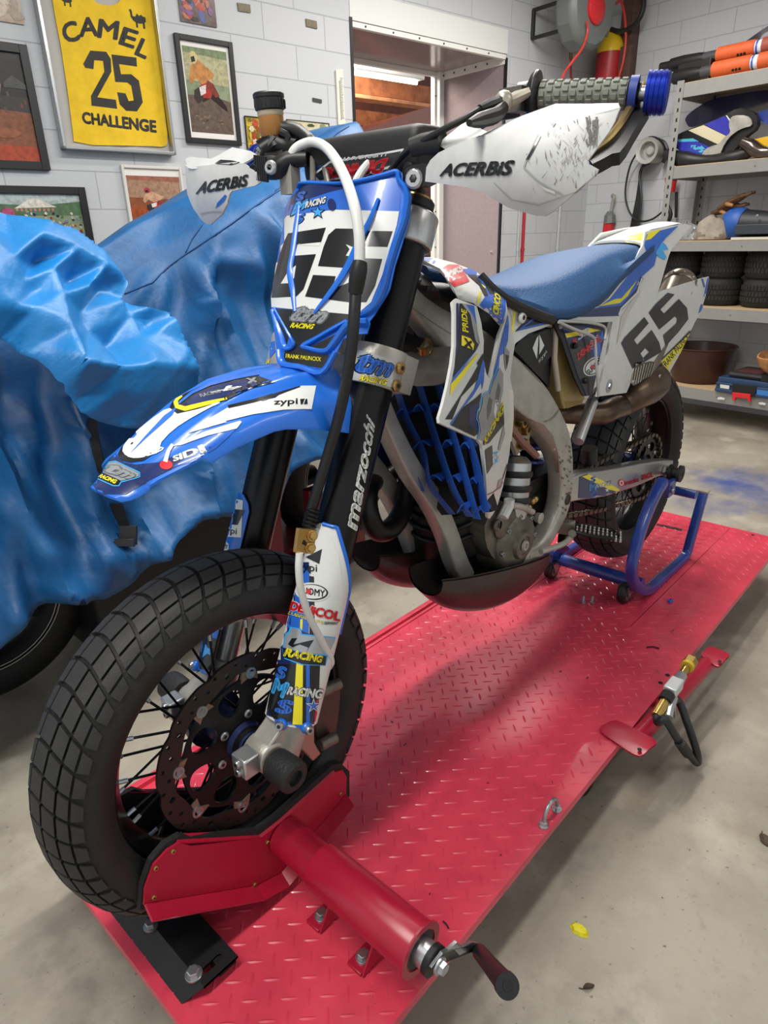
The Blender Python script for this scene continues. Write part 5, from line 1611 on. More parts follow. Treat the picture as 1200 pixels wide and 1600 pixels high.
# ---------------------------------------------------------------- frame
k = M()
beam(k, [(650, 452, .07, 60), (700, 505, .085, 70), (760, 560, .11, 76), (815, 605, .13, 70), (850, 640, .135, 64), (880, 690, .14, 50), (889, 740, .14, 36), (885, 790, .14, 34), (868, 830, .14, 26), (845, 862, .135, 30), (815, 880, .13, 30)], .045, m_alu, .45)
both(k)
k.lathe([(.03, -.07), (.036, -.065), (.036, .065), (.03, .07)], FK(.70, 0, -.055), FD, m_alu, 24)
m_weld = mat('weld_bead', '#8e8a82', .45, .5)
k.line(m_weld, [(850, 659), (858, 657), (866, 651), (872, 642), (875, 630), (874, 618)], 2.4, .0012, 4)
k.line(m_weld, [(800, 548), (820, 572), (845, 598), (868, 615)], 1.4, .0010, 5)
m_grime = mat('frame_grime', '#6f6459', .6, .2, var=.4, vscale=60)
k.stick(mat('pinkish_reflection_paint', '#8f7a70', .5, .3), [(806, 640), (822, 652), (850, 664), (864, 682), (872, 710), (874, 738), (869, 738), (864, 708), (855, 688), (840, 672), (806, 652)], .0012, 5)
for i in range(70):
    rx_, ry_ = random.gauss(886, 7), random.uniform(690, 800); k.stick(m_grime, [(rx_, ry_), (rx_ + random.uniform(1, 4), ry_ + 1), (rx_ + 2, ry_ + random.uniform(2, 6))], .0011 + .00001 * i, 4)
k.line(m_weld, [(640, 478), (670, 500), (705, 522)], 1.2, .0010, 5)
frm = k.build('frame', bike, sharp=50)
k = M()
beam(k, [(600, 628, .075, 30), (622, 680, .075, 30), (650, 735, .075, 32), (684, 785, .075, 34), (705, 830, .075, 32), (722, 880, .075, 34), (735, 905, .075, 30)], .035, m_alu, .3)
k.pair('cradle_tube', frm, sharp=50)
k = M(); k.tube([P(795, 665, Y=.134), P(815, 690, Y=.134), P(838, 712, Y=.134)], .008, mat('pinkish_weld', '#8f6a5e', .5, .4), 8)
for p in ((788, 700), (812, 635)): pass
k.build('weld_strip', frm)
k = M(); k.lathe([(.0, .001), (.010, .001), (.0125, .0015), (.013, 0)], P(887, 781, Y=.1405), (0, 1, 0), m_dark, 20); k.build('frame_hole', frm)
k = M()
for x, y in c6((120, 365), (150, 410), (165, 418), (135, 440), (125, 530), (110, 395)): k.screw(P(x, y, Y=.10), (0, 1, 0), .013, .02, m_gold, m_dark)
k.build('mounting_bolts', frm)
k = M(); k.panel([(800, 640), (832, 668), (826, 690), (808, 712), (800, 690)], planeY(.10), .01, mat('pale_bracket', '#b7ada0', .5), 9); k.build('bracket', frm)
# subframe
k = M()
k.cyl(P(926, 628, Y=.115), P(903, 690, Y=.135), .0135, m_alu2, 18)
k.tube([P(868, 512, Y=.12), P(866, 560, Y=.12), P(872, 610, Y=.125)], .0065, mat('cream_frame', '#b9ae9c', .45, .3), 10)
k.tube([P(868, 512, Y=.12), P(935, 505, Y=.11), P(990, 470, Y=.09)], .009, m_alu, 10)
k.pair('subframe', bike)
# ---------------------------------------------------------------- engine
k = M()
ec = P(812, 850, Y=.13)
k.lathe([(.075, -.10), (.075, -.02), (.070, -.006), (.060, .0), (.034, .004), (.030, .012), (.022, .014), (.020, .010), (0, .010)], ec, (0, 1, 0), m_dirt, 36)
k.lathe([(.013, .012), (.011, .017), (.006, .017), (.005, .013)], ec, (0, 1, 0), m_alu, 20)
k.lathe([(.040, -.09), (.040, .0), (.032, .006)], P(790, 815, Y=.12), (0, 1, 0), m_dirt, 24)
k.panel([(757, 812), (782, 795), (806, 800), (832, 815), (846, 845), (845, 880), (825, 898), (795, 893), (772, 875), (758, 850)], planeY(.115), .14, m_dirt, 12, 1)
for t in range(8):
    a = 2 * pi * t / 8
    k.screw(ec + V((cos(a) * .066, -.004, sin(a) * .066)), (0, 1, 0), .006, .006, m_steel, m_dark)
k.screw(P(776, 820, Y=.12), (0, 1, 0), .014, .006, m_dirt, m_dark)
eng = k.build('engine', bike, sharp=40, bevel=.003)
k = M()
m_eb = mat('black_engine', '#1c1a19', .42, .4, var=.3, vscale=40)
cyl0, cyl1 = V((-.62, 0, .44)), V((-.56, 0, .72))
k.tube([cyl0, cyl0 + (cyl1 - cyl0) * .3, cyl1], [.085, .08, .075], m_eb, 20)
for i in range(6):
    q = cyl0 + (cyl1 - cyl0) * (.2 + .1 * i); k.lathe([(.09, -.004), (.09, .004)], q, cyl1 - cyl0, m_eb, 20)
k.box((-.71, 0, .45), (.28, .13, .14), m_eb)
k.box((-.86, 0, .48), (.16, .18, .14), m_eb)
for x, y in c5((530, 1020), (560, 1100), (590, 980), (560, 1150), (535, 1035)): k.lathe([(.012, 0), (.014, .01), (.008, .014)], P(x, y, Y=.05), (.6, .7, 0), m_gold, 12)
k.build('cylinder_and_crankcase', eng, bevel=.004)
k = M()   # sprocket cover lattice
k.panel([(826, 782), (842, 760), (862, 752), (878, 760), (876, 800), (850, 818), (832, 812)], planeY(.09), .008, m_blkm, 6, 1, holes=[[(840, 776), (850, 768), (853, 778), (843, 786)], [(856, 765), (866, 762), (868, 773), (858, 776)], [(838, 792), (848, 788), (850, 798), (842, 803)], [(856, 784), (868, 780), (868, 792), (857, 796)]])
k.build('sprocket_cover', eng, bevel=.001)
k = M()
k.tube([P(800, 790, Y=.13), P(815, 792, Y=.135), P(832, 800, Y=.13)], .007, m_alu, 10, 3)
k.lathe([(.011, 0), (.013, .012), (.009, .014)], P(838, 808, Y=.12), (0, 1, 0), m_alu, 14)
for x, y in ((832, 783), (836, 780), (822, 778), (826, 793)): k.ball(P(x, y, Y=.115), .008, m_gold, 10)
k.tube([P(786, 808, Y=.14), P(795, 790, Y=.14), P(796, 780, Y=.14)], .011, m_white, 10)
k.build('oil_line', eng)
# shock absorber with reservoir
k = M()
r0, r1 = P(806, 722, Y=.09), P(800, 800, Y=.10)
dd = r1 - r0
k.lathe([(.0, -.016), (.022, -.012), (.034, 0), (.034, dd.length), (.03, dd.length + .012)], r0, dd, m_alu2, 24)
shk = k.build('shock_absorber', bike)
k = M()
for t in (.22, .5, .74): k.lathe([(.0365, -.007), (.0385, -.004), (.0385, .004), (.0365, .007)], r0 + dd * t, dd, m_blk, 24, caps=False)
k.build('rubber_band', shk, kind='stuff')
k = M()
s0_, s1_ = V((-.93, .0, .72)), V((-.95, .0, .44))
hel = [s0_ + (s1_ - s0_) * (i / 96) + V((cos(i * 2 * pi / 14) * .042, sin(i * 2 * pi / 14) * .042, 0)) for i in range(97)]
k.tube(hel, .0065, mat('blue_spring', '#1d2f78', .35, .3), 8)
k.build('spring', shk)
k = M(); k.cyl(s0_, s1_, .022, m_blkm, 16); k.cyl(s0_ + V((0, 0, .0)), s0_ + V((0, 0, .06)), .036, m_eb, 16); k.build('shock_body', shk)
# air box innards behind the spar
k = M(); k.box((-.84, 0, .72), (.2, .14, .2), m_eb); k.build('airbox', bike, bevel=.015)
# exhaust header
k = M()
m_hdr = mat('dark_header', '#2a2827', .35, .6, var=.3)
k.tube([V((-.50, -.01, .64)), P(640, 738, Y=-.02), P(630, 795, Y=-.01), P(610, 826, Y=.0), P(588, 828, Y=0), P(575, 800, Y=-.005), P(574, 768, Y=-.02), P(584, 752, Y=-.06), P(600, 748, Y=-.12), V((-.75, -.13, .62)), V((-1.0, -.11, .64))], .021, m_hdr, 20, 6)
hd = k.build('exhaust_header', bike)
# muffler, end can with a mesh shield and the mid pipe
m_mus = mat('brown_titanium', '#6b5a4a', .35, .8, var=.4, vscale=18)
k = M()
mu0, mu1 = V((-1.19, .085, .675)), P(1062, 443, Y=.055)
k.tube([V((-1.0, -.09, .64)), V((-1.02, .02, .655)), P(935, 647, Y=.09), P(955, 640, Y=.1), P(975, 633, Y=.1)], [.022, .024, .027, .029, .030], m_mus, 20, 5)
ctr = P(996, 612, Y=.115)
k.tube([P(972, 632, Y=.10), P(980, 626, Y=.105), ctr, P(1020, 595, Y=.11)], [.031, .046, .054, .051], m_mus, 28, 4)
muf = k.build('muffler', bike, sharp=50)
k = M()
m_sil2 = mat('titanium_can', '#8f8578', .32, .8, var=.2, vscale=20)
k.tube([ctr + V((-.02, -.02, .04)), mu1 - (mu1 - ctr) * .12, mu1 + V((0, 0, .0))], [.045, .048, .046], m_sil2, 28)
d_ = (mu1 - ctr).normalized()
k.lathe([(.0475, -.02), (.049, -.018), (.049, .004), (.043, .014), (.02, .016), (.018, .0)], mu1, d_, m_sil2, 28, caps=False)
for i in range(10):
    a, b, _ = frame(d_); t = 2 * pi * i / 10; dd_ = a * cos(t) + b * sin(t)
    k.ball(mu1 - d_ * .008 + dd_ * .049, .0035, m_steel, 8)
k.build('silencer', muf, sharp=50)
k = M()
sh_ol = [(984, 590), (990, 576), (1004, 567), (1022, 565), (1036, 571), (1045, 582), (1028, 586), (1010, 590), (997, 600), (988, 604)]
k.panel(sh_ol, lambda x, y: P(x, y, Y=.150 - .0009 * abs(x - 1005)), .003, mat('mesh_backing', '#5b554c', .5, .4), 6, 1)
for i in range(14): k.line(mat('bright_wire', '#c9c6bd', .35, .7), [(985 + 3.6 * i, 606 - 1.6 * i), (992 + 3.9 * i, 560 + .6 * i)], 1.3, .001, 3)
for q in ((989, 597), (1030, 588)): k.screw(P(*q, Y=.152), (0, 1, 0), .006, .004, m_steel, m_dark)
k.line(mat('bright_wire', '#c9c6bd', .35, .7), sh_ol + [sh_ol[0]], 2.2, .0012, 3)
k.build('heat_shield', muf)
# skid plate: two bulging cheeks
k = M()
for sg in (1, -1):
    rings = []
    for i in range(17):
        t = i / 16
        X = -.43 - .42 * t
        zt = .46 - .10 * t + .0 * t
        e_ = sin(pi * min(1, .035 + t * .9)) ** .45
        dep = .118 * e_
        yc = sg * .082
        rings.append([V((X, yc + (.03 + .036 * e_) * cos(a), zt - dep * max(0.0, sin(a)) ** .8)) for a in [pi * j / 14 for j in range(15)]])
    inn = [[p + V((0, (sg * .085 - p.y) * .06, .004)) for p in r] for r in rings]
    k.loft(rings, m_carb, closed=False, caps=False); k.loft([r[::-1] for r in inn], m_carb, closed=False, caps=False)
k.box((-.68, 0, .392), (.30, .10, .006), m_carb)
k.build('skid_plate', bike, sharp=60)
# ---------------------------------------------------------------- radiator with blue louvres
k = M()
radp = lambda x, y, o=0.0: P(x, y, n=V((1, .12, .18)), d=-.33 + o)
k.panel([(608, 625), (640, 592), (706, 590), (735, 690), (768, 800), (690, 805), (660, 760), (635, 690)], lambda x, y: radp(x, y, -.03), .03, m_rad, 12)
rad = k.build('radiator', bike)
k = M()
k.panel([(628, 560), (640, 548), (700, 540), (712, 545), (712, 598), (640, 606), (632, 590)], lambda x, y: radp(x, y, .045), .05, m_alu, 10, 2, disp=lambda x, y: .012 * max(0, 1 - ((y - 572) / 30) ** 2))
k.build('radiator_tank', rad)
k = M()
k.tube([P(625, 530, Y=.03), P(643, 536, Y=.05), P(660, 541, Y=.07)], .014, m_blk, 12, 3)
k.tube([P(660, 541, Y=.072), P(672, 546, Y=.08)], .010, m_alu2, 12); k.tube([P(663, 537, Y=.076), P(663, 547, Y=.07)], .015, m_gold, 12)
k.tube([P(640, 520, Y=.02), P(655, 512, Y=.02), P(690, 515, Y=.0)], .012, m_blk, 10, 3)
k.build('radiator_hose', rad)
m_lou = mat('blue_louvre', '#2c5cb4', .38)
slats = [[(608, 628), (622, 668), (640, 715), (664, 768)], [(622, 596), (639, 650), (665, 704), (676, 756), (712, 804)], [(656, 585), (672, 640), (691, 700), (714, 765), (740, 808)], [(686, 578), (697, 624), (712, 676), (727, 726), (745, 790), (752, 812)], [(728, 664), (747, 715), (757, 762), (765, 800)]]
for q in slats:
    k = M()
    f_ = catmull([radp(x, y, .042) for x, y in q], 5)
    b_ = catmull([radp(x - 1, y + 2, .004) + V((0, -.014, 0)) for x, y in q], 5)
    n_ = V((.25, .95, 0)).normalized() * .0028
    vs = f_ + b_ + [p - n_ for p in f_] + [p - n_ for p in b_]
    n = len(f_); fs = []
    for i in range(n - 1):
        fs += [(i, i + 1, n + i + 1, n + i), (3 * n + i, 3 * n + i + 1, 2 * n + i + 1, 2 * n + i), (2 * n + i, 2 * n + i + 1, i + 1, i), (n + i, n + i + 1, 3 * n + i + 1, 3 * n + i)]
    fs += [(0, n, 3 * n, 2 * n), (n - 1, 3 * n - 1, 4 * n - 1, 2 * n - 1)]
    k.add(vs, fs, m_lou)
    k.build('louvre_slat', rad)
for xa, ya, xb, yb in [(644, 642, 662, 640), (668, 642, 688, 638), (688, 700, 706, 694), (716, 702, 734, 700), (664, 752, 690, 750), (700, 752, 718, 752), (730, 758, 745, 754), (714, 800, 732, 794), (740, 802, 756, 800), (645, 700, 672, 695), (616, 650, 640, 645), (690, 596, 704, 592), (660, 596, 686, 594)]:
    k = M()
    a, b = radp(xa, ya, .028), radp(xb, yb, .028)
    m_ = (a + b) / 2 + V((.0, 0, .012))
    f_ = catmull([a, m_, b], 6); dv = V((-.055, -.02, -.012)); dz = V((0, 0, -.003))
    n = len(f_)
    vs = f_ + [p + dv for p in f_] + [p + dz for p in f_] + [p + dv + dz for p in f_]
    fs = []
    for i in range(n - 1): fs += [(i, i + 1, n + i + 1, n + i), (3 * n + i, 3 * n + i + 1, 2 * n + i + 1, 2 * n + i), (2 * n + i, 2 * n + i + 1, i + 1, i), (n + i, n + i + 1, 3 * n + i + 1, 3 * n + i)]
    k.add(vs, fs, m_lou)
    k.build('louvre_bridge', rad)
# right hand radiator scoop seen between fork and frame
k = M()
k.panel([(556, 660), (575, 640), (592, 652), (612, 690), (626, 722), (620, 742), (604, 747), (580, 735), (565, 715)], lambda x, y: P(x, y, Y=-.15 + .0004 * (x - 560)), .004, m_lou, 8, 1)
k.line(m_sil, [(593, 657), (612, 690), (624, 722)], 4, .001, 4)
k.stick(m_navy, [(580, 690), (600, 690), (612, 720), (606, 738), (585, 728)], .001, 5)
k.stick(m_sil, [(604, 735), (612, 712), (620, 728)], .0014, 4)
k.build('radiator_scoop', rad)
# ---------------------------------------------------------------- left and right shrouds
shr = surfY([(708, 470, .155), (745, 480, .150), (704, 580, .190), (686, 655, .222), (695, 665, .222), (748, 690, .205), (762, 770, .180), (764, 810, .165), (785, 760, .160), (799, 660, .152), (764, 590, .178), (780, 530, .140), (793, 470, .120), (805, 540, .128)])
k = M()
sh_out = [(707, 471), (712, 466), (726, 471), (745, 478), (752, 504), (756, 532), (755, 560), (760, 584), (765, 592), (768, 580), (778, 532), (780, 523), (791, 495), (793, 465), (800, 470), (806, 500), (806, 530), (801, 560), (797, 590), (800, 605), (803, 618), (800, 660), (796, 710), (786, 760), (776, 795), (765, 811), (762, 808), (761, 772), (759, 743), (753, 696), (747, 688), (720, 676), (695, 665), (687, 661), (686, 653), (692, 633), (699, 604), (706, 568), (709, 540), (709, 490)]
k.panel(sh_out, shr, .005, m_white, 8)
k.stick(m_navy, cF((362, 470), (380, 470), (382, 600), (375, 800), (350, 980), (355, 1010), (345, 1020), (362, 800)), .0006, 5)
k.stick(m_pk, cF((385, 470), (440, 478), (500, 488), (530, 700), (545, 780), (520, 830), (420, 970), (340, 1040), (330, 1060), (350, 960), (378, 800)), .0007, 5)
k.stick(m_sil, cF((400, 470), (500, 490), (530, 720), (540, 800), (510, 760), (470, 560)), .0010, 5)
k.stick(m_pb, cF((440, 482), (500, 490), (520, 640), (490, 560)), .0012, 5)
k.text(m_py, 'X-PRIDE', cF((402, 800), (470, 745), (440, 545), (388, 525)), .0013, .03, 0, 3) if False else None
k.text(m_py, 'PRIDE', cF((455, 700), (440, 520), (398, 512), (408, 700)), .0014, .03, .2, 3)
k.stick(m_py, cF((402, 720), (470, 745), (500, 790), (492, 835), (400, 800)), .0013, 4)
k.text(m_pk, 'X', cF((418, 812), (488, 832), (485, 770), (415, 735)), .0016, .06, 0, 3)
k.stick(m_pb, cF((545, 800), (330, 1080), (340, 1040), (520, 830)) , .0012, 4)
k.stick(m_py, cF((530, 860), (528, 880), (310, 1190), (318, 1100), (510, 880)), .0014, 5)
k.stick(m_pb, cF((330, 1060), (420, 970), (510, 862), (320, 1100)), .0013, 4)
k.stick(m_pk, cF((520, 940), (570, 860), (580, 1010), (400, 1200)) + cG((250, 520), (190, 520), (330, 300), (420, 150), (470, 60)), .0010, 5)
k.stick(m_pb, cF((580, 860), (582, 960), (575, 1080), (560, 1150)) + cG((500, 200), (420, 330), (320, 440), (245, 565), (230, 560), (330, 420), (440, 260)), .0013, 5)
k.stick(m_pk, cG((330, 425), (460, 330), (500, 290), (470, 430), (460, 520), (480, 560), (470, 640), (440, 665), (240, 570)), .0011, 5)
k.stick(m_navy, cG((400, 400), (480, 380), (470, 520), (475, 600), (445, 620), (390, 560)), .0012, 5)
k.line(m_lb, cG((462, 690), (480, 620), (470, 540), (455, 520), (460, 450), (490, 400), (500, 320), (540, 280), (560, 300), (585, 200), (640, 60)), 1.6, .0018, 4)
k.stick(m_sil, cG((470, 685), (490, 620), (478, 540), (468, 500), (500, 410), (510, 330), (545, 295), (565, 310), (600, 190), (650, 80), (682, 130), (680, 280), (640, 470), (560, 620), (515, 700)), .0017, 6)
k.stick(m_grey, cG((540, 420), (560, 330), (590, 350), (575, 460), (545, 520)), .0019, 5); k.stick(m_grey, cG((610, 340), (640, 200), (660, 260), (630, 420)), .0019, 5)
k.stick(m_pw, cG((600, 450), (620, 330), (640, 380), (610, 520)), .0019, 5)
k.stick(m_pk, cG((510, 740), (520, 690), (600, 600), (680, 380), (690, 560), (640, 620), (560, 720)), .0020, 5)
k.text(m_py, 'RACING', cG((525, 738), (690, 440), (682, 360), (515, 690)), .0023, .05, .1, 3)
k.stick(m_pk, cG((530, 780), (590, 740), (600, 900), (548, 985)), .0012, 5)
k.stick(m_lb, cG((588, 810), (640, 790), (650, 870), (595, 905)), .0014, 4); k.text(m_pw, 'M', cG((592, 895), (645, 870), (640, 800), (590, 820)), .0017, .05, 0, 3)
k.stick(m_sil, cG((640, 770), (690, 560), (700, 640), (655, 790)), .0014, 5)
k.line(m_pk, cG((552, 1160), (600, 1140), (660, 1090), (720, 900)), 1.2, .0012, 4)
k.stick(m_sil, cG((630, 1120), (645, 1040), (680, 1020), (685, 1060), (660, 1110)), .0012, 4)
k.stick(m_pb, cF((765, 560), (772, 640), (765, 760), (735, 860), (700, 880), (690, 1000), (650, 1090), (655, 1000), (690, 860), (720, 730)), .0011, 5)
k.stick(m_sil, cF((735, 800), (775, 850), (770, 920), (745, 1000), (735, 900)), .0015, 5); k.stick(m_pk, cF((742, 870), (770, 880), (752, 985)), .0018, 4)
shL = k.build('radiator_shroud', bike, sharp=50)
k = M(); k.panel(sh_out, shr, .005, m_white, 12)
k.v = [V((p.x, -p.y, p.z)) for p in k.v]; k.f = [f[::-1] for f in k.f]; k.build('radiator_shroud', bike, sharp=50)
k = M()   # the pale strap behind the shroud edge
beam(k, [(797, 612, .150, 10), (794, 660, .155, 12), (790, 700, .155, 12), (780, 750, .155, 10), (772, 790, .155, 6)], .01, m_white)
beam(k, [(800, 610, .152, 8), (801, 650, .152, 9), (798, 690, .150, 7)], .012, mat('cream_plastic2', '#d8d2c4', .4))
k.build('shroud_strap', bike)
# tank cover
k = M()
tk = surfY([(652, 403, .06), (690, 420, .10), (720, 470, .14), (745, 480, .145), (760, 440, .09), (790, 465, .115), (785, 510, .13), (676, 403, .05), (735, 425, .07)])
k.panel([(652, 402), (675, 402), (708, 410), (742, 423), (768, 443), (790, 464), (793, 490), (784, 508), (783, 512), (764, 490), (747, 479), (740, 474), (715, 467), (711, 456), (698, 432), (688, 420), (670, 411)], tk, .004, m_white, 7)
k.stick(m_pb, cF((60, 112), (180, 120), (150, 150)), .0006, 4); k.line(m_py, cF((150, 155), (200, 122)), 4, .0008, 4); k.line(m_pb, cF((180, 158), (215, 122)), 3, .0009, 4)
k.stick(m_pr, cF((242, 208), (300, 170), (395, 170), (430, 235), (465, 300), (345, 345)), .0010, 4)
k.text(m_pw, 'MKS', cF((300, 270), (420, 225), (400, 180), (310, 215)), .0014, .06, .1, 3)
k.text(m_pw, 'product', cF((335, 300), (425, 275), (420, 255), (330, 280)), .0014, .02, 0, 3)
k.stick(m_pb, cF((385, 165), (480, 205), (590, 260), (700, 370), (750, 430), (750, 520), (725, 640), (640, 590), (545, 480), (590, 420), (500, 260), (440, 240)), .0008, 5)
k.stick(m_pk, cF((450, 250), (510, 250), (590, 350), (610, 410), (580, 412), (540, 330)), .0012, 4); k.stick(m_pk, cF((540, 235), (585, 250), (660, 370), (655, 400), (625, 400)), .0012, 4); k.stick(m_pk, cF((590, 250), (650, 290), (720, 380), (700, 400), (670, 370)), .0012, 4)
k.stick(m_py, cF((550, 245), (580, 250), (605, 290), (590, 300)), .0014, 3); k.stick(m_py, cF((668, 335), (712, 385), (700, 400)), .0014, 3); k.line(m_py, cF((528, 465), (550, 380)), 3, .0014, 4); k.stick(m_py, cF((555, 320), (590, 345), (590, 360), (570, 345)), .0014, 3)
k.text(m_py, 'CINCO', cF((690, 560), (712, 415), (660, 385), (640, 540)), .0014, .06, .2, 3, m_pk, .06)
k.text(m_sil, 'RACING', cF((705, 565), (722, 430), (712, 425), (694, 555)), .0014, .03, 0, 3)
k.mirror()
tkc = k.build('tank_cover', bike, sharp=50)
k = M()
k.panel([(652, 408), (672, 416), (688, 428), (698, 442), (711, 464), (745, 484), (783, 514), (778, 530), (748, 500), (710, 478), (680, 462), (650, 440), (645, 420)], lambda x, y: tk(x, y) + V((-.014, -.034, -.008)), .008, m_bplast, 9)
k.pair('tank_underside', bike)
k = M()
ax_ = [(-.42, .05, 1.0, .02), (-.47, .075, 1.005, .05), (-.55, .10, 1.0, .07), (-.65, .11, .975, .08), (-.74, .11, .94, .07)]
rings = []
for X, w, z, h in ax_: rings.append([V((X, w * (1 if cos(t) > 0 else -1) * abs(cos(t)) ** .7, z - h + h * (1 if sin(t) > 0 else -1) * abs(sin(t)) ** .7)) for t in [2 * pi * i / 24 for i in range(24)]])
k.loft(rings, m_bplast); k.build('fuel_tank', bike)
# ---------------------------------------------------------------- seat
st = [(-.50, .045, .035, 1.03, .985, 1.0), (-.56, .07, .055, 1.014, .975, .99), (-.63, .10, .075, .997, .955, .965), (-.70, .122, .085, .985, .935, .94), (-.76, .134, .090, .983, .918, .92), (-.84, .140, .095, .988, .912, .905), (-.92, .140, .098, 1.000, .918, .905), (-1.0, .136, .097, 1.015, .935, .92), (-1.08, .128, .092, 1.028, .96, .945), (-1.18, .116, .085, 1.036, .985, .97), (-1.28, .10, .075, 1.041, 1.005, .99), (-1.37, .085, .06, 1.042, 1.02, 1.01)]
rings = []
for X, wb_, wt, zt, zb, zu in st:
    half = [(0, zt), (wt * .5, zt - .0015), (wt * .85, zt - .006), (wt, zt - .013), (wt + (wb_ - wt) * .35, zt - .03 - .1 * (zt - zb)), (wb_ * .985, zb + .018), (wb_, zb + .004), (wb_ - .006, zb - .006), (wb_ * .6, zu - .004), (0, zu - .004)]
    h2 = [V((X, y, z)) for y, z in half]
    rings.append(h2 + [V((p.x, -p.y, p.z)) for p in h2[-2:0:-1]])
rr_ = []
for j in range(len(rings[0])):
    rr_.append(catmull([r[j] for r in rings], 3))
rings = [[rr_[j][i] for j in range(len(rr_))] for i in range(len(rr_[0]))]
k = M(); k.loft(rings, m_seat)
seat = k.build('seat', bike, sharp=60)
k = M()
edge = [P(750, 432, Y=.085), P(772, 455, Y=.11), P(800, 474, Y=.125), (P(835, 490, Y=.138)), P(862, 500, Y=.142)]
k.tube(edge, .010, m_bplast, 8, 4)
k.pair('seat_base', seat)
# ---------------------------------------------------------------- side panels and tail
sp = surfY([(795, 466, .118), (806, 530, .128), (862, 502, .138), (840, 515, .136), (815, 490, .13), (862, 512, .138)], 1)
k = M()
k.panel([(794, 466), (836, 486), (862, 501), (863, 507), (826, 521), (806, 536), (801, 545), (799, 520), (800, 495)], sp, .004, m_white, 7)
k.stick(m_pk, cF((820, 692), (950, 540), (980, 550), (1110, 610), (1110, 622), (900, 672)), .0008, 5)
k.stick(m_pb, cF((835, 688), (1000, 552), (1020, 565), (880, 660), (1080, 612), (1108, 620), (900, 668)), .0012, 5)
k.line(m_py, cF((825, 460), (800, 700)), 3, .0008, 5)
k.screw(P(815, 496, Y=.132), (0, 1, 0), .011, .005, m_white, m_dark)
k.pair('side_panel', bike, sharp=50)
k = M()
k.panel([(803, 545), (812, 533), (830, 524), (862, 512), (862, 555), (838, 584), (804, 548)], planeY(.120), .02, m_bplast, 7)
k.panel([(838, 584), (862, 555), (858, 605), (846, 592)], planeY(.112), .015, m_bplast, 7)
k.stick(m_pw, cF((1010, 710), (1050, 800), (1010, 870), (1012, 790)), .0008, 4); k.stick(m_pw, cF((990, 740), (1005, 720), (1000, 800), (992, 905), (958, 820)), .0008, 4)
k.text(m_pw, 'zypi', cF((1010, 945), (1075, 855), (1062, 835), (998, 915)), .0010, .02, 0, 3)
k.line(m_grey, cF((820, 780), (1000, 690), (1100, 655)), 2, .001, 4)
k.pair('airbox_cover', bike, sharp=40)
k = M()
kh = mat('khaki_tank', '#a8905c', .4, var=.15, vscale=12)
k.panel(cH((190, 375), (225, 370), (260, 420), (330, 620), (380, 770), (360, 800), (250, 840), (235, 800), (200, 560)), planeY(.112), .2, kh, 10)
k.stick(mat('khaki_dark', '#8c6f34', .4), cH((245, 790), (340, 785), (380, 772), (360, 800), (262, 832)), .0008, 5)
k.build('rear_tank', bike, bevel=.004)
rear = surfY([(872, 508, .135), (930, 620, .142), (980, 614, .142), (1045, 581, .125), (1107, 430, .10), (1023, 478, .118), (960, 510, .130), (990, 430, .10), (1080, 352, .055), (1048, 390, .085), (1037, 430, .10)])
k = M()
k.panel(cH((190, 285), (300, 285), (420, 265), (590, 262), (540, 300), (480, 560), (455, 690), (440, 755), (385, 760), (330, 640), (250, 400)), lambda x, y: rear(x, y) + V((0, -.008, 0)), .004, m_bplast, 7)
k.stick(m_navy, cH((230, 320), (400, 310), (480, 345), (485, 420), (455, 620), (440, 740), (385, 755), (330, 630), (255, 400)), .0008, 5)
k.stick(m_pk, cH((262, 410), (320, 420), (405, 400), (420, 620), (440, 740), (388, 756), (330, 620)), .0011, 5)
k.stick(m_pb, cH((420, 460), (485, 345), (492, 420), (460, 600), (445, 660), (425, 480)), .0012, 5)
k.stick(m_py, cH((248, 365), (330, 352), (400, 330), (470, 345), (340, 375), (258, 392)), .0013, 4)
k.text(m_pr, 'S', cH((300, 440), (325, 430), (320, 390), (295, 400)), .0014, .06, 0, 3); k.text(m_pw, 'SR', cH((330, 410), (405, 360), (400, 320), (325, 365)), .0014, .04, .1, 3)
k.text(m_pr, 'DENiCOL', cH((330, 535), (480, 405), (462, 365), (318, 495)), .0016, .06, .1, 3, m_pw, .06)
k.stick(m_pw, cH(*el(425, 570, 72, 50, -.72)), .0015, 4); k.stick(m_pk, cH(*el(425, 570, 64, 43, -.72)), .0017, 4); k.stick(m_pw, cH(*el(425, 570, 58, 37, -.72)), .0019, 4)
k.text(m_pk, 'SUOMY', cH((395, 625), (478, 540), (460, 515), (378, 600)), .0022, .03, 0, 3); k.stick(m_pr, cH(*el(418, 572, 12, 12)), .0024, 3)
k.ball(P(*cH((315, 440))[0], Y=.138), .007, m_dark, 10); k.ball(P(*cH((380, 660))[0], Y=.142), .007, m_dark, 10)
k.pair('airbox_panel', bike, sharp=40)
k = M()   # pale frame round the air box panel
def strapline(pts, w, mt, o=.006):
    q = catmull([rear(*p) + V((0, o, 0)) for p in pts], 4); k.tube(q, w, mt, 8)
strapline(cH((195, 292), (300, 340), (405, 380), (425, 430), (432, 560), (445, 750)), [.003, .0035, .0035, .003, .003, .003], mat('grey_trim', '#b3b3ae', .4))
strapline(cH((200, 285), (380, 295), (470, 315), (490, 345), (485, 400)), .003, mat('grey_trim', '#b3b3ae', .4))
k.build('panel_trim', bike)
tail_ol = [(930, 620), (936, 600), (950, 545), (960, 502), (964, 496), (935, 497)] 
k = M()
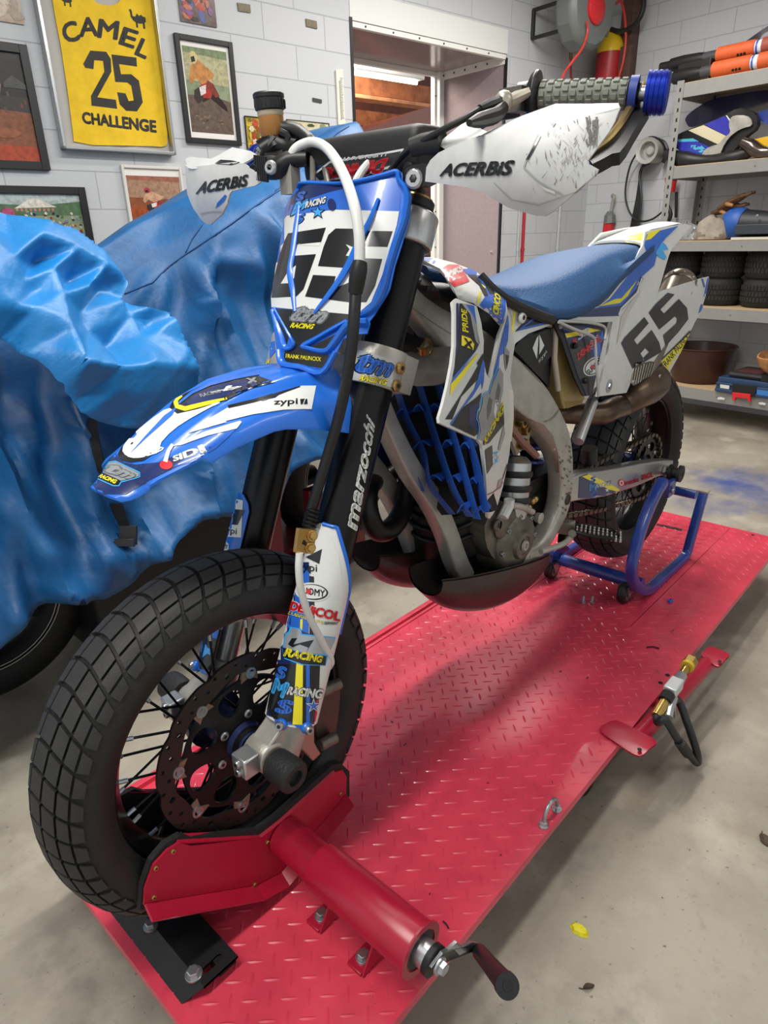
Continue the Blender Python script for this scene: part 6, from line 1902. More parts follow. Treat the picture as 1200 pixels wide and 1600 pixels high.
k.panel(cH((450, 760), (470, 690), (520, 480), (550, 290), (470, 295), (200, 282), (180, 275), (460, 195), (520, 145), (620, 20), (660, -70)) + [(990, 408), (1004, 384), (1008, 362), (1040, 354), (1072, 350), (1081, 352), (1049, 390), (1045, 400), (1037, 427), (1029, 455), (1022, 480)] + cH((835, 110), (860, 95), (1100, 20), (1150, 8), (1152, 20), (1130, 130), (1100, 230), (1060, 300), (1025, 380), (960, 510), (905, 605), (850, 545), (780, 538), (700, 575), (672, 610), (655, 690), (635, 735)), rear, .005, m_white, 7)
k.stick(m_pb, cH((190, 278), (460, 200), (530, 150), (640, 10), (680, -60)) + [(1000, 405), (1028, 392), (1022, 415)] + cH((720, 20), (690, 120), (600, 215), (470, 235), (250, 275)), .0008, 5)
k.stick(m_navy, cH((300, 255), (460, 205), (600, 190), (700, 80), (720, 10), (740, 20), (700, 120), (595, 230), (585, 255), (350, 262)), .0011, 5)
k.stick(m_py, cH((460, 195), (560, 150), (600, 145), (700, 30), (640, 130), (590, 175), (480, 192)), .0014, 4)
k.line(m_white, cH((585, 250), (600, 210), (700, 110), (730, 20)), 3, .0016, 4)
k.stick(m_pb, [(1006, 384), (1010, 366), (1060, 353), (1040, 372), (1022, 396), (1012, 398)], .0009, 4)
k.stick(m_py, [(1008, 376), (1012, 364), (1034, 357), (1016, 374)], .0012, 4)
k.stick(m_lb, cm(1020, 240, 6.667)((25, 1040), (90, 920), (130, 950), (160, 1000), (100, 1010), (140, 1080), (120, 1110), (60, 1080)), .0014, 4)
k.stick(m_pk, cH((600, 425), (620, 390), (745, 262), (772, 300), (680, 405), (700, 435), (790, 342), (838, 420), (852, 480), (740, 545), (735, 520), (775, 480), (750, 455), (720, 490), (745, 530), (680, 602)), .0012, 5)
k.stick(m_pk, cH((772, 235), (815, 180), (890, 110), (935, 120), (845, 215), (868, 240), (960, 148), (1012, 205), (1020, 275), (955, 360), (878, 442), (862, 375), (945, 300), (950, 270), (935, 258), (838, 340)), .0012, 5)
k.stick(m_py, cH((850, 535), (1015, 375), (1030, 360), (960, 510), (905, 605), (870, 570)), .0011, 5)
k.line(m_pk, cH((850, 530), (1040, 345)), 2.2, .0014, 4)
k.text(m_pk, 'FRANK PALINCKX', cH((872, 585), (1042, 372), (1022, 345), (850, 555)), .0015, .01, 0, 3)
k.stick(m_pb, cH((1050, 320), (1075, 270), (1100, 180), (1120, 120), (1140, 20), (1150, 12), (1130, 130), (1100, 230), (1058, 320)), .0013, 4)
k.stick(m_pb, cH((1098, 10), (1110, 12), (1125, 70), (1118, 80)), .0013, 4)
k.stick(mat('shade_grey', '#c2c0b8', .35), cH((570, 440), (600, 260), (720, 80), (722, 110), (640, 250)), .0010, 5)
p = P(*cH((524, 692))[0], Y=.142); k.lathe([(.015, 0), (.016, .002), (.012, .003)], p, (0, 1, 0), m_sil, 20); k.lathe([(.008, .002), (.007, .006)], p, (0, 1, 0), m_steel, 6)
p = P(*cH((700, 60))[0], Y=.105); k.lathe([(.009, 0), (.008, .004)], p, (0, 1, 0), m_sil, 16)
rp = k.pair('rear_number_panel', bike, sharp=50)
k = M()
# rear fender between the two panels
fr_ = []
for X, w, z in ((-1.32, .07, 1.045), (-1.42, .066, 1.062), (-1.52, .062, 1.078), (-1.62, .055, 1.088), (-1.70, .03, 1.086)):
    fr_.append([V((X, w * cos(t), z + .012 * sin(t) - .006)) for t in [pi * i / 10 for i in range(11)]] + [V((X, w * .96 * cos(t), z - .010 + .010 * sin(t))) for t in [pi * i / 10 for i in range(10, -1, -1)]])
k.loft(fr_, m_white)
k.stick(m_py, [(972, 383), (985, 368), (1030, 357), (1022, 366), (1006, 380)], .0008, 4); k.stick(m_navy, [(1012, 360), (1060, 350), (1070, 352), (1040, 358)], .0009, 4)
k.build('rear_fender', bike)
# ---------------------------------------------------------------- swingarm, chain, footpeg
k = M()
beam(k, [(880, 772, .105, 40), (905, 762, .108, 44), (950, 755, .112, 44), (1000, 742, .118, 36), (1030, 733, .122, 26), (1050, 730, .124, 22)], .04, m_alu2, .25)
k.stick(m_navy, c6((500, 740), (545, 722), (700, 800), (790, 848), (640, 880), (492, 890)), .0008, 4)
k.stick(m_py, c6((515, 738), (560, 724), (700, 790), (795, 846), (690, 820), (560, 760)), .0011, 4)
k.text(m_lb, 'M', c6((560, 830), (612, 822), (605, 778), (558, 785)), .0014, .06, .1, 3, m_pk, .06)
k.text(m_pb, 'S', c6((565, 775), (605, 770), (600, 735), (565, 742)), .0013, .06, .1, 3); k.text(m_pb, 'S', c6((565, 870), (612, 862), (612, 820), (570, 832)), .0013, .06, .1, 3)
k.text(m_pw, 'RACING', c6((600, 810), (695, 795), (702, 765), (605, 778)), .0016, .05, .1, 3, m_pk, .06)
k.stick(m_pw, c6(*star(672, 822, 16, 6)), .0014, 3)
k.text(m_pr, 'brembo', c6((782, 795), (872, 770), (870, 738), (782, 765)), .0012, .03, 0, 3); k.text(m_pr, 'DENiCOL', c6((888, 762), (958, 742), (954, 708), (886, 728)), .0012, .05, .1, 3)
k.stick(m_pr, c6(*el(762, 778, 19, 23)), .0012, 3); k.stick(m_pw, c6(*el(762, 778, 13, 16)), .0014, 3); k.stick(m_pr, c6(*el(762, 778, 8, 10)), .0016, 3)
sw = k.pair('swingarm', bike, sharp=50)
k = M(); k.cyl((RX, -.16, RZ), (RX, .14, RZ), .012, m_steel, 16); k.lathe([(.018, 0), (.018, .008)], (RX, .125, RZ), (0, 1, 0), m_alu2, 6); k.build('rear_axle', sw)
for sg in (1, -1):
    k = M(); k.lathe([(.012, .125), (.012, .138), (.024, .14), (.024, .15), (.016, .153), (.016, .165), (.026, .168), (.026, .178), (.012, .18), (0, .175)], (RX, 0, RZ), (0, sg, 0), mat('slider_plastic', '#1b1b1c', .55), 24, caps=False); k.build('stand_spool', sw)
k = M(); k.cyl(P(921, 700, Y=.06) + V((0, 0, 0)), P(921, 722, Y=.06), .021, m_bplast, 18); k.build('chain_slider', sw)
# chain
m_chain = mat('chain_steel', '#6b6152', .4, .8, var=.3, vscale=80)
cs = V((-.90, SY, .455))
R1, R2 = .103, .035
path = []
up_ = (cs + V((0, 0, R2))); 
for i in range(40):
    t = i / 39; path.append(V((RX, SY, RZ)) + V((.0, 0, R1)) + (cs + V((0, 0, R2)) - V((RX, SY, RZ + R1))) * t)
for i in range(1, 10): a = pi / 2 - pi * i / 10; path.append(cs + V((R2 * cos(a), 0, R2 * sin(a))))
for i in range(40):
    t = i / 39; path.append(cs - V((0, 0, R2)) + (V((RX, SY, RZ - R1)) - (cs - V((0, 0, R2)))) * t + V((0, 0, -.012 * sin(pi * t))))
for i in range(1, 22): a = -pi / 2 - pi * i / 22; path.append(V((RX, SY, RZ)) + V((R1 * cos(a), 0, R1 * sin(a))))
k = M()
L = [0]
for a, b in zip(path, path[1:] + path[:1]): L.append(L[-1] + (b - a).length)
tot = L[-1]; nl = 110
def at(s):
    s %= tot; i = int(np.searchsorted(L, s, 'right') - 1); i = min(i, len(path) - 1)
    return path[i] + (path[(i + 1) % len(path)] - path[i]) * ((s - L[i]) / max(1e-9, L[i + 1] - L[i]))
for i in range(nl):
    a, b = at(tot * i / nl), at(tot * (i + 1) / nl)
    d = (b - a).normalized(); u = V((0, 1, 0)).cross(d)
    w_ = .0095 if i % 2 else .006
    for sg in (1, -1):
        c_ = (a + b) / 2 + V((0, sg * w_, 0))
        h = (b - a).length * .72
        ring = []
        for q in range(10):
            t = 2 * pi * q / 10
            ex = cos(t); ring.append(c_ + d * (h * ex) + u * (.0075 * sin(t) * (1 if abs(ex) > .5 else .82)))
        k.prism(ring, (0, .0022 * sg, 0), m_chain)
    k.cyl(a - V((0, .011, 0)), a + V((0, .011, 0)), .0045, m_chain, 8)
k.build('chain', bike, sharp=40)
# footpeg, brackets
k = M()
f0, f1 = P(895, 825, Y=.15), P(958, 836, Y=.235)
fd = (f1 - f0).normalized(); fn = V((0, 0, 1)).cross(fd).normalized()
for sg in (1, -1):
    beamp = [f0 + fn * .022 * sg, f0 + fd * .05 + fn * .028 * sg, f1 + fn * .022 * sg]
    k.tube(beamp + ([f1 + fd * .012] if sg > 0 else []), .005, m_blkm, 8, 3)
for i in range(11):
    for j in (-1.1, -.4, .4, 1.1):
        c_ = f0 + fd * (.010 + .0100 * i) + fn * .02 * j
        k.lathe([(.0034, -.006), (.0030, .001), (.002, .004)], c_, (0, 0, 1), m_alu2, 6)
        if j == .4: k.box(c_ - V((0, 0, .004)), (.006, .05, .006), m_blkm, (fd, fn, V((0, 0, 1))))
k.box(f0 - fd * .015, (.04, .03, .03), m_dirt, (fd, fn, V((0, 0, 1))))
k.cyl(f0 + V((0, .0, -.005)) - fn * .025, f0 - fn * .034, .010, m_dirt, 14)
k.box(f0 - fd * .02 + V((0, 0, -.035)), (.02, .02, .03), m_blkm)
k.pair('footpeg', bike, bevel=.0015)
k = M(); k.tube([P(845, 862, Y=.15), P(880, 850, Y=.16), P(893, 838, Y=.16)], .007, m_alu, 8, 3); k.build('gear_lever', bike)
# front brake caliper behind the left leg
k = M()
k.panel([(498, 1075), (520, 1066), (532, 1075), (533, 1090), (526, 1150), (520, 1160), (505, 1168), (494, 1150), (490, 1120)], planeY(.072), .04, mat('caliper_metal', '#5c5149', .4, .7, var=.2), 7, 1)
k.tube([P(500, 1082, Y=.085), P(530, 1068, Y=.085)], .011, m_dirt, 12); k.tube([P(500, 1165, Y=.085), P(524, 1152, Y=.085)], .011, m_dirt, 12)
k.panel([(480, 1135), (492, 1120), (492, 1160), (502, 1178), (490, 1190), (472, 1172)], planeY(.088), .008, mat('caliper_bracket', '#a8867c', .4, .6), 6)
k.build('brake_caliper', bike, bevel=.003)
# ---------------------------------------------------------------- handlebar and controls
m_hg = mat('handguard_white', '#cfd0cf', .42, var=.08, vscale=30)
m_grip = mat('grey_grip', '#7d8076', .7)
bar = [V((-.44, -.40 * 0 + .0, 1.165))]
bp = [(-.499, .385, 1.237), (-.462, .27, 1.246), (-.44, .21, 1.238), (-.425, .15, 1.205), (-.42, .08, 1.168), (-.42, 0, 1.163)]
bp = bp + [(x, -y, z) for x, y, z in bp[-2::-1]]
k = M(); k.tube(bp, .0125, m_ano, 16, 5)
hb = k.build('handlebar', bike)
k = M()
for sg in (1, -1):
    k.box((-.42, sg * .045, 1.15), (.055, .04, .06), m_blkm); k.box((-.40, sg * .045, 1.185), (.05, .038, .02), m_blkm)
    for dx in (-.02, .02): k.screw((-.40 + dx, sg * .045, 1.195), (0, 0, 1), .006, .006, m_steel, m_dark)
k.box((-.40, 0, 1.10), (.06, .12, .04), m_blkm)
k.build('bar_clamp', hb, bevel=.003)
k = M()
pc = V((-.405, -.005, 1.190)); 
ring = []
for i in range(24):
    t = 2 * pi * i / 24; ring.append((.040 * (1 if cos(t) > 0 else -1) * abs(cos(t)) ** .5, .036 * (1 if sin(t) > 0 else -1) * abs(sin(t)) ** .5))
rings = []
for y, s_ in ((-.125, .82), (-.12, .95), (-.11, 1), (.11, 1), (.12, .95), (.125, .82)): rings.append([pc + V((a * s_, y, b * s_)) for a, b in ring])
k.loft(rings, mat('black_pad', '#1a1a1c', .55))
k.stick(m_navy, [(482, 262), (640, 232), (640, 240), (605, 268), (492, 285), (484, 280)], .0006, 4)
k.stick(m_pw, [(490, 272), (515, 252), (600, 238), (632, 232), (612, 262), (560, 276), (495, 284)], .0009, 4)
k.stick(m_pk, [(492, 274), (516, 255), (606, 240), (628, 236), (612, 258), (560, 272), (500, 281)], .0011, 4)
k.text(m_pr, 'DENiCOL', [(609, 246), (510, 262), (506, 280), (598, 270)], .0015, .06, .1, 3, m_pw, .05)
k.text(m_pw, 'LUBRICANTS', [(606, 238), (530, 247), (528, 253), (604, 244)], .0015, .03, 0, 3)
k.build('bar_pad', hb, sharp=50)
for sg in (1, -1):
    a, b = V((-.458, sg * .262, 1.2462)), V((-.4945, sg * .371, 1.2380))
    if sg < 0: a, b = V((-.466, -.285, 1.2450)), V((-.508, -.405, 1.236))
    d = (b - a).normalized(); u, v_, _ = frame(d)
    k = M(); k.cyl(a, b, .0165, m_grip, 20)
    nr = 11
    for i in range(nr):
        for j in range(10):
            t = 2 * pi * (j + .5 * (i % 2)) / 10
            e = u * cos(t) + v_ * sin(t)
            k.box(a + (b - a) * ((i + .5) / nr) + e * .0172, (.0075, .0072, .0028), m_grip, (d, d.cross(e), e))
    k.lathe([(.0165, 0), (.030, -.002), (.031, -.006), (.027, -.012), (.018, -.016), (.0165, -.03)], a, d, m_bplast, 24, caps=False)
    k.build('grip', hb, bevel=.0008)
    k = M(); k.lathe([(.0135, .002), (.0205, .002), (.0205, .012), (.0135, .012)], b, d, mat('blue_grip_ring', '#2a3f8f', .45), 24, caps=False); k.cyl(b, b + d * .03, .009, m_alu2, 14)
    k.build('grip_ring', hb)
    k = M()
    pr = [(.012, .022)]
    for i in range(4): pr += [(.0255, .023 + .006 * i), (.0255, .027 + .006 * i), (.024, .0275 + .006 * i), (.024, .0288 + .006 * i)]
    pr += [(.0255, .047), (.022, .0495), (.0, .048)]
    k.lathe([(r, h) for r, h in pr], b, d, mat('bar_end_blue', '#1c36ae', .28, .7), 32, caps=False); k.build('bar_end', hb, sharp=25)
# left: perch, lever and cable
k = M()
k.tube([P(780, 168, Y=.215), P(800, 165, Y=.225), P(822, 158, Y=.235)], .0165, m_blkm, 14)
k.tube([P(811, 162, Y=.232), P(815, 161, Y=.235)], .018, m_alu2, 16)
k.box(P(806, 158, Y=.235), (.03, .035, .03), m_dirt)
k.tube([P(795, 158, Y=.25), P(808, 152, Y=.255), P(826, 144, Y=.262), P(829, 142, Y=.265)], [.007, .008, .006, .005], mat('pale_lever', '#b5ada0', .35, .6), 10)
k.ball(P(787, 158, Y=.245), .013, mat('pale_lever', '#b5ada0', .35, .6), 12)
k.tube([P(733, 192, Y=.27), P(750, 188, Y=.26), P(775, 180, Y=.255), P(786, 168, Y=.25)], [.004, .009, .010, .008], m_bplast, 10, 3)
k.build('clutch_perch', hb, bevel=.002)
k = M()
k.tube([P(782, 158, Y=.245), P(765, 165, Y=.24), P(750, 171, Y=.235)], [.007, .008, .006], m_bplast, 10)
k.tube([P(752, 170, Y=.235), P(725, 186, Y=.22), P(690, 204, Y=.19), P(655, 224, Y=.15), P(632, 240, Y=.11), P(612, 264, Y=.08), P(590, 292, Y=.06), P(580, 315, Y=.04)], .0045, m_blk, 10, 6)
k.tube([P(660, 222, Y=.1), P(640, 236, Y=.09), P(620, 262, Y=.07), P(604, 300, Y=.05)], .005, m_blk, 8, 4)
k.build('clutch_cable', hb)
k = M()   # black bar sleeve and the guard's inner clamp
k.tube([P(642, 231, Y=.135), P(660, 226, Y=.15), P(692, 223, Y=.18)], [.012, .014, .017], m_bplast, 14)
k.build('bar_sleeve', hb)
hgp = lambda x, y, o=0.0: P(x, y, n=V((1, .12, 0)), d=-.31 + o)
k = M()
k.panel([(630, 268), (640, 258), (668, 254), (676, 262), (674, 284), (660, 292), (646, 294), (634, 286)], lambda x, y: hgp(x, y, -.012), .02, m_bplast, 7, 1)
k.screw(hgp(648, 280, -.012), (1, .3, .1), .0135, .006, m_alu2, m_dark)
k.tube([hgp(640, 270, -.02), hgp(640, 262, -.06), V((-.425, .13, 1.19))], .011, m_bplast, 10)
k.tube([P(690, 225, Y=.19) + V((-.02, 0, 0)), hgp(676, 262, -.03)], .007, m_bplast, 8)
hgm = k.build('handguard_mount', hb, bevel=.002)
def hgd(x, y): return .034 * max(0, 1 - ((x - 815) / 165) ** 2) * max(0, 1 - ((y - 258) / 95) ** 2)
k = M()
body = [(668, 284), (671, 262), (679, 251), (694, 240), (730, 226), (763, 216), (800, 207), (856, 196), (927, 180), (969, 167), (962, 190), (955, 206), (936, 238), (927, 252), (928, 258), (941, 266), (938, 274), (925, 287), (895, 312), (868, 332), (856, 338), (842, 337), (803, 325), (770, 303), (745, 294), (700, 288)]
k.panel(body, hgp, .0035, m_hg, 8, disp=hgd)
k.text(m_pk, 'ACERBiS', [(687, 276), (803, 274), (806, 250), (692, 256)], .0014, .05, .25, 4)
m_dust = mat('guard_scuff', '#aea89f', .6, var=.5, vscale=60)
rs = random.Random(5)
for i in range(150):
    x, y = rs.gauss(900, 30), rs.gauss(240, 36)
    a = rs.uniform(-2.4, -.6); l = rs.uniform(2, 14); wd = rs.uniform(.5, 2.0)
    k.line(m_dust if rs.random() < .72 else mat('guard_black_scuff', '#6a6662', .6), [(x, y), (x + l * cos(a), y + l * sin(a))], [wd, .3], .0007 + .00001 * i, 5)
for i in range(46): 
    x, y = 926 + rs.uniform(-9, 9) - i * .05, 205 + rs.uniform(-22, 24)
    k.line(mat('guard_black_scuff', '#6a6662', .6), [(x, y), (x + rs.uniform(-2, 2), y + rs.uniform(4, 14))], [2.4, 1], .0024 + .00001 * i, 5)
m_seam = mat('guard_seam', '#a9a8a4', .5)
k.line(m_seam, [(842, 212), (832, 232), (822, 252), (819, 262), (840, 282), (862, 296), (880, 304)], [3, 2], .001, 5)
k.stick(m_pk, [(842, 213), (846, 212), (834, 236), (826, 250), (822, 250), (832, 232)], .0013, 4)
k.stick(m_pw, [(845, 290), (868, 299), (868, 303), (852, 297)], .0013, 4)
k.line(m_seam, [(772, 285), (800, 312), (842, 320), (900, 300), (936, 268)], [1, 2, 2, 1], .001, 5)
k.build('handguard', hb, sharp=40)
k = M()   # ledge along the top
def strip2(F, Bk, mt, th=V((0, 0, -.003))):
    n = len(F); vs = F + Bk + [p + th for p in F] + [p + th for p in Bk]; fs = []
    for i in range(n - 1):
        fs += [(i, i + 1, n + i + 1, n + i), (3 * n + i, 3 * n + i + 1, 2 * n + i + 1, 2 * n + i), (2 * n + i, 2 * n + i + 1, i + 1, i), (n + i, n + i + 1, 3 * n + i + 1, 3 * n + i)]
    fs += [(0, n, 3 * n, 2 * n), (n - 1, 3 * n - 1, 4 * n - 1, 2 * n - 1)]
    k.add(vs, fs, mt)
Fp = [(763, 217), (800, 208), (856, 197), (927, 181), (969, 168)]; Bp = [(766, 203), (815, 181), (868, 162), (920, 162), (966, 161)]
strip2([hgp(x, y) + V((hgd(x, y), 0, 0)) for x, y in Fp], [hgp(x, y, -.055) for x, y in Bp], m_hg)
k.panel([(686, 227), (690, 219), (726, 190), (735, 192), (763, 207), (762, 217), (730, 228), (700, 236)], lambda x, y: hgp(x, y, -.01 - .0008 * max(0, 225 - y)), .003, m_hg, 7)
k.stick(m_pk, [(722, 226), (740, 215), (756, 212), (750, 220)], .001, 4)
k.build('handguard_deflector', hb, sharp=40)
k = M()
bro = lambda y: float(np.interp(y, [130, 160, 200, 240, 256], [-.195, -.15, -.10, -.05, -.03]))
bs_ = lambda x, y: hgp(x, y, bro(y))
k.panel([(1008, 131), (1014, 138), (1016, 150), (1014, 166), (1004, 182), (990, 205), (978, 226), (968, 238), (956, 240), (942, 248), (926, 256), (921, 250), (915, 243), (930, 233), (947, 220), (965, 199), (984, 168), (997, 144), (1002, 134)], bs_, .016, m_bplast, 6)
k.tube([bs_(x, y) + V((.004, .002, 0)) for x, y in ((1006, 132), (1000, 140), (985, 168), (966, 199), (949, 219), (932, 232), (917, 243))], [.003, .006, .0055, .005, .0045, .003], mat('bare_gold_alloy', '#b39a64', .35, .8), 8, 4)
k.build('handguard_brace', hb, sharp=40)
# right hand side
hgr = lambda x, y, o=0.0: P(x, y, n=V((1, -.1, 0)), d=-.30 + o)
k = M()
k.panel([(291, 258), (300, 262), (338, 258), (378, 253), (388, 257), (400, 268), (411, 271), (409, 282), (401, 290), (386, 295), (374, 299), (371, 303), (366, 318), (355, 334), (345, 341), (329, 351), (323, 350), (317, 343), (313, 333), (309, 327), (298, 302), (293, 275)], hgr, .0035, m_hg, 6, disp=lambda x, y: .02 * max(0, 1 - ((x - 345) / 60) ** 2) * max(0, 1 - ((y - 292) / 60) ** 2))
k.text(m_pk, 'ACERBiS', [(306, 304), (390, 291), (389, 272), (312, 285)], .0014, .05, .25, 3)
k.stick(m_pb, [(337, 326), (340, 317), (352, 304), (355, 306), (350, 315)], .001, 4)
k.line(m_seam, [(314, 334), (330, 331), (352, 331)], 2, .001, 4)
k.panel([(290, 248), (297, 245), (330, 248), (340, 243), (363, 230), (392, 236), (402, 242), (390, 250), (378, 256), (338, 261), (300, 264), (293, 262)], lambda x, y: hgr(x, y, .012 - .0008 * (262 - y)), .003, m_hg, 6)
k.stick(m_pk, [(336, 256), (345, 250), (362, 251), (376, 254), (362, 258)], .001, 4)
k.build('handguard', hb, sharp=40)
k = M()
k.tube([hgr(398, 270), hgr(412, 263, -.02), hgr(424, 262, -.02), hgr(436, 262, -.02), hgr(452, 250, -.03), hgr(480, 248, -.05)], [.013, .019, .019, .017, .013, .012], m_bplast, 12, 3)
for i in range(6): k.box(hgr(400 + 3.2 * i, 262 + .6 * i, -.0), (.004, .004, .038), m_bplast)
k.screw(hgr(424, 262, .005), (1, .3, .1), .011, .006, m_alu2, m_dark)
k.build('handguard_mount', hb, bevel=.001)
k = M()
rc_ = P(423.5, 186, Y=-.215)
m_pot = mat('amber_pot', '#b07a3a', .25, trans=.25)
k.lathe([(.018, -.030), (.0215, -.024), (.0215, .004), (.020, .012)], rc_, (0.05, 0, 1), m_pot, 24)
k.lathe([(.0215, .004), (.0225, .006), (.0225, .012), (.0215, .0125)], rc_, (0.05, 0, 1), mat('frosted_collar', '#b5a88e', .3), 24)
res = k.build('brake_fluid_reservoir', hb)
k = M(); k.lathe([(.0235, .0125), (.0255, .014), (.0255, .030), (.0265, .031), (.0265, .037), (.024, .039), (0, .039)], rc_, (0.05, 0, 1), m_bplast, 28)
for i in range(20):
    t = 2 * pi * i / 20; k.box(rc_ + V((cos(t) * .0258, sin(t) * .0258, .022)), (.002, .002, .013), m_bplast)
k.build('reservoir_cap', hb, bevel=.0006)
k = M()
k.tube([P(424, 200, Y=-.215), P(425, 215, Y=-.21), P(432, 232, Y=-.2)], [.017, .013, .012], m_bplast, 12)
k.tube([P(432, 200, Y=-.21), P(460, 203, Y=-.18), P(480, 216, Y=-.15), P(492, 232, Y=-.12)], [.012, .012, .011, .010], m_bplast, 12, 3)
k.tube([P(410, 238, Y=-.225), P(430, 226, Y=-.21), P(450, 232, Y=-.19), P(466, 236, Y=-.17)], .020, m_blkm, 14, 3)
k.tube([P(415, 246, Y=-.20), P(440, 240, Y=-.19), P(450, 215, Y=-.18), P(437, 206, Y=-.19)], .007, m_bplast, 8, 3)
k.tube([P(430, 215, Y=-.20), P(418, 232, Y=-.21), P(412, 246, Y=-.22), P(425, 255, Y=-.21)], .008, m_bplast, 8, 3)
k.tube([P(484, 212, Y=-.12), P(488, 240, Y=-.11), P(489, 285, Y=-.08)], .005, mat('grey_cable', '#77736c', .4, .3), 8, 3)
k.tube([P(492, 228, Y=-.12), P(503, 248, Y=-.1), P(510, 275, Y=-.06), P(514, 295, Y=-.03)], .005, mat('grey_cable', '#77736c', .4, .3), 8, 3)
k.tube([P(430, 262, Y=-.15), P(460, 250, Y=-.16), P(500, 246, Y=-.14), P(540, 240, Y=-.08)], .010, m_bplast, 10, 3)
k.box(P(453, 278, Y=-.14), (.02, .03, .05), mat('clear_tab', '#9a968c', .3))
k.build('brake_master_cylinder', hb, bevel=.001)
# hoses in front of the number plate
fp = lambda x, y, o: P(x, y, n=FN, d=.0824 + o)
k = M()
k.tube([P(455, 247, Y=-.13), P(459, 236, Y=-.125), P(470, 227, Y=-.115), P(490, 222, Y=-.09), fp(512, 233, .09), fp(535, 268, .13), fp(552, 315, .145), fp(561, 365, .14), fp(562, 415, .13)], .0075, m_wline, 12, 6)
k.tube([P(607, 233, Y=.04), P(590, 243, Y=.03), P(570, 262, Y=.02), P(556, 285, Y=.02), P(550, 310, Y=.01)], .0065, m_wline, 10, 5)
bl = k.build('brake_hose', bike)
k = M(); k.tube([fp(562.5, 410, .13), fp(561, 420, .13), fp(558, 438, .125), fp(555, 458, .12)], [.010, .0115, .0115, .010], m_blk, 14); k.build('hose_sleeve', bl)
k = M(); k.tube([fp(556, 450, .12), fp(553, 500, .115), fp(547, 560, .10), fp(532, 640, .08), fp(508, 725, .065), fp(487, 795, .055), fp(480, 822, .05)], .0085, m_bplast, 12, 6)
for i in range(5): k.lathe([(.0095, 0), (.012, .002), (.0095, .004)], fp(489 - i * 1.6, 800 + i * 6, .055), FD, m_blk, 12, caps=False)
k.build('brake_hose_guide', bl)
k = M()
gp = lambda x, y: FK(0, 0) and P(x, y, Y=.142)
k.panel([(467, 826), (495, 828), (490, 866), (462, 864)], lambda x, y: P(x, y, Y=.148), .006, m_gold, 5, mside=m_gold)
for q in ((488, 837), (485, 856)): k.bolt(P(*q, Y=.149), (.3, .9, .2), .006, .007, m_gold)
k.stick(m_dark, [(472, 850), (475, 843), (479, 848), (478, 853)], .0008, 3)
k.build('hose_clamp', bl, bevel=.001)
k = M(); k.tube([P(468, 864, Y=.150), P(467, 890, Y=.152), P(471, 925, Y=.152), P(484, 965, Y=.150), P(502, 1000, Y=.145), P(517, 1030, Y=.135), P(514, 1042, Y=.12), P(503, 1052, Y=.10)], .0055, m_wline, 12, 6)
k.build('white_brake_line', bl)
# ================================================================== blue paddock stand
m_stand = mat('blue_enamel', '#1f3480', .3, var=.2, vscale=15, hex2='#2c4796', coat=.3)
YB = .165
stand = thing('paddock_stand', 'dark blue tubular paddock stand lifting the motorcycle rear wheel', 'paddock stand', (-1.45, 0, 0))
def sq(k, pts, r, mt, sm=4, up=(0, 1, 0)):
    p = catmull(pts, sm) if sm else [V(q) for q in pts]
    rings = []
    for i in range(len(p)):
        d = (p[min(i + 1, len(p) - 1)] - p[max(i - 1, 0)]).normalized()
        a = V(up); a = (a - d * a.dot(d)).normalized(); b = d.cross(a)
        rings.append([p[i] + (a * cos(t) * (abs(cos(t)) ** -.55 if abs(cos(t)) > .01 else 0) + b * sin(t) * (abs(sin(t)) ** -.55 if abs(sin(t)) > .01 else 0)) * r * .98 for t in [2 * pi * (j + .5) / 16 for j in range(16)]])
    k.loft(rings, mt)
for sg in (1, -1):
    q = [P(x, y, Y=YB) for x, y in ((1036, 752), (1022, 776), (1004, 820), (990, 870), (987, 900), (996, 918), (1012, 921), (1035, 902), (1062, 878), (1072, 866), (1080, 840), (1100, 768))]
    if sg < 0: q = [V((p.x, -p.y, p.z)) for p in q]
    k = M(); sq(k, q, .0155, m_stand, 5); k.build('side_frame', stand, sharp=60)
    k = M(); e = q[-1]; dd = (q[-1] - q[-2]).normalized(); k.box(e + dd * .003, (.036, .034, .006), mat('bare_end', '#b9b2a0', .4, .5)); k.build('end_cap', stand)
    k = M()
    h = V((RX, YB * sg, RZ))
    k.box(h + V((.045, 0, -.035)), (.05, .012, .05), m_stand); k.tube([h + V((.06, 0, -.03)), h + V((.0, -.008 * sg, -.028)), h + V((-.022, -.008 * sg, -.012))], .009, m_stand, 10)
    k.screw(h + V((.05, .008 * sg, -.04)), (0, sg, 0), .009, .006, m_steel, m_dark)
    k.build('lifting_hook', stand, bevel=.002)
    w = P(976, 926, Z=.033); w = V((w.x, w.y * sg, .033))
    k = M(); k.lathe([(.010, -.013), (.030, -.013), (.033, -.009), (.033, .009), (.030, .013), (.010, .013)], w, (0, 1, 0), m_blk, 24, caps=False)
    k.lathe([(.010, -.0135), (.022, -.0135), (.022, .0135), (.010, .0135)], w, (0, 1, 0), m_grey, 18, caps=False); k.build('caster', stand)
    k = M()
    for s2 in (1, -1): k.prism([w + V((-.02, s2 * .016, .028)), w + V((.024, s2 * .016, .03)), w + V((.008, s2 * .016, -.010)), w + V((-.008, s2 * .016, -.010))], (0, .003, 0), m_steel)
    k.cyl(w - V((0, .02, 0)), w + V((0, .02, 0)), .006, m_steel, 10); k.build('caster_fork', stand)
k = M()
a, b = P(845, 872, Y=-.155), P(985, 908, Y=.155)
zc = .062
xb = P(960, 900, Z=zc).x
k.cyl((xb, -.165, zc), (xb, .165, zc), .021, m_stand, 22); k.build('base_tube', stand)
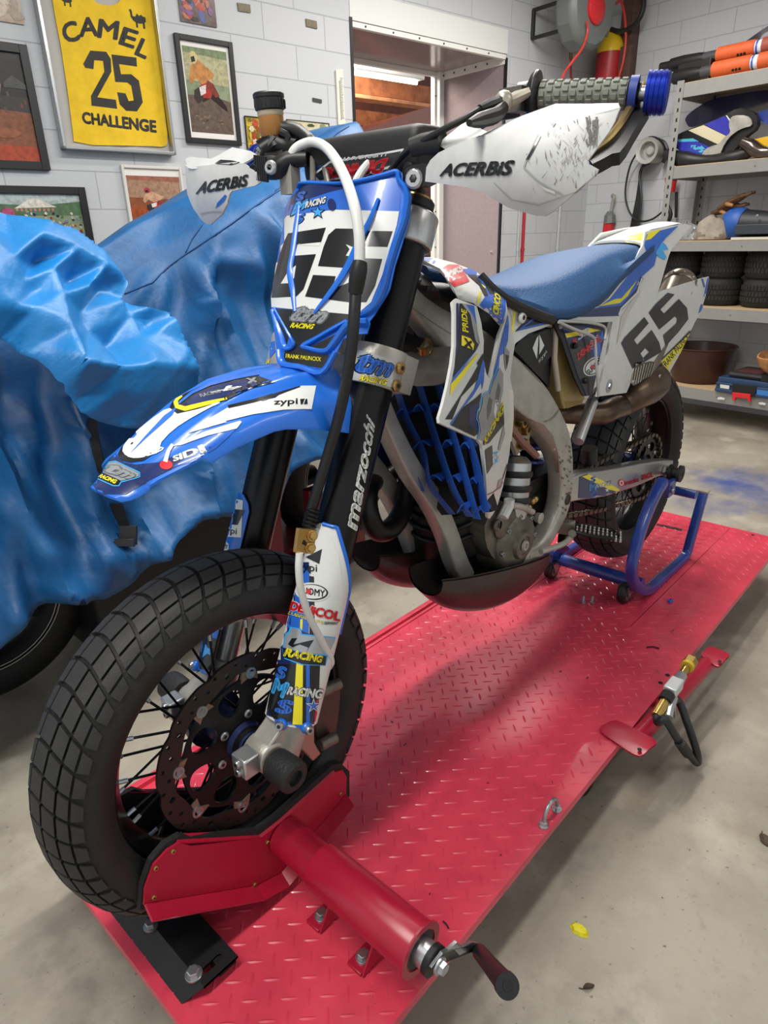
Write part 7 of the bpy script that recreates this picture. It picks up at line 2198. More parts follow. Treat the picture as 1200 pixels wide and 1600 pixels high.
k = M(); e = P(1090, 770, Y=YB - .0); e2 = e - V((0, 0, .0)); k.cyl((e.x + .01, -YB, e.z - .005), (e.x + .01, YB, e.z - .005), .0155, m_stand, 20); k.build('handle_bar', stand)
k = M()
c0, c1 = P(828, 851, Y=-.16), P(860, 866, Y=-.12)
k.cyl(c0, c1, .016, m_stand, 16); k.cyl(c1, c1 + (c1 - c0).normalized() * .004, .012, m_zinc, 14)
k.panel([(863, 866), (882, 848), (892, 858), (872, 872)], lambda x, y: P(x, y, Y=-.11), .005, m_stand, 5)
k.box((c1 + V((xb, -.14, zc))) / 2, (.03, .02, .06), m_stand)
k.build('pivot_stub', stand, bevel=.002)
# ================================================================== covered motorcycle by the wall
m_cov = mat('blue_cover', '#105a92', .5, var=.22, vscale=5, hex2='#0d4b7e', bump=.25, bscale=70)
m_cov2 = mat('shiny_blue_cover', '#187abf', .42, var=.12, vscale=6, bump=.3, bscale=60)
YM = -1.2
cov = thing('motorcycle_cover', 'large matte blue cover draped over the motorcycle against the wall', 'cover', (-.6, YM, .1))
prof = [(.75, 1.05, .36, .16), (.55, 1.12, .40, .17), (.3, 1.14, .42, .15), (.0, 1.13, .44, .24), (-.2, 1.12, .44, .28), (-.4, 1.06, .45, .30), (-.5, 1.06, .45, .32), (-.62, 1.125, .46, .35), (-.8, 1.20, .46, .37), (-1.0, 1.275, .46, .37), (-1.2, 1.34, .46, .34), (-1.4, 1.42, .44, .30), (-1.53, 1.455, .40, .27), (-1.60, 1.42, .36, .27), (-1.66, 1.25, .33, .28), (-1.71, .9, .30, .30)]
px_ = [-p[0] for p in prof]
def cp(X, i): return float(np.interp(-X, px_, [p[i] for p in prof]))
NX, NT = 150, 110
def cov_pt(X, t, out=0.0):
    """t: 0 far hem, .5 ridge, 1 near hem"""
    zt, hw, zh = cp(X, 1), cp(X, 2), cp(X, 3)
    u = abs(t - .5) * 2; sg = 1 if t > .5 else -1
    top = .10 + .05 * sin(X * 4)
    y = top * min(1, u / .18) ** .8 + (hw - top) * max(0, (u - .12) / .88) ** 1.25
    z = zt - (zt - zh) * max(0, (u - .06) / .94) ** 1.12
    if u < .2: z += .004 * (1 - u / .2)
    # drapes: tent folds running down from the high points, sharper near the hem
    f = .05 * noise.noise(V((X * 2.1 + 1.7, u * .9, 5 * sg))) * u
    def fold(x0, u0, x1, u1, w, h):
        s_ = (u - u0) / (u1 - u0)
        if s_ < -.15 or s_ > 1.1: return 0
        xc = x0 + (x1 - x0) * s_
        e = min(1, (s_ + .15) / .3, (1.1 - s_) / .15)
        ww = w * (.6 + .7 * max(0, s_))
        q = abs(X - xc) / ww
        return h * max(0, 1 - q) ** 1.4 * e
    if sg > 0:
        for c in ((-.93, .25, -1.25, .95, .07, .06), (-.88, .30, -.86, .75, .05, .045), (-1.0, .22, -1.0, 1.0, .06, .05), (-.70, .35, -.62, 1.0, .08, .06), (-.75, .30, -.40, 1.0, .07, .06), (-.3, .35, -.12, 1.0, .08, .07), (-.1, .30, .08, 1.0, .07, .06), (.15, .3, .22, 1.0, .08, .06), (.4, .3, .5, 1.0, .09, .06), (-1.3, .3, -1.45, 1.0, .07, .05), (-.5, .55, -.48, 1.0, .05, .06), (-.22, .6, -.3, 1.0, .05, .06), (-.02, .62, -.04, 1.0, .045, .06), (-.85, .6, -.72, 1.0, .05, .05)): f += fold(*c)
    f += .03 * noise.noise(V((X * 3.1 + u * 2.2, u * 3 - X, 3.3))) * u
    f += .010 * abs(noise.noise(V((X * 6 + 3 * u, u * 5 - X * 2, 7.1)))) * min(1, u * 3)
    # handlebar and tail bulges
    f += .09 * max(0, 1 - ((X + .95) / .33) ** 2 - ((u - .24) / .24) ** 2) ** 1.5
    f += .06 * max(0, 1 - ((X + 1.42) / .22) ** 2 - ((u - .18) / .25) ** 2)
    hemw = .045 * sin(X * 14 + 1) * max(0, u - .8) / .2 + .05 * noise.noise(V((X * 3, 0, 2))) * max(0, u - .8) / .2
    return V((X + .03 * noise.noise(V((X * 2, u * 3, 8))) * u, YM + sg * (y + f + out), z + hemw + .25 * f * (1 - u)))
def cov_mesh():
    k = M()
    rings = []
    for i in range(NX + 1):
        X = .75 + (-1.71 - .75) * i / NX
        rings.append([cov_pt(X, j / NT) for j in range(NT + 1)])
    k.loft(rings, m_cov, closed=False, caps=False)
    last = rings[-1]
    c = V((-1.74, YM, .62))
    b = len(k.v)
    k.add(last + [c], [(i + 1, i, NT + 1) for i in range(NT)], m_cov)
    return k
k = cov_mesh()
CR = [(296, 413, 332, 472, 11, .035), (330, 468, 398, 605, 17, .055), (332, 405, 400, 420, 14, .025), (256, 428, 245, 500, 11, .03), (240, 425, 205, 480, 11, .025), (385, 395, 420, 470, 14, .03), (300, 470, 345, 560, 13, -.03), (0, 640, 95, 880, 34, .06), (-20, 760, 130, 945, 24, .05), (150, 862, 290, 872, 18, .055), (245, 740, 288, 862, 26, .05), (330, 715, 352, 800, 14, .045), (58, 905, 140, 945, 13, .045), (20, 960, 62, 985, 14, .035), (120, 690, 175, 770, 18, .04), (60, 720, 140, 860, 24, -.05), (165, 880, 215, 910, 16, .04), (470, 690, 512, 728, 11, .04), (455, 665, 492, 760, 11, .045), (490, 640, 515, 690, 9, .03), (440, 700, 432, 760, 10, .03), (300, 810, 345, 800, 13, .03), (380, 620, 360, 690, 13, .03), (210, 790, 240, 900, 20, -.04), (100, 930, 110, 975, 12, -.04), (20, 700, 60, 800, 20, .03)]
def crease_px(x, y):
    f = 0
    for (x0, y0, x1, y1, w, h) in CR:
        L_ = hypot(x1 - x0, y1 - y0); ux, uy = (x1 - x0) / L_, (y1 - y0) / L_
        s_ = (x - x0) * ux + (y - y0) * uy; dd = abs(-(x - x0) * uy + (y - y0) * ux)
        if s_ < -20 or s_ > L_ + 20 or dd > 2 * w: continue
        f += h * max(0, 1 - dd / (2 * w)) ** 1.5 * max(0, min(1, (s_ + 20) / 45, (L_ + 20 - s_) / 45))
    return f
for i, p in enumerate(k.v):
    if p.y > YM + .02:
        q = proj(p)
        k.v[i] = p + V((.15, .92, .2)) * crease_px(*q)
k.line(mat('cover_seam', '#164a80', .6), [(195, 460), (225, 448), (240, 440), (262, 418), (290, 398), (330, 372), (362, 350), (400, 322), (440, 296)], 1.8, .003, 5)
k.line(mat('cover_seam', '#164a80', .6), [(290, 396), (300, 375), (318, 350)], 1.4, .003, 5)
k.line(mat('cover_seam', '#164a80', .6), [(430, 300), (470, 262), (500, 232), (528, 208), (545, 198)], 1.4, .003, 5)
BASE = k
k.build('cover_fabric', cov, sharp=80)
for o in cov.children:
    md = o.modifiers.new('thick', 'SOLIDIFY'); md.thickness = .003; md.offset = 0
bvc = M(); bvc.v = list(k.v); bvc.f = list(k.f); bvc.mi = list(k.mi); bvc.mats = k.mats
def on_cover(x, y, o):
    d = ray(x, y); h = bvc.bvh().ray_cast(CAM, d)
    if h[0] is None: return P(x, y, Y=-.95)
    n = h[1] if h[1].dot(d) < 0 else -h[1]
    return h[0] + n * o - d * .0
# the shiny hood over the front of it
k = M()
hood = [(-90, 300), (-40, 325), (0, 342), (40, 356), (75, 372), (110, 368), (128, 376), (160, 400), (190, 430), (197, 444), (186, 470), (200, 486), (222, 494), (252, 508), (262, 528), (278, 552), (296, 578), (304, 606), (290, 625), (262, 650), (236, 664), (210, 670), (180, 664), (130, 650), (112, 630), (88, 612), (60, 572), (35, 552), (0, 528), (-40, 512), (-90, 500)]
def hood_s(x, y):
    d = ray(x, y)
    h = bvc.bvh().ray_cast(CAM, d)
    Y = -.86 + .22 * ((y - 480) / 200) - .12 * ((x - 100) / 200)
    p = P(x, y, Y=Y)
    if h[0] is not None:
        t = (h[0] - CAM).length
        tp = (p - CAM).length
        if tp > t - .03: p = CAM + d * (t - .03)
    return p
HC = [(-120, 290, .0), (-120, 520, .0), (-90, 400, .05), (0, 343, .015), (60, 360, .05), (110, 369, .035), (150, 396, .03), (196, 440, .015), (187, 470, .0), (-40, 400, .06), (40, 393, .062), (100, 408, .055), (150, 428, .05), (-40, 370, .03), (0, 382, .028), (50, 414, .004), (105, 442, -.002), (150, 456, .0), (-50, 440, .06), (0, 425, .055), (60, 440, .056), (120, 462, .05), (180, 479, .035), (218, 495, .04), (252, 508, .06),
 (40, 470, .036), (110, 500, .03), (160, 547, .006), (122, 530, .03), (70, 482, .064), (80, 540, .075), (88, 598, .09), (150, 599, .082), (163, 556, .022), (200, 540, .048), (226, 531, .05), (250, 513, .066), (270, 560, .058), (248, 590, .078), (200, 593, .088), (296, 592, .05), (304, 606, .02), (262, 650, .0), (236, 662, .0), (210, 668, .0), (170, 660, .0), (130, 650, .0), (112, 630, .01), (160, 628, .05), (220, 632, .045), (-40, 505, .02), (0, 500, .05), (30, 503, .052), (60, 562, .035), (0, 528, .0), (35, 552, .0), (88, 612, .01), (20, 455, .048), (-60, 480, .045), (222, 505, .02), (222, 518, .02), (190, 500, .03)]
_hv, _he, _hf, _a, _b, _c = delaunay_2d_cdt([V((p[0], p[1])) for p in HC], [], [], 0, 1e-5)
_hz = []
for v in _hv:
    _hz.append(min(HC, key=lambda p: hypot(p[0] - v.x, p[1] - v.y))[2])
def hood_raw(x, y):
    for f in _hf:
        a, b, c = (_hv[i] for i in f)
        d = (b.y - c.y) * (a.x - c.x) + (c.x - b.x) * (a.y - c.y)
        if abs(d) < 1e-9: continue
        l1 = ((b.y - c.y) * (x - c.x) + (c.x - b.x) * (y - c.y)) / d
        l2 = ((c.y - a.y) * (x - c.x) + (a.x - c.x) * (y - c.y)) / d
        if l1 >= -1e-6 and l2 >= -1e-6 and l1 + l2 <= 1 + 1e-6:
            return l1 * _hz[f[0]] + l2 * _hz[f[1]] + (1 - l1 - l2) * _hz[f[2]]
    return 0.0
def hood_d(x, y):
    f = (hood_raw(x, y) * 2 + hood_raw(x + 4, y) + hood_raw(x - 4, y) + hood_raw(x, y + 4) + hood_raw(x, y - 4)) / 6
    w = 0
    for (ax, ay, fr, am) in ((.8, .6, .04, .003), (.3, -.95, .07, .002), (.95, .2, .11, .0012)):
        w += am * (abs(noise.noise(V(((x * ax + y * ay) * fr, (x * ay - y * ax) * fr * .3, am * 900)))) - .2)
    return f * 1.15 + w + .006 * noise.noise(V((x * .02, y * .02, 1)))
k.panel(hood, hood_s, .002, m_cov2, 5, 1, disp=hood_d)
hd_ = k.build('nylon_hood', cov, sharp=75)
k = M()
p4 = [on_cover(x, y, .012) for x, y in ((180, 782), (187, 810), (193, 835), (191, 856))]
rings = []
for p in catmull(p4, 5): rings.append([p + RR * .017 + RF * .002, p + RR * .017 - RF * .002, p - RR * .017 - RF * .002, p - RR * .017 + RF * .002])
m_web = mat('black_webbing', '#121214', .7, bump=.4, bscale=300)
k.loft(rings, m_web)
c_ = on_cover(192, 845, .022); k.box(c_, (.045, .012, .05), m_bplast, (RR, RF, RU)); k.box(on_cover(187, 856, .02), (.05, .010, .02), m_bplast, (RR, RF, RU))
for (x, y) in ((200, 832),): k.box(on_cover(x, y, .02), (.012, .012, .03), m_bplast, (RR, RF, RU))
k.build('strap', cov, bevel=.002)
k = M()
p4 = [on_cover(x, y, .010) for x, y in ((140, 655), (146, 690), (152, 722), (158, 738))]
rings = [[p + RR * .012 + RF * .002, p + RR * .012 - RF * .002, p - RR * .012 - RF * .002, p - RR * .012 + RF * .002] for p in catmull(p4, 5)]
k.loft(rings, m_web); k.build('strap', cov)
# the motorcycle below the cover: wheels, engine bulk, low red stand
und = thing('covered_motorcycle', 'dark motorcycle under the blue cover with one wheel showing at the hem', 'motorcycle', (-.6, YM, -.15))
m_drk = mat('dark_underbody', '#141416', .5)
for wx, wn in ((.05, 'front_wheel'), (-1.33, 'rear_wheel')):
    c = V((wx, YM + .06, .165))
    k = M()
    prof_ = [(.24 + .07 * cos(t), .06 * sin(t)) for t in [2 * pi * i / 16 for i in range(16)]]
    k.lathe(prof_ + prof_[:1], c, (0, 1, 0), m_tyre, 56, caps=False)
    w_ = k.build(wn, und)
    k = M()
    k.lathe([(.205, .045), (.210, .05), (.203, .052), (.19, .04), (.185, 0), (.19, -.04), (.203, -.052), (.21, -.05), (.205, -.045)], c, (0, 1, 0), m_ano, 48, caps=False)
    for r_ in (.206, .196): k.lathe([(r_ - .0015, .0522), (r_, .0535), (r_ + .0015, .0522)], c, (0, 1, 0), mat('rim_line', '#c9c4bb', .4), 48, caps=False)
    k.lathe([(.04, -.05), (.04, .05)], c, (0, 1, 0), m_drk, 20)
    for i in range(5):
        t = 2 * pi * i / 5; k.tube([c + V((cos(t) * .03, 0, sin(t) * .03)), c + V((cos(t) * .19, 0, sin(t) * .19))], .016, m_drk, 8)
    k.build('rim', w_)
k = M(); k.tube([(.18, YM, .165), (-.05, YM, .75), (-.2, YM, 1.0)], .03, m_drk, 10); k.tube([(-.2, YM, .9), (-.6, YM, .75), (-1.1, YM, .8), (-1.5, YM, 1.05)], [.12, .15, .14, .08], m_drk, 14, 4); k.box((-.50, YM + .04, .17), (.62, .42, .54), m_drk); k.tube([(-1.27, YM, .165), (-.7, YM, .3)], .04, m_drk, 8)
k.build('body', und, bevel=.03)
k = M()
k.box((-.98, -.98, -.06), (.60, .12, .1), mat('dark_red_stand', '#7d1526', .4)); k.box((-.98, -1.2, -.02), (.6, .45, .05), mat('dark_red_stand', '#7d1526', .4)); k.box((-.80, -.96, .10), (.16, .04, .34), mat('dark_red_stand', '#7d1526', .4)); k.box((-1.05, -.96, .07), (.07, .04, .30), mat('dark_red_stand', '#7d1526', .4))
k.box((-.98, -1.2, -.10), (.5, .4, .10), m_drk)
tag(k.build('lifting_platform', loc=(-.98, -1.1, -.15), bevel=.004), 'dark red lifting platform under the covered motorcycle', 'lift')
# ================================================================== steel shelves and what lies on them
m_sh = mat('grey_shelf_steel', '#93928f', .45, .1, var=.06, vscale=20)
m_bd = mat('chipboard', '#c8ab82', .7, var=.15, vscale=60)
UF, UBK, VL, VR = -4.1, -4.56, -1.535, .62
LV = [(.082, .010), (.600, .532), (.997, .938), (1.432, 1.366), (1.882, 1.808)]
rack = thing('shelf_unit', 'grey slotted steel shelf unit with chipboard shelves against the back wall', 'shelf', W(-4.33, -.4, -.15))
for (zt, zb) in LV:
    k = M()
    wbox(k, UF, UF + .012, VL, VR, zb, zt, m_sh); wbox(k, UF, UBK, VL, VL + .012, zb, zt, m_sh); wbox(k, UBK, UBK + .012, VL, VR, zb, zt, m_sh)
    wbox(k, UF, UBK, VR - .012, VR, zb, zt, m_sh)
    for vv in (-1.0, -.3, .3):
        k.screw(W(UF + .012, vv, (zt + zb) / 2), WU, .006, .003, m_sh, m_dark)
    s_ = k.build('shelf', rack, flat=True)
    k = M(); wbox(k, UF + .006, UBK + .006, VL + .008, VR - .008, zt - .012, zt + .004, m_bd); k.build('board', s_, flat=True)
for u0, v0, sg in ((UF, VL, 1), (UBK, VL, -1), (UF, VR, 1), (UBK, VR, -1)):
    k = M()
    dv = .042 if v0 == VL else -.042
    wbox(k, u0 + .013 * (1 if sg > 0 else 1), u0 + .016, v0 - .002, v0 + dv, -.15, 1.90, m_sh)
    wbox(k, u0 + .015 - .045 * sg, u0 + .015, v0 - .002, v0 + .002, -.15, 1.90, m_sh)
    for i in range(38): wbox(k, u0 + .0155, u0 + .0172, v0 + dv * .4, v0 + dv * .62, -.12 + i * .053, -.10 + i * .053, m_dark)
    k.build('upright', rack, flat=True)
def on(u, v, z): return W(u, v, z)
def S4(x, y): return P(x, y, n=WU, d=-4.2)
# black red topped socket behind the rack, cables
k = M(); k.tube([PR(1049, 282, -4.5), PR(1046, 300, -4.5)], .038, mat('red_plastic', '#d2262c', .4), 12)
k.tube([PR(1049, 276, -4.5), PR(1049, 283, -4.5)], .042, mat('red_plastic', '#d2262c', .4), 12)
k.tube([PR(1046, 300, -4.5), PR(1043, 320, -4.5), PR(1048, 335, -4.5), PR(1042, 352, -4.5)], .014, m_blk, 8, 3)
k.tube([PR(1057, 300, -4.55), PR(1056, 340, -4.55)], .010, m_blk, 8)
tag(k.build('power_plug', loc=PR(1046, 340, -4.5)), 'red industrial plug with black cable behind the shelf upright', 'plug')
# tyres, three columns of two
zt0 = LV[1][0] + .004
m_ty2 = mat('shelf_tyre', '#242322', .75, bump=1.0, bscale=70, var=.3, vscale=40)
def small_tyre(u, v, z, lab, h=.168, r=None):
    r = r or TR
    t = thing('small_tyre', lab, 'tyre', W(u, v, z), 'small tyres on the shelf')
    k = M()
    pr = [(r * .62, .012), (r * .66, .004), (r * .80, .0), (r * .93, .012), (r * .985, .035), (r, h * .5), (r * .985, h - .035), (r * .93, h - .012), (r * .80, h), (r * .66, h - .004), (r * .62, h - .012), (r * .6, h * .5), (r * .62, .012)]
    k.lathe(pr, W(u, v, z), (0, 0, 1), m_ty2, 48, caps=False)
    for i in range(40):
        a = 2 * pi * i / 40
        for zz, o in ((.3, 0), (.5, .5), (.7, 0)):
            aa = a + o * 2 * pi / 40
            e = V((cos(aa), sin(aa), 0)); k.box(W(u, v, z + h * zz) + e * (r * .995), (.010, .017, .026), m_ty2, (e, V((0, 0, 1)).cross(e), V((0, 0, 1))))
    k.build('tread', t, sharp=40)
    k = M(); k.lathe([(r * .80, h), (r * .78, h + .001), (r * .72, h + .0005)], W(u, v, z), (0, 0, 1), m_ty2, 40, caps=False); k.build('bead', t)
    return t
vt = [P(x, 455, n=WU, d=-4.28).dot(WV) for x in (1058, 1124, 1194)]
TR = min(.165, (vt[1] - vt[0]) / 2 - .006, (vt[2] - vt[1]) / 2 - .006)
for i, v in enumerate(vt):
    nm = ('left', 'middle', 'right')[i]
    for j in range(2):
        small_tyre(-4.29, v, zt0 + .1685 * j, '%s black small tyre in the %s stack on the second shelf' % (('bottom', 'top')[j], nm))
# brown basin
c = P(1088, 600, n=WU, d=-4.33); c.z = LV[0][0] + .004
bs = M()
hb_ = .235; rt, rb = .215, .165
bs.lathe([(0, 0), (rb * .94, 0), (rb, .01), (rt * .985, hb_ - .01), (rt + .012, hb_), (rt + .012, hb_ + .006), (rt - .004, hb_ + .002), (rb * .97, .014), (rb * .9, .008), (0, .008)], c, (0, 0, 1), mat('brown_basin', '#4a2c24', .35, var=.2, vscale=60), 48, caps=False)
tag(bs.build('wash_basin', loc=c), 'round dark brown plastic basin on the lowest shelf', 'basin')
# blue toolbox
tb = thing('toolbox', 'dark blue toolbox with a red latch on the lowest shelf', 'toolbox', W(-4.1, -.85, LV[0][0]))
UT = -4.075
tv = lambda x, y: P(x, y, n=WU, d=UT)
m_tb = mat('navy_tool_plastic', '#2a4365', .45)
v0, v1 = tv(1117, 610).dot(WV), tv(1222, 620).dot(WV)
z0, z1 = LV[0][0] + .005, tv(1117, 588).z
k = M()
wbox(k, UT, UT - .34, v0, v1, z0, z1 - .035, m_tb); wbox(k, UT - .006, UT - .334, v0 + .006, v1 - .006, z1 - .035, z1, m_tb)
wbox(k, UT + .012, UT, v0 + .004, v1, z1 - .045, z1 - .030, m_tb); wbox(k, UT + .010, UT, v0, v1, z0, z0 + .022, m_tb)
k.build('case', tb, flat=True, bevel=.006)
def tpatch(name, pts, th, mt, **kw):
    k = M(); q = [tv(x, y) + WU * .004 for x, y in pts]; k.prism(q, WU * th, mt); return k.build(name, tb, flat=True, bevel=.002)
tpatch('handle', [(1146, 599), (1184, 603), (1180, 620), (1145, 616)], .012, m_bplast)
tpatch('latch', [(1147, 612), (1175, 615), (1175, 627), (1172, 627), (1171, 622), (1152, 620), (1151, 625), (1147, 624)], .024, mat('red_latch', '#d8262c', .4))
tpatch('label', [(1126, 599), (1141, 601), (1140, 608), (1126, 606)], .006, m_white)
tpatch('sticker', [(1183, 606), (1212, 609), (1212, 622), (1183, 618)], .006, mat('blue_sticker', '#3b7cc4', .4))
tpatch('clip', [(1122, 621), (1127, 620), (1134, 622), (1133, 625), (1129, 624), (1126, 624), (1123, 624)], .012, m_white)
tpatch('clip', [(1186, 629), (1191, 628), (1198, 630), (1197, 633), (1193, 632), (1189, 632)], .012, m_white)
bg_ = thing('tool_bag', 'flat black and grey bag with faded red print lying on the blue toolbox', 'bag', W(UT - .17, (v0 + v1) / 2, z1))
k = M()
wbox(k, UT - .03, UT - .30, v0 + .05, v1 - .01, z1 + .001, z1 + .035, mat('dark_bag', '#2b2a2c', .6, var=.3))
k.build('bag', bg_, flat=True, bevel=.015)
k = M(); wbox(k, UT - .08, UT - .22, v0 + .08, v0 + .24, z1 + .034, z1 + .038, mat('faded_red_print', '#6a3436', .5, var=.5, vscale=60)); k.build('print', bg_, flat=True)
k = M(); wbox(k, UT - .02, UT - .31, v0 + .26, v0 + .30, z1 + .002, z1 + .041, m_bplast); k.build('strap', bg_, flat=True)
wc_ = tv(1218, 560); wc_ = W(UT - .10, wc_.dot(WV), z1 + .036)
k = M()
m_wood = mat('bare_wood', '#c08a58', .6, var=.35, vscale=18)
rings = []
for rr, h in ((.06, .0), (.10, .02), (.15, .07), (.165, .12), (.155, .125), (.13, .07), (.07, .03), (.001, .022)):
    rings.append([wc_ + V((cos(t) * rr * (1 + .08 * sin(3 * t)), sin(t) * rr * (1 + .06 * cos(2 * t)), h + .012 * sin(2 * t) * (h > .06))) for t in [2 * pi * i / 22 for i in range(22)]])
k.loft(rings, m_wood); tag(k.build('wooden_bowl', loc=wc_), 'rough pale brown wooden bowl standing on the bag over the toolbox', 'bowl')
# third shelf: boots, gloves, bags
z3 = LV[2][0] + .005
def drape(name, lab, cat, u, v, z, su, sv, h, mt, seed, rz=0.0, am=.35):
    k = M(); rings = []
    for i in range(11):
        t = i / 10
        rr = [(.9, 0), (1.0, .04), (1.03, .15), (1.0, .3), (.95, .45), (.88, .6), (.78, .74), (.62, .86), (.42, .95), (.2, 1.0), (.01, 1.0)][i]
        ring = []
        for j in range(28):
            a = 2 * pi * j / 28
            q = V((cos(a), sin(a), rr[1] * 1.5)) * 1.3 + V((seed, seed, 0))
            f = 1 + am * noise.noise(q) + am * .5 * noise.noise(q * 2.3)
            x, y = cos(a) * su * rr[0] * f, sin(a) * sv * rr[0] * f
            ring.append(W(u, v, z) + WU * (x * cos(rz) - y * sin(rz)) + WV * (x * sin(rz) + y * cos(rz)) + V((0, 0, h * rr[1] * (1 + am * noise.noise(q + V((9, 0, 0)))))))
        rings.append(ring)
    k.loft(rings, mt)
    return tag(k.build(name, loc=W(u, v, z)), lab, cat)
v3 = lambda x, y, u=-4.25: P(x, y, n=WU, d=u).dot(WV)
drape('cloth_bag', 'crumpled beige canvas bag on the third shelf beside the blue boot', 'bag', -4.24, v3(1116, 360), z3, .10, .115, .125, mat('beige_canvas', '#a3978a', .75, var=.3, vscale=15), 2.1)
drape('plastic_bag', 'clear crumpled plastic bag left of the beige canvas bag', 'bag', -4.20, v3(1078, 362), z3, .08, .10, .10, mat('clear_plastic', '#c9ccce', .15, trans=.6, alpha=.75), 5.3, 0, .5)
gl = thing('work_gloves', 'pair of brown leather gloves lying on the beige canvas bag', 'gloves', W(-4.25, v3(1130, 335), z3 + .14))
for i, (dv, dz, rot) in enumerate(((0, .0, .25), (.05, .025, .45))):
    k = M()
    b0_ = W(-4.25 + .03 * i, v3(1112, 345) + dv, z3 + .155 + dz)
    dd = (WV * cos(rot) + V((0, 0, sin(rot)))).normalized()
    nn = WU
    k.tube([b0_, b0_ + dd * .05, b0_ + dd * .12, b0_ + dd * .16], [.030, .042, .040, .030], mat('brown_leather', '#6b4a2c', .6, var=.3, vscale=30), 12, flat=.5)
    for q in range(4):
        s0 = b0_ + dd * .15 + nn * (-.024 + .016 * q)
        k.tube([s0, s0 + dd * .04 - V((0, 0, .004 * q)), s0 + dd * (.075 - .008 * abs(q - 1.5)) - V((0, 0, .01))], [.011, .010, .007], mat('brown_leather', '#6b4a2c', .6), 8)
    s0 = b0_ + dd * .06 + nn * .03; k.tube([s0, s0 + dd * .03 + nn * .02 - V((0, 0, .02)), s0 + dd * .055 + nn * .02 - V((0, 0, .035))], [.012, .011, .008], mat('tan_leather', '#a87848', .6), 8)
    k.build('glove', gl)
bo = thing('motocross_boot', 'blue and black motocross boot lying on its side on the third shelf', 'boot', W(-4.22, v3(1175, 365), z3))
k = M()
vb = v3(1148, 350)
k.tube([W(-4.22, vb, z3 + .085), W(-4.22, vb + .03, z3 + .088), W(-4.22, vb + .08, z3 + .085), W(-4.22, vb + .3, z3 + .075), W(-4.22, vb + .42, z3 + .07)], [.075, .088, .085, .07, .06], mat('dark_boot', '#26292e', .5, var=.3), 18); k.build('shaft', bo)
k = M(); k.tube([W(-4.22, vb - .012, z3 + .085), W(-4.22, vb - .002, z3 + .09), W(-4.22, vb + .05, z3 + .09), W(-4.22, vb + .065, z3 + .088)], [.082, .094, .094, .088], mat('boot_blue', '#2456a8', .5), 18); k.build('cuff', bo)
k = M(); wbox(k, -4.10, -4.14, vb + .07, vb + .45, z3 + .03, z3 + .085, mat('dark_boot2', '#33383f', .5)); k.build('buckle_plate', bo, flat=True, bevel=.004)
for q in range(3):
    k = M(); k.lathe([(.008, 0), (.008, .006), (.004, .007)], W(-4.12, vb + .18 + .09 * q, z3 + .13), WU, m_steel, 12); k.build('rivet', bo)
k = M(); wbox(k, -4.09, -4.2, vb + .06, vb + .6, z3 - .0, z3 + .014, mat('white_wood', '#d5cdbd', .6)); tag(k.build('wooden_board', loc=W(-4.15, vb + .3, z3), flat=True), 'thin pale wooden board under the blue boot', 'board')
# second shelf from the top: motorcycle bodywork
z4 = LV[3][0] + .005
q4 = lambda x, y, u=-4.14: P(x, y, n=WU, d=u)
def bodypart(name, lab, cat, outline, u, th, mt, lays=(), parts=(), rnd=1, tilt=0.0):
    s_ = lambda x, y: P(x, y, n=(WU + V((0, 0, tilt))), d=u + tilt * P(outline[0][0], outline[0][1], n=WU, d=u).z)
    c = s_(*outline[0])
    r = thing(name, lab, cat, (c.x, c.y, c.z))
    k = M(); k.panel(outline, s_, th, mt, 6, rnd, disp=lambda x, y: .01 * noise.noise(V((x * .03, y * .03, u))))
    for mt2, ol in lays: k.stick(mt2, ol, .0015, 5)
    k.build('panel', r, sharp=60)
    for nm, ol, mt2, t2, o2 in parts:
        k = M(); k.panel(ol, lambda x, y: s_(x, y) + WU * o2, t2, mt2, 5, 1, disp=lambda x, y: .006 * noise.noise(V((x * .05, y * .05, 2)))); k.build(nm, r, sharp=60)
    return r
cT = cm(1020, 20, 6.667)
m_vio = mat('violet_blue', '#3336a8', .3, coat=.3)
bodypart('side_fairing', 'blue black and cream motorcycle side fairing on the fourth shelf', 'fairing', cT((215, 1420), (215, 1310), (240, 1275), (320, 1235), (520, 1160), (760, 1060), (880, 990), (1000, 1010), (1085, 1060), (1090, 1200), (960, 1290), (870, 1400), (800, 1480), (700, 1570), (620, 1575)), -4.16, .05, m_bplast,
    [(mat('cream_panel', '#cfc6a4', .4), cT((370, 1225), (530, 1170), (780, 1290), (690, 1375))), (m_vio, cT((540, 1165), (745, 1075), (830, 1150), (800, 1240), (780, 1285))), (m_vio, cT((220, 1340), (440, 1330), (600, 1400), (500, 1500), (230, 1410))), (mat('cyan_panel', '#4fb4cc', .4), cT((240, 1320), (420, 1308), (480, 1340), (270, 1345))), (mat('cyan_panel', '#4fb4cc', .4), cT((360, 1380), (500, 1375), (550, 1420), (500, 1465))), (m_pw, cT((760, 1070), (775, 1070), (820, 1130), (808, 1140)))],
    [('metal_bracket', cT((515, 1490), (560, 1420), (640, 1385), (700, 1370), (760, 1300), (830, 1250), (805, 1180), (815, 1110), (860, 1070), (990, 1070), (1040, 1110), (1050, 1180), (960, 1200), (880, 1240), (800, 1310), (730, 1420), (700, 1560), (620, 1570)), m_alu, .012, .02)])
bodypart('rear_fairing', 'dark navy motorcycle tail fairing at the back of the fourth shelf', 'fairing', cT((330, 1110), (360, 1060), (470, 980), (600, 900), (900, 840), (1300, 790), (1300, 900), (1100, 960), (900, 1010), (700, 1090), (520, 1150), (380, 1200), (345, 1150)), -4.36, .04, mat('deep_navy', '#1a1c44', .35, coat=.3))
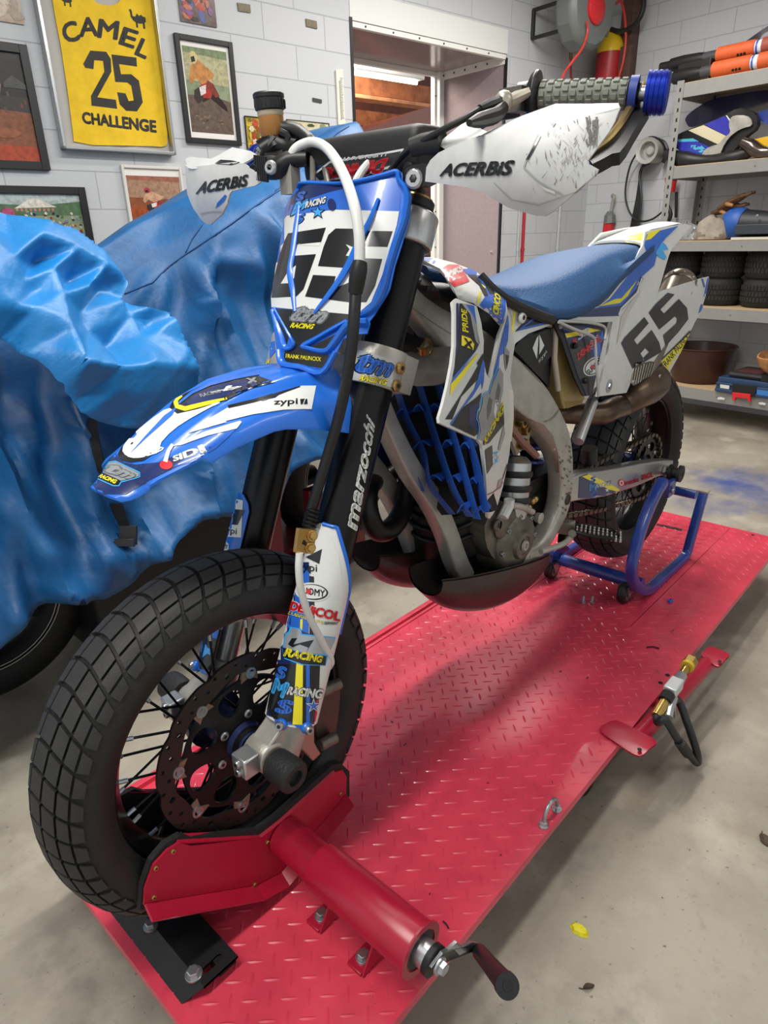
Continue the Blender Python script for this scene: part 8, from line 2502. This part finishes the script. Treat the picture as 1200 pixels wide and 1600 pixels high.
bodypart('belly_fairing', 'yellow and white motorcycle belly fairing at the right end of the fourth shelf', 'fairing', cT((920, 1360), (1010, 1330), (1200, 1285), (1300, 1270), (1300, 1460), (1180, 1440), (1080, 1420), (1000, 1370)), -4.13, .03, mat('fairing_yellow', '#e3b21c', .35, coat=.3), [(m_pw, cT((920, 1360), (1000, 1350), (1090, 1400), (1200, 1430), (1300, 1440), (1300, 1465), (1180, 1445), (1080, 1425), (1000, 1380)))])
bodypart('blue_panel', 'glossy blue bodywork panel above the yellow fairing on the fourth shelf', 'fairing', cT((1080, 1040), (1200, 1000), (1300, 990), (1300, 1180), (1190, 1170), (1095, 1100)), -4.24, .03, mat('glossy_blue', '#2c4596', .25, coat=.4))
k = M()
k.tube([q4(1040, 240), q4(1070, 250), q4(1110, 252), q4(1150, 246), q4(1180, 232)], [.03, .05, .035, .045, .03], m_bplast, 12, 4)
for p in k.v: p.z = max(p.z, z4)
tag(k.build('rubber_boot_tube', loc=q4(1110, 255)), 'black rubber duct lying under the side fairing', 'duct')
k = M()
k.tube([q4(1160, 222, -4.12), q4(1172, 228, -4.12), q4(1190, 238, -4.12), q4(1215, 240, -4.12), q4(1235, 236, -4.12)], [.028, .040, .034, .04, .04], mat('chrome_pipe', '#6c625c', .2, .9), 16, 4)
for p in k.v: p.z = max(p.z, z4)
tag(k.build('exhaust_pipe', loc=q4(1190, 244, -4.12)), 'short chrome exhaust pipe below the yellow fairing', 'pipe')
# top shelf
z5 = LV[4][0] + .005
q5 = lambda x, y, u=-4.14: P(x, y, n=WU, d=u)
m_or = mat('orange_sleeve', '#d9602c', .6, var=.12, vscale=40)
def pole(u, z, x0, lab, xs):
    c = q5(x0, 120, u); vv = lambda x: q5(x, 118, u).dot(WV)
    a = lambda x, dz=0: W(u, vv(x), z + dz)
    r = thing('sleeved_pole', lab, 'pole', a(x0))
    k = M(); k.tube([a(xs[0]), a(xs[0] + 14), a(xs[0] + 16), a(xs[0] + 34), a(xs[1] - 8), a(xs[1])], [.026, .026, .036, .04, .036, .032], m_bplast, 14); k.build('black_end', r)
    k = M(); k.cyl(a(xs[1]), a(xs[2]), .031, mat('dark_grey_sleeve', '#434345', .5), 14); k.build('collar', r)
    k = M(); k.cyl(a(xs[2]), a(xs[3]), .042, m_or, 18)
    for i in range(3): k.ball(a(xs[2] + 34 + 5 * i, -.024) + WU * .034, .008, m_dark, 8)
    k.build('orange_sleeve', r)
    k = M(); k.cyl(a(xs[3]), a(xs[4]), .036, mat('band_white', '#e2e4ea', .4), 16); k.cyl(a(xs[3] + 2), a(xs[3] + 5), .0365, mat('band_blue', '#3c57b0', .4), 16); k.build('band', r)
    k = M(); k.cyl(a(xs[4]), a(xs[4] + 45), .042, m_or if u > -4.16 else mat('brown_orange', '#a0503a', .6), 18); k.build('orange_sleeve', r)
zA = z5 + .043
pole(-4.13, zA, 1045, 'orange sleeved black pole at the front edge of the top shelf', (1038, 1096, 1114, 1172, 1184))
pole(-4.19, zA + .083, 1032, 'orange sleeved black pole lying on top of the front one', (1031, 1097, 1118, 1175, 1186))
k = M(); wbox(k, -4.12, -4.20, q5(1060, 118).dot(WV), q5(1110, 118).dot(WV), z5, z5 + .11, m_bplast); tag(k.build('pole_rest', loc=W(-4.16, q5(1085, 118).dot(WV), z5), flat=True, bevel=.006), 'black plastic rest between the two sleeved poles', 'rest')
bodypart('grey_fairing', 'mauve grey and white motorcycle fairing on the top shelf', 'fairing', cT((420, 525), (480, 470), (600, 442), (750, 450), (850, 420), (1000, 360), (1300, 280), (1300, 640), (1000, 640), (500, 640)), -4.30, .08, mat('mauve_grey', '#8d8890', .4, coat=.2), [(m_pw, cT((800, 500), (950, 440), (1200, 395), (1300, 380), (1300, 480), (1050, 500)))])
bodypart('black_fairing', 'dark curved fairing behind the mauve grey one on the top shelf', 'fairing', cT((820, 420), (900, 340), (1060, 230), (1200, 130), (1320, 60), (1320, 320), (1000, 380)), -4.42, .05, mat('dark_fairing', '#26242c', .35, coat=.2))
bodypart('seat_cowl', 'small grey seat cowl at the right end of the top shelf', 'fairing', cT((1110, 320), (1120, 250), (1170, 200), (1240, 185), (1320, 190), (1320, 330), (1200, 340)), -4.24, .06, mat('cowl_grey', '#77717a', .4))
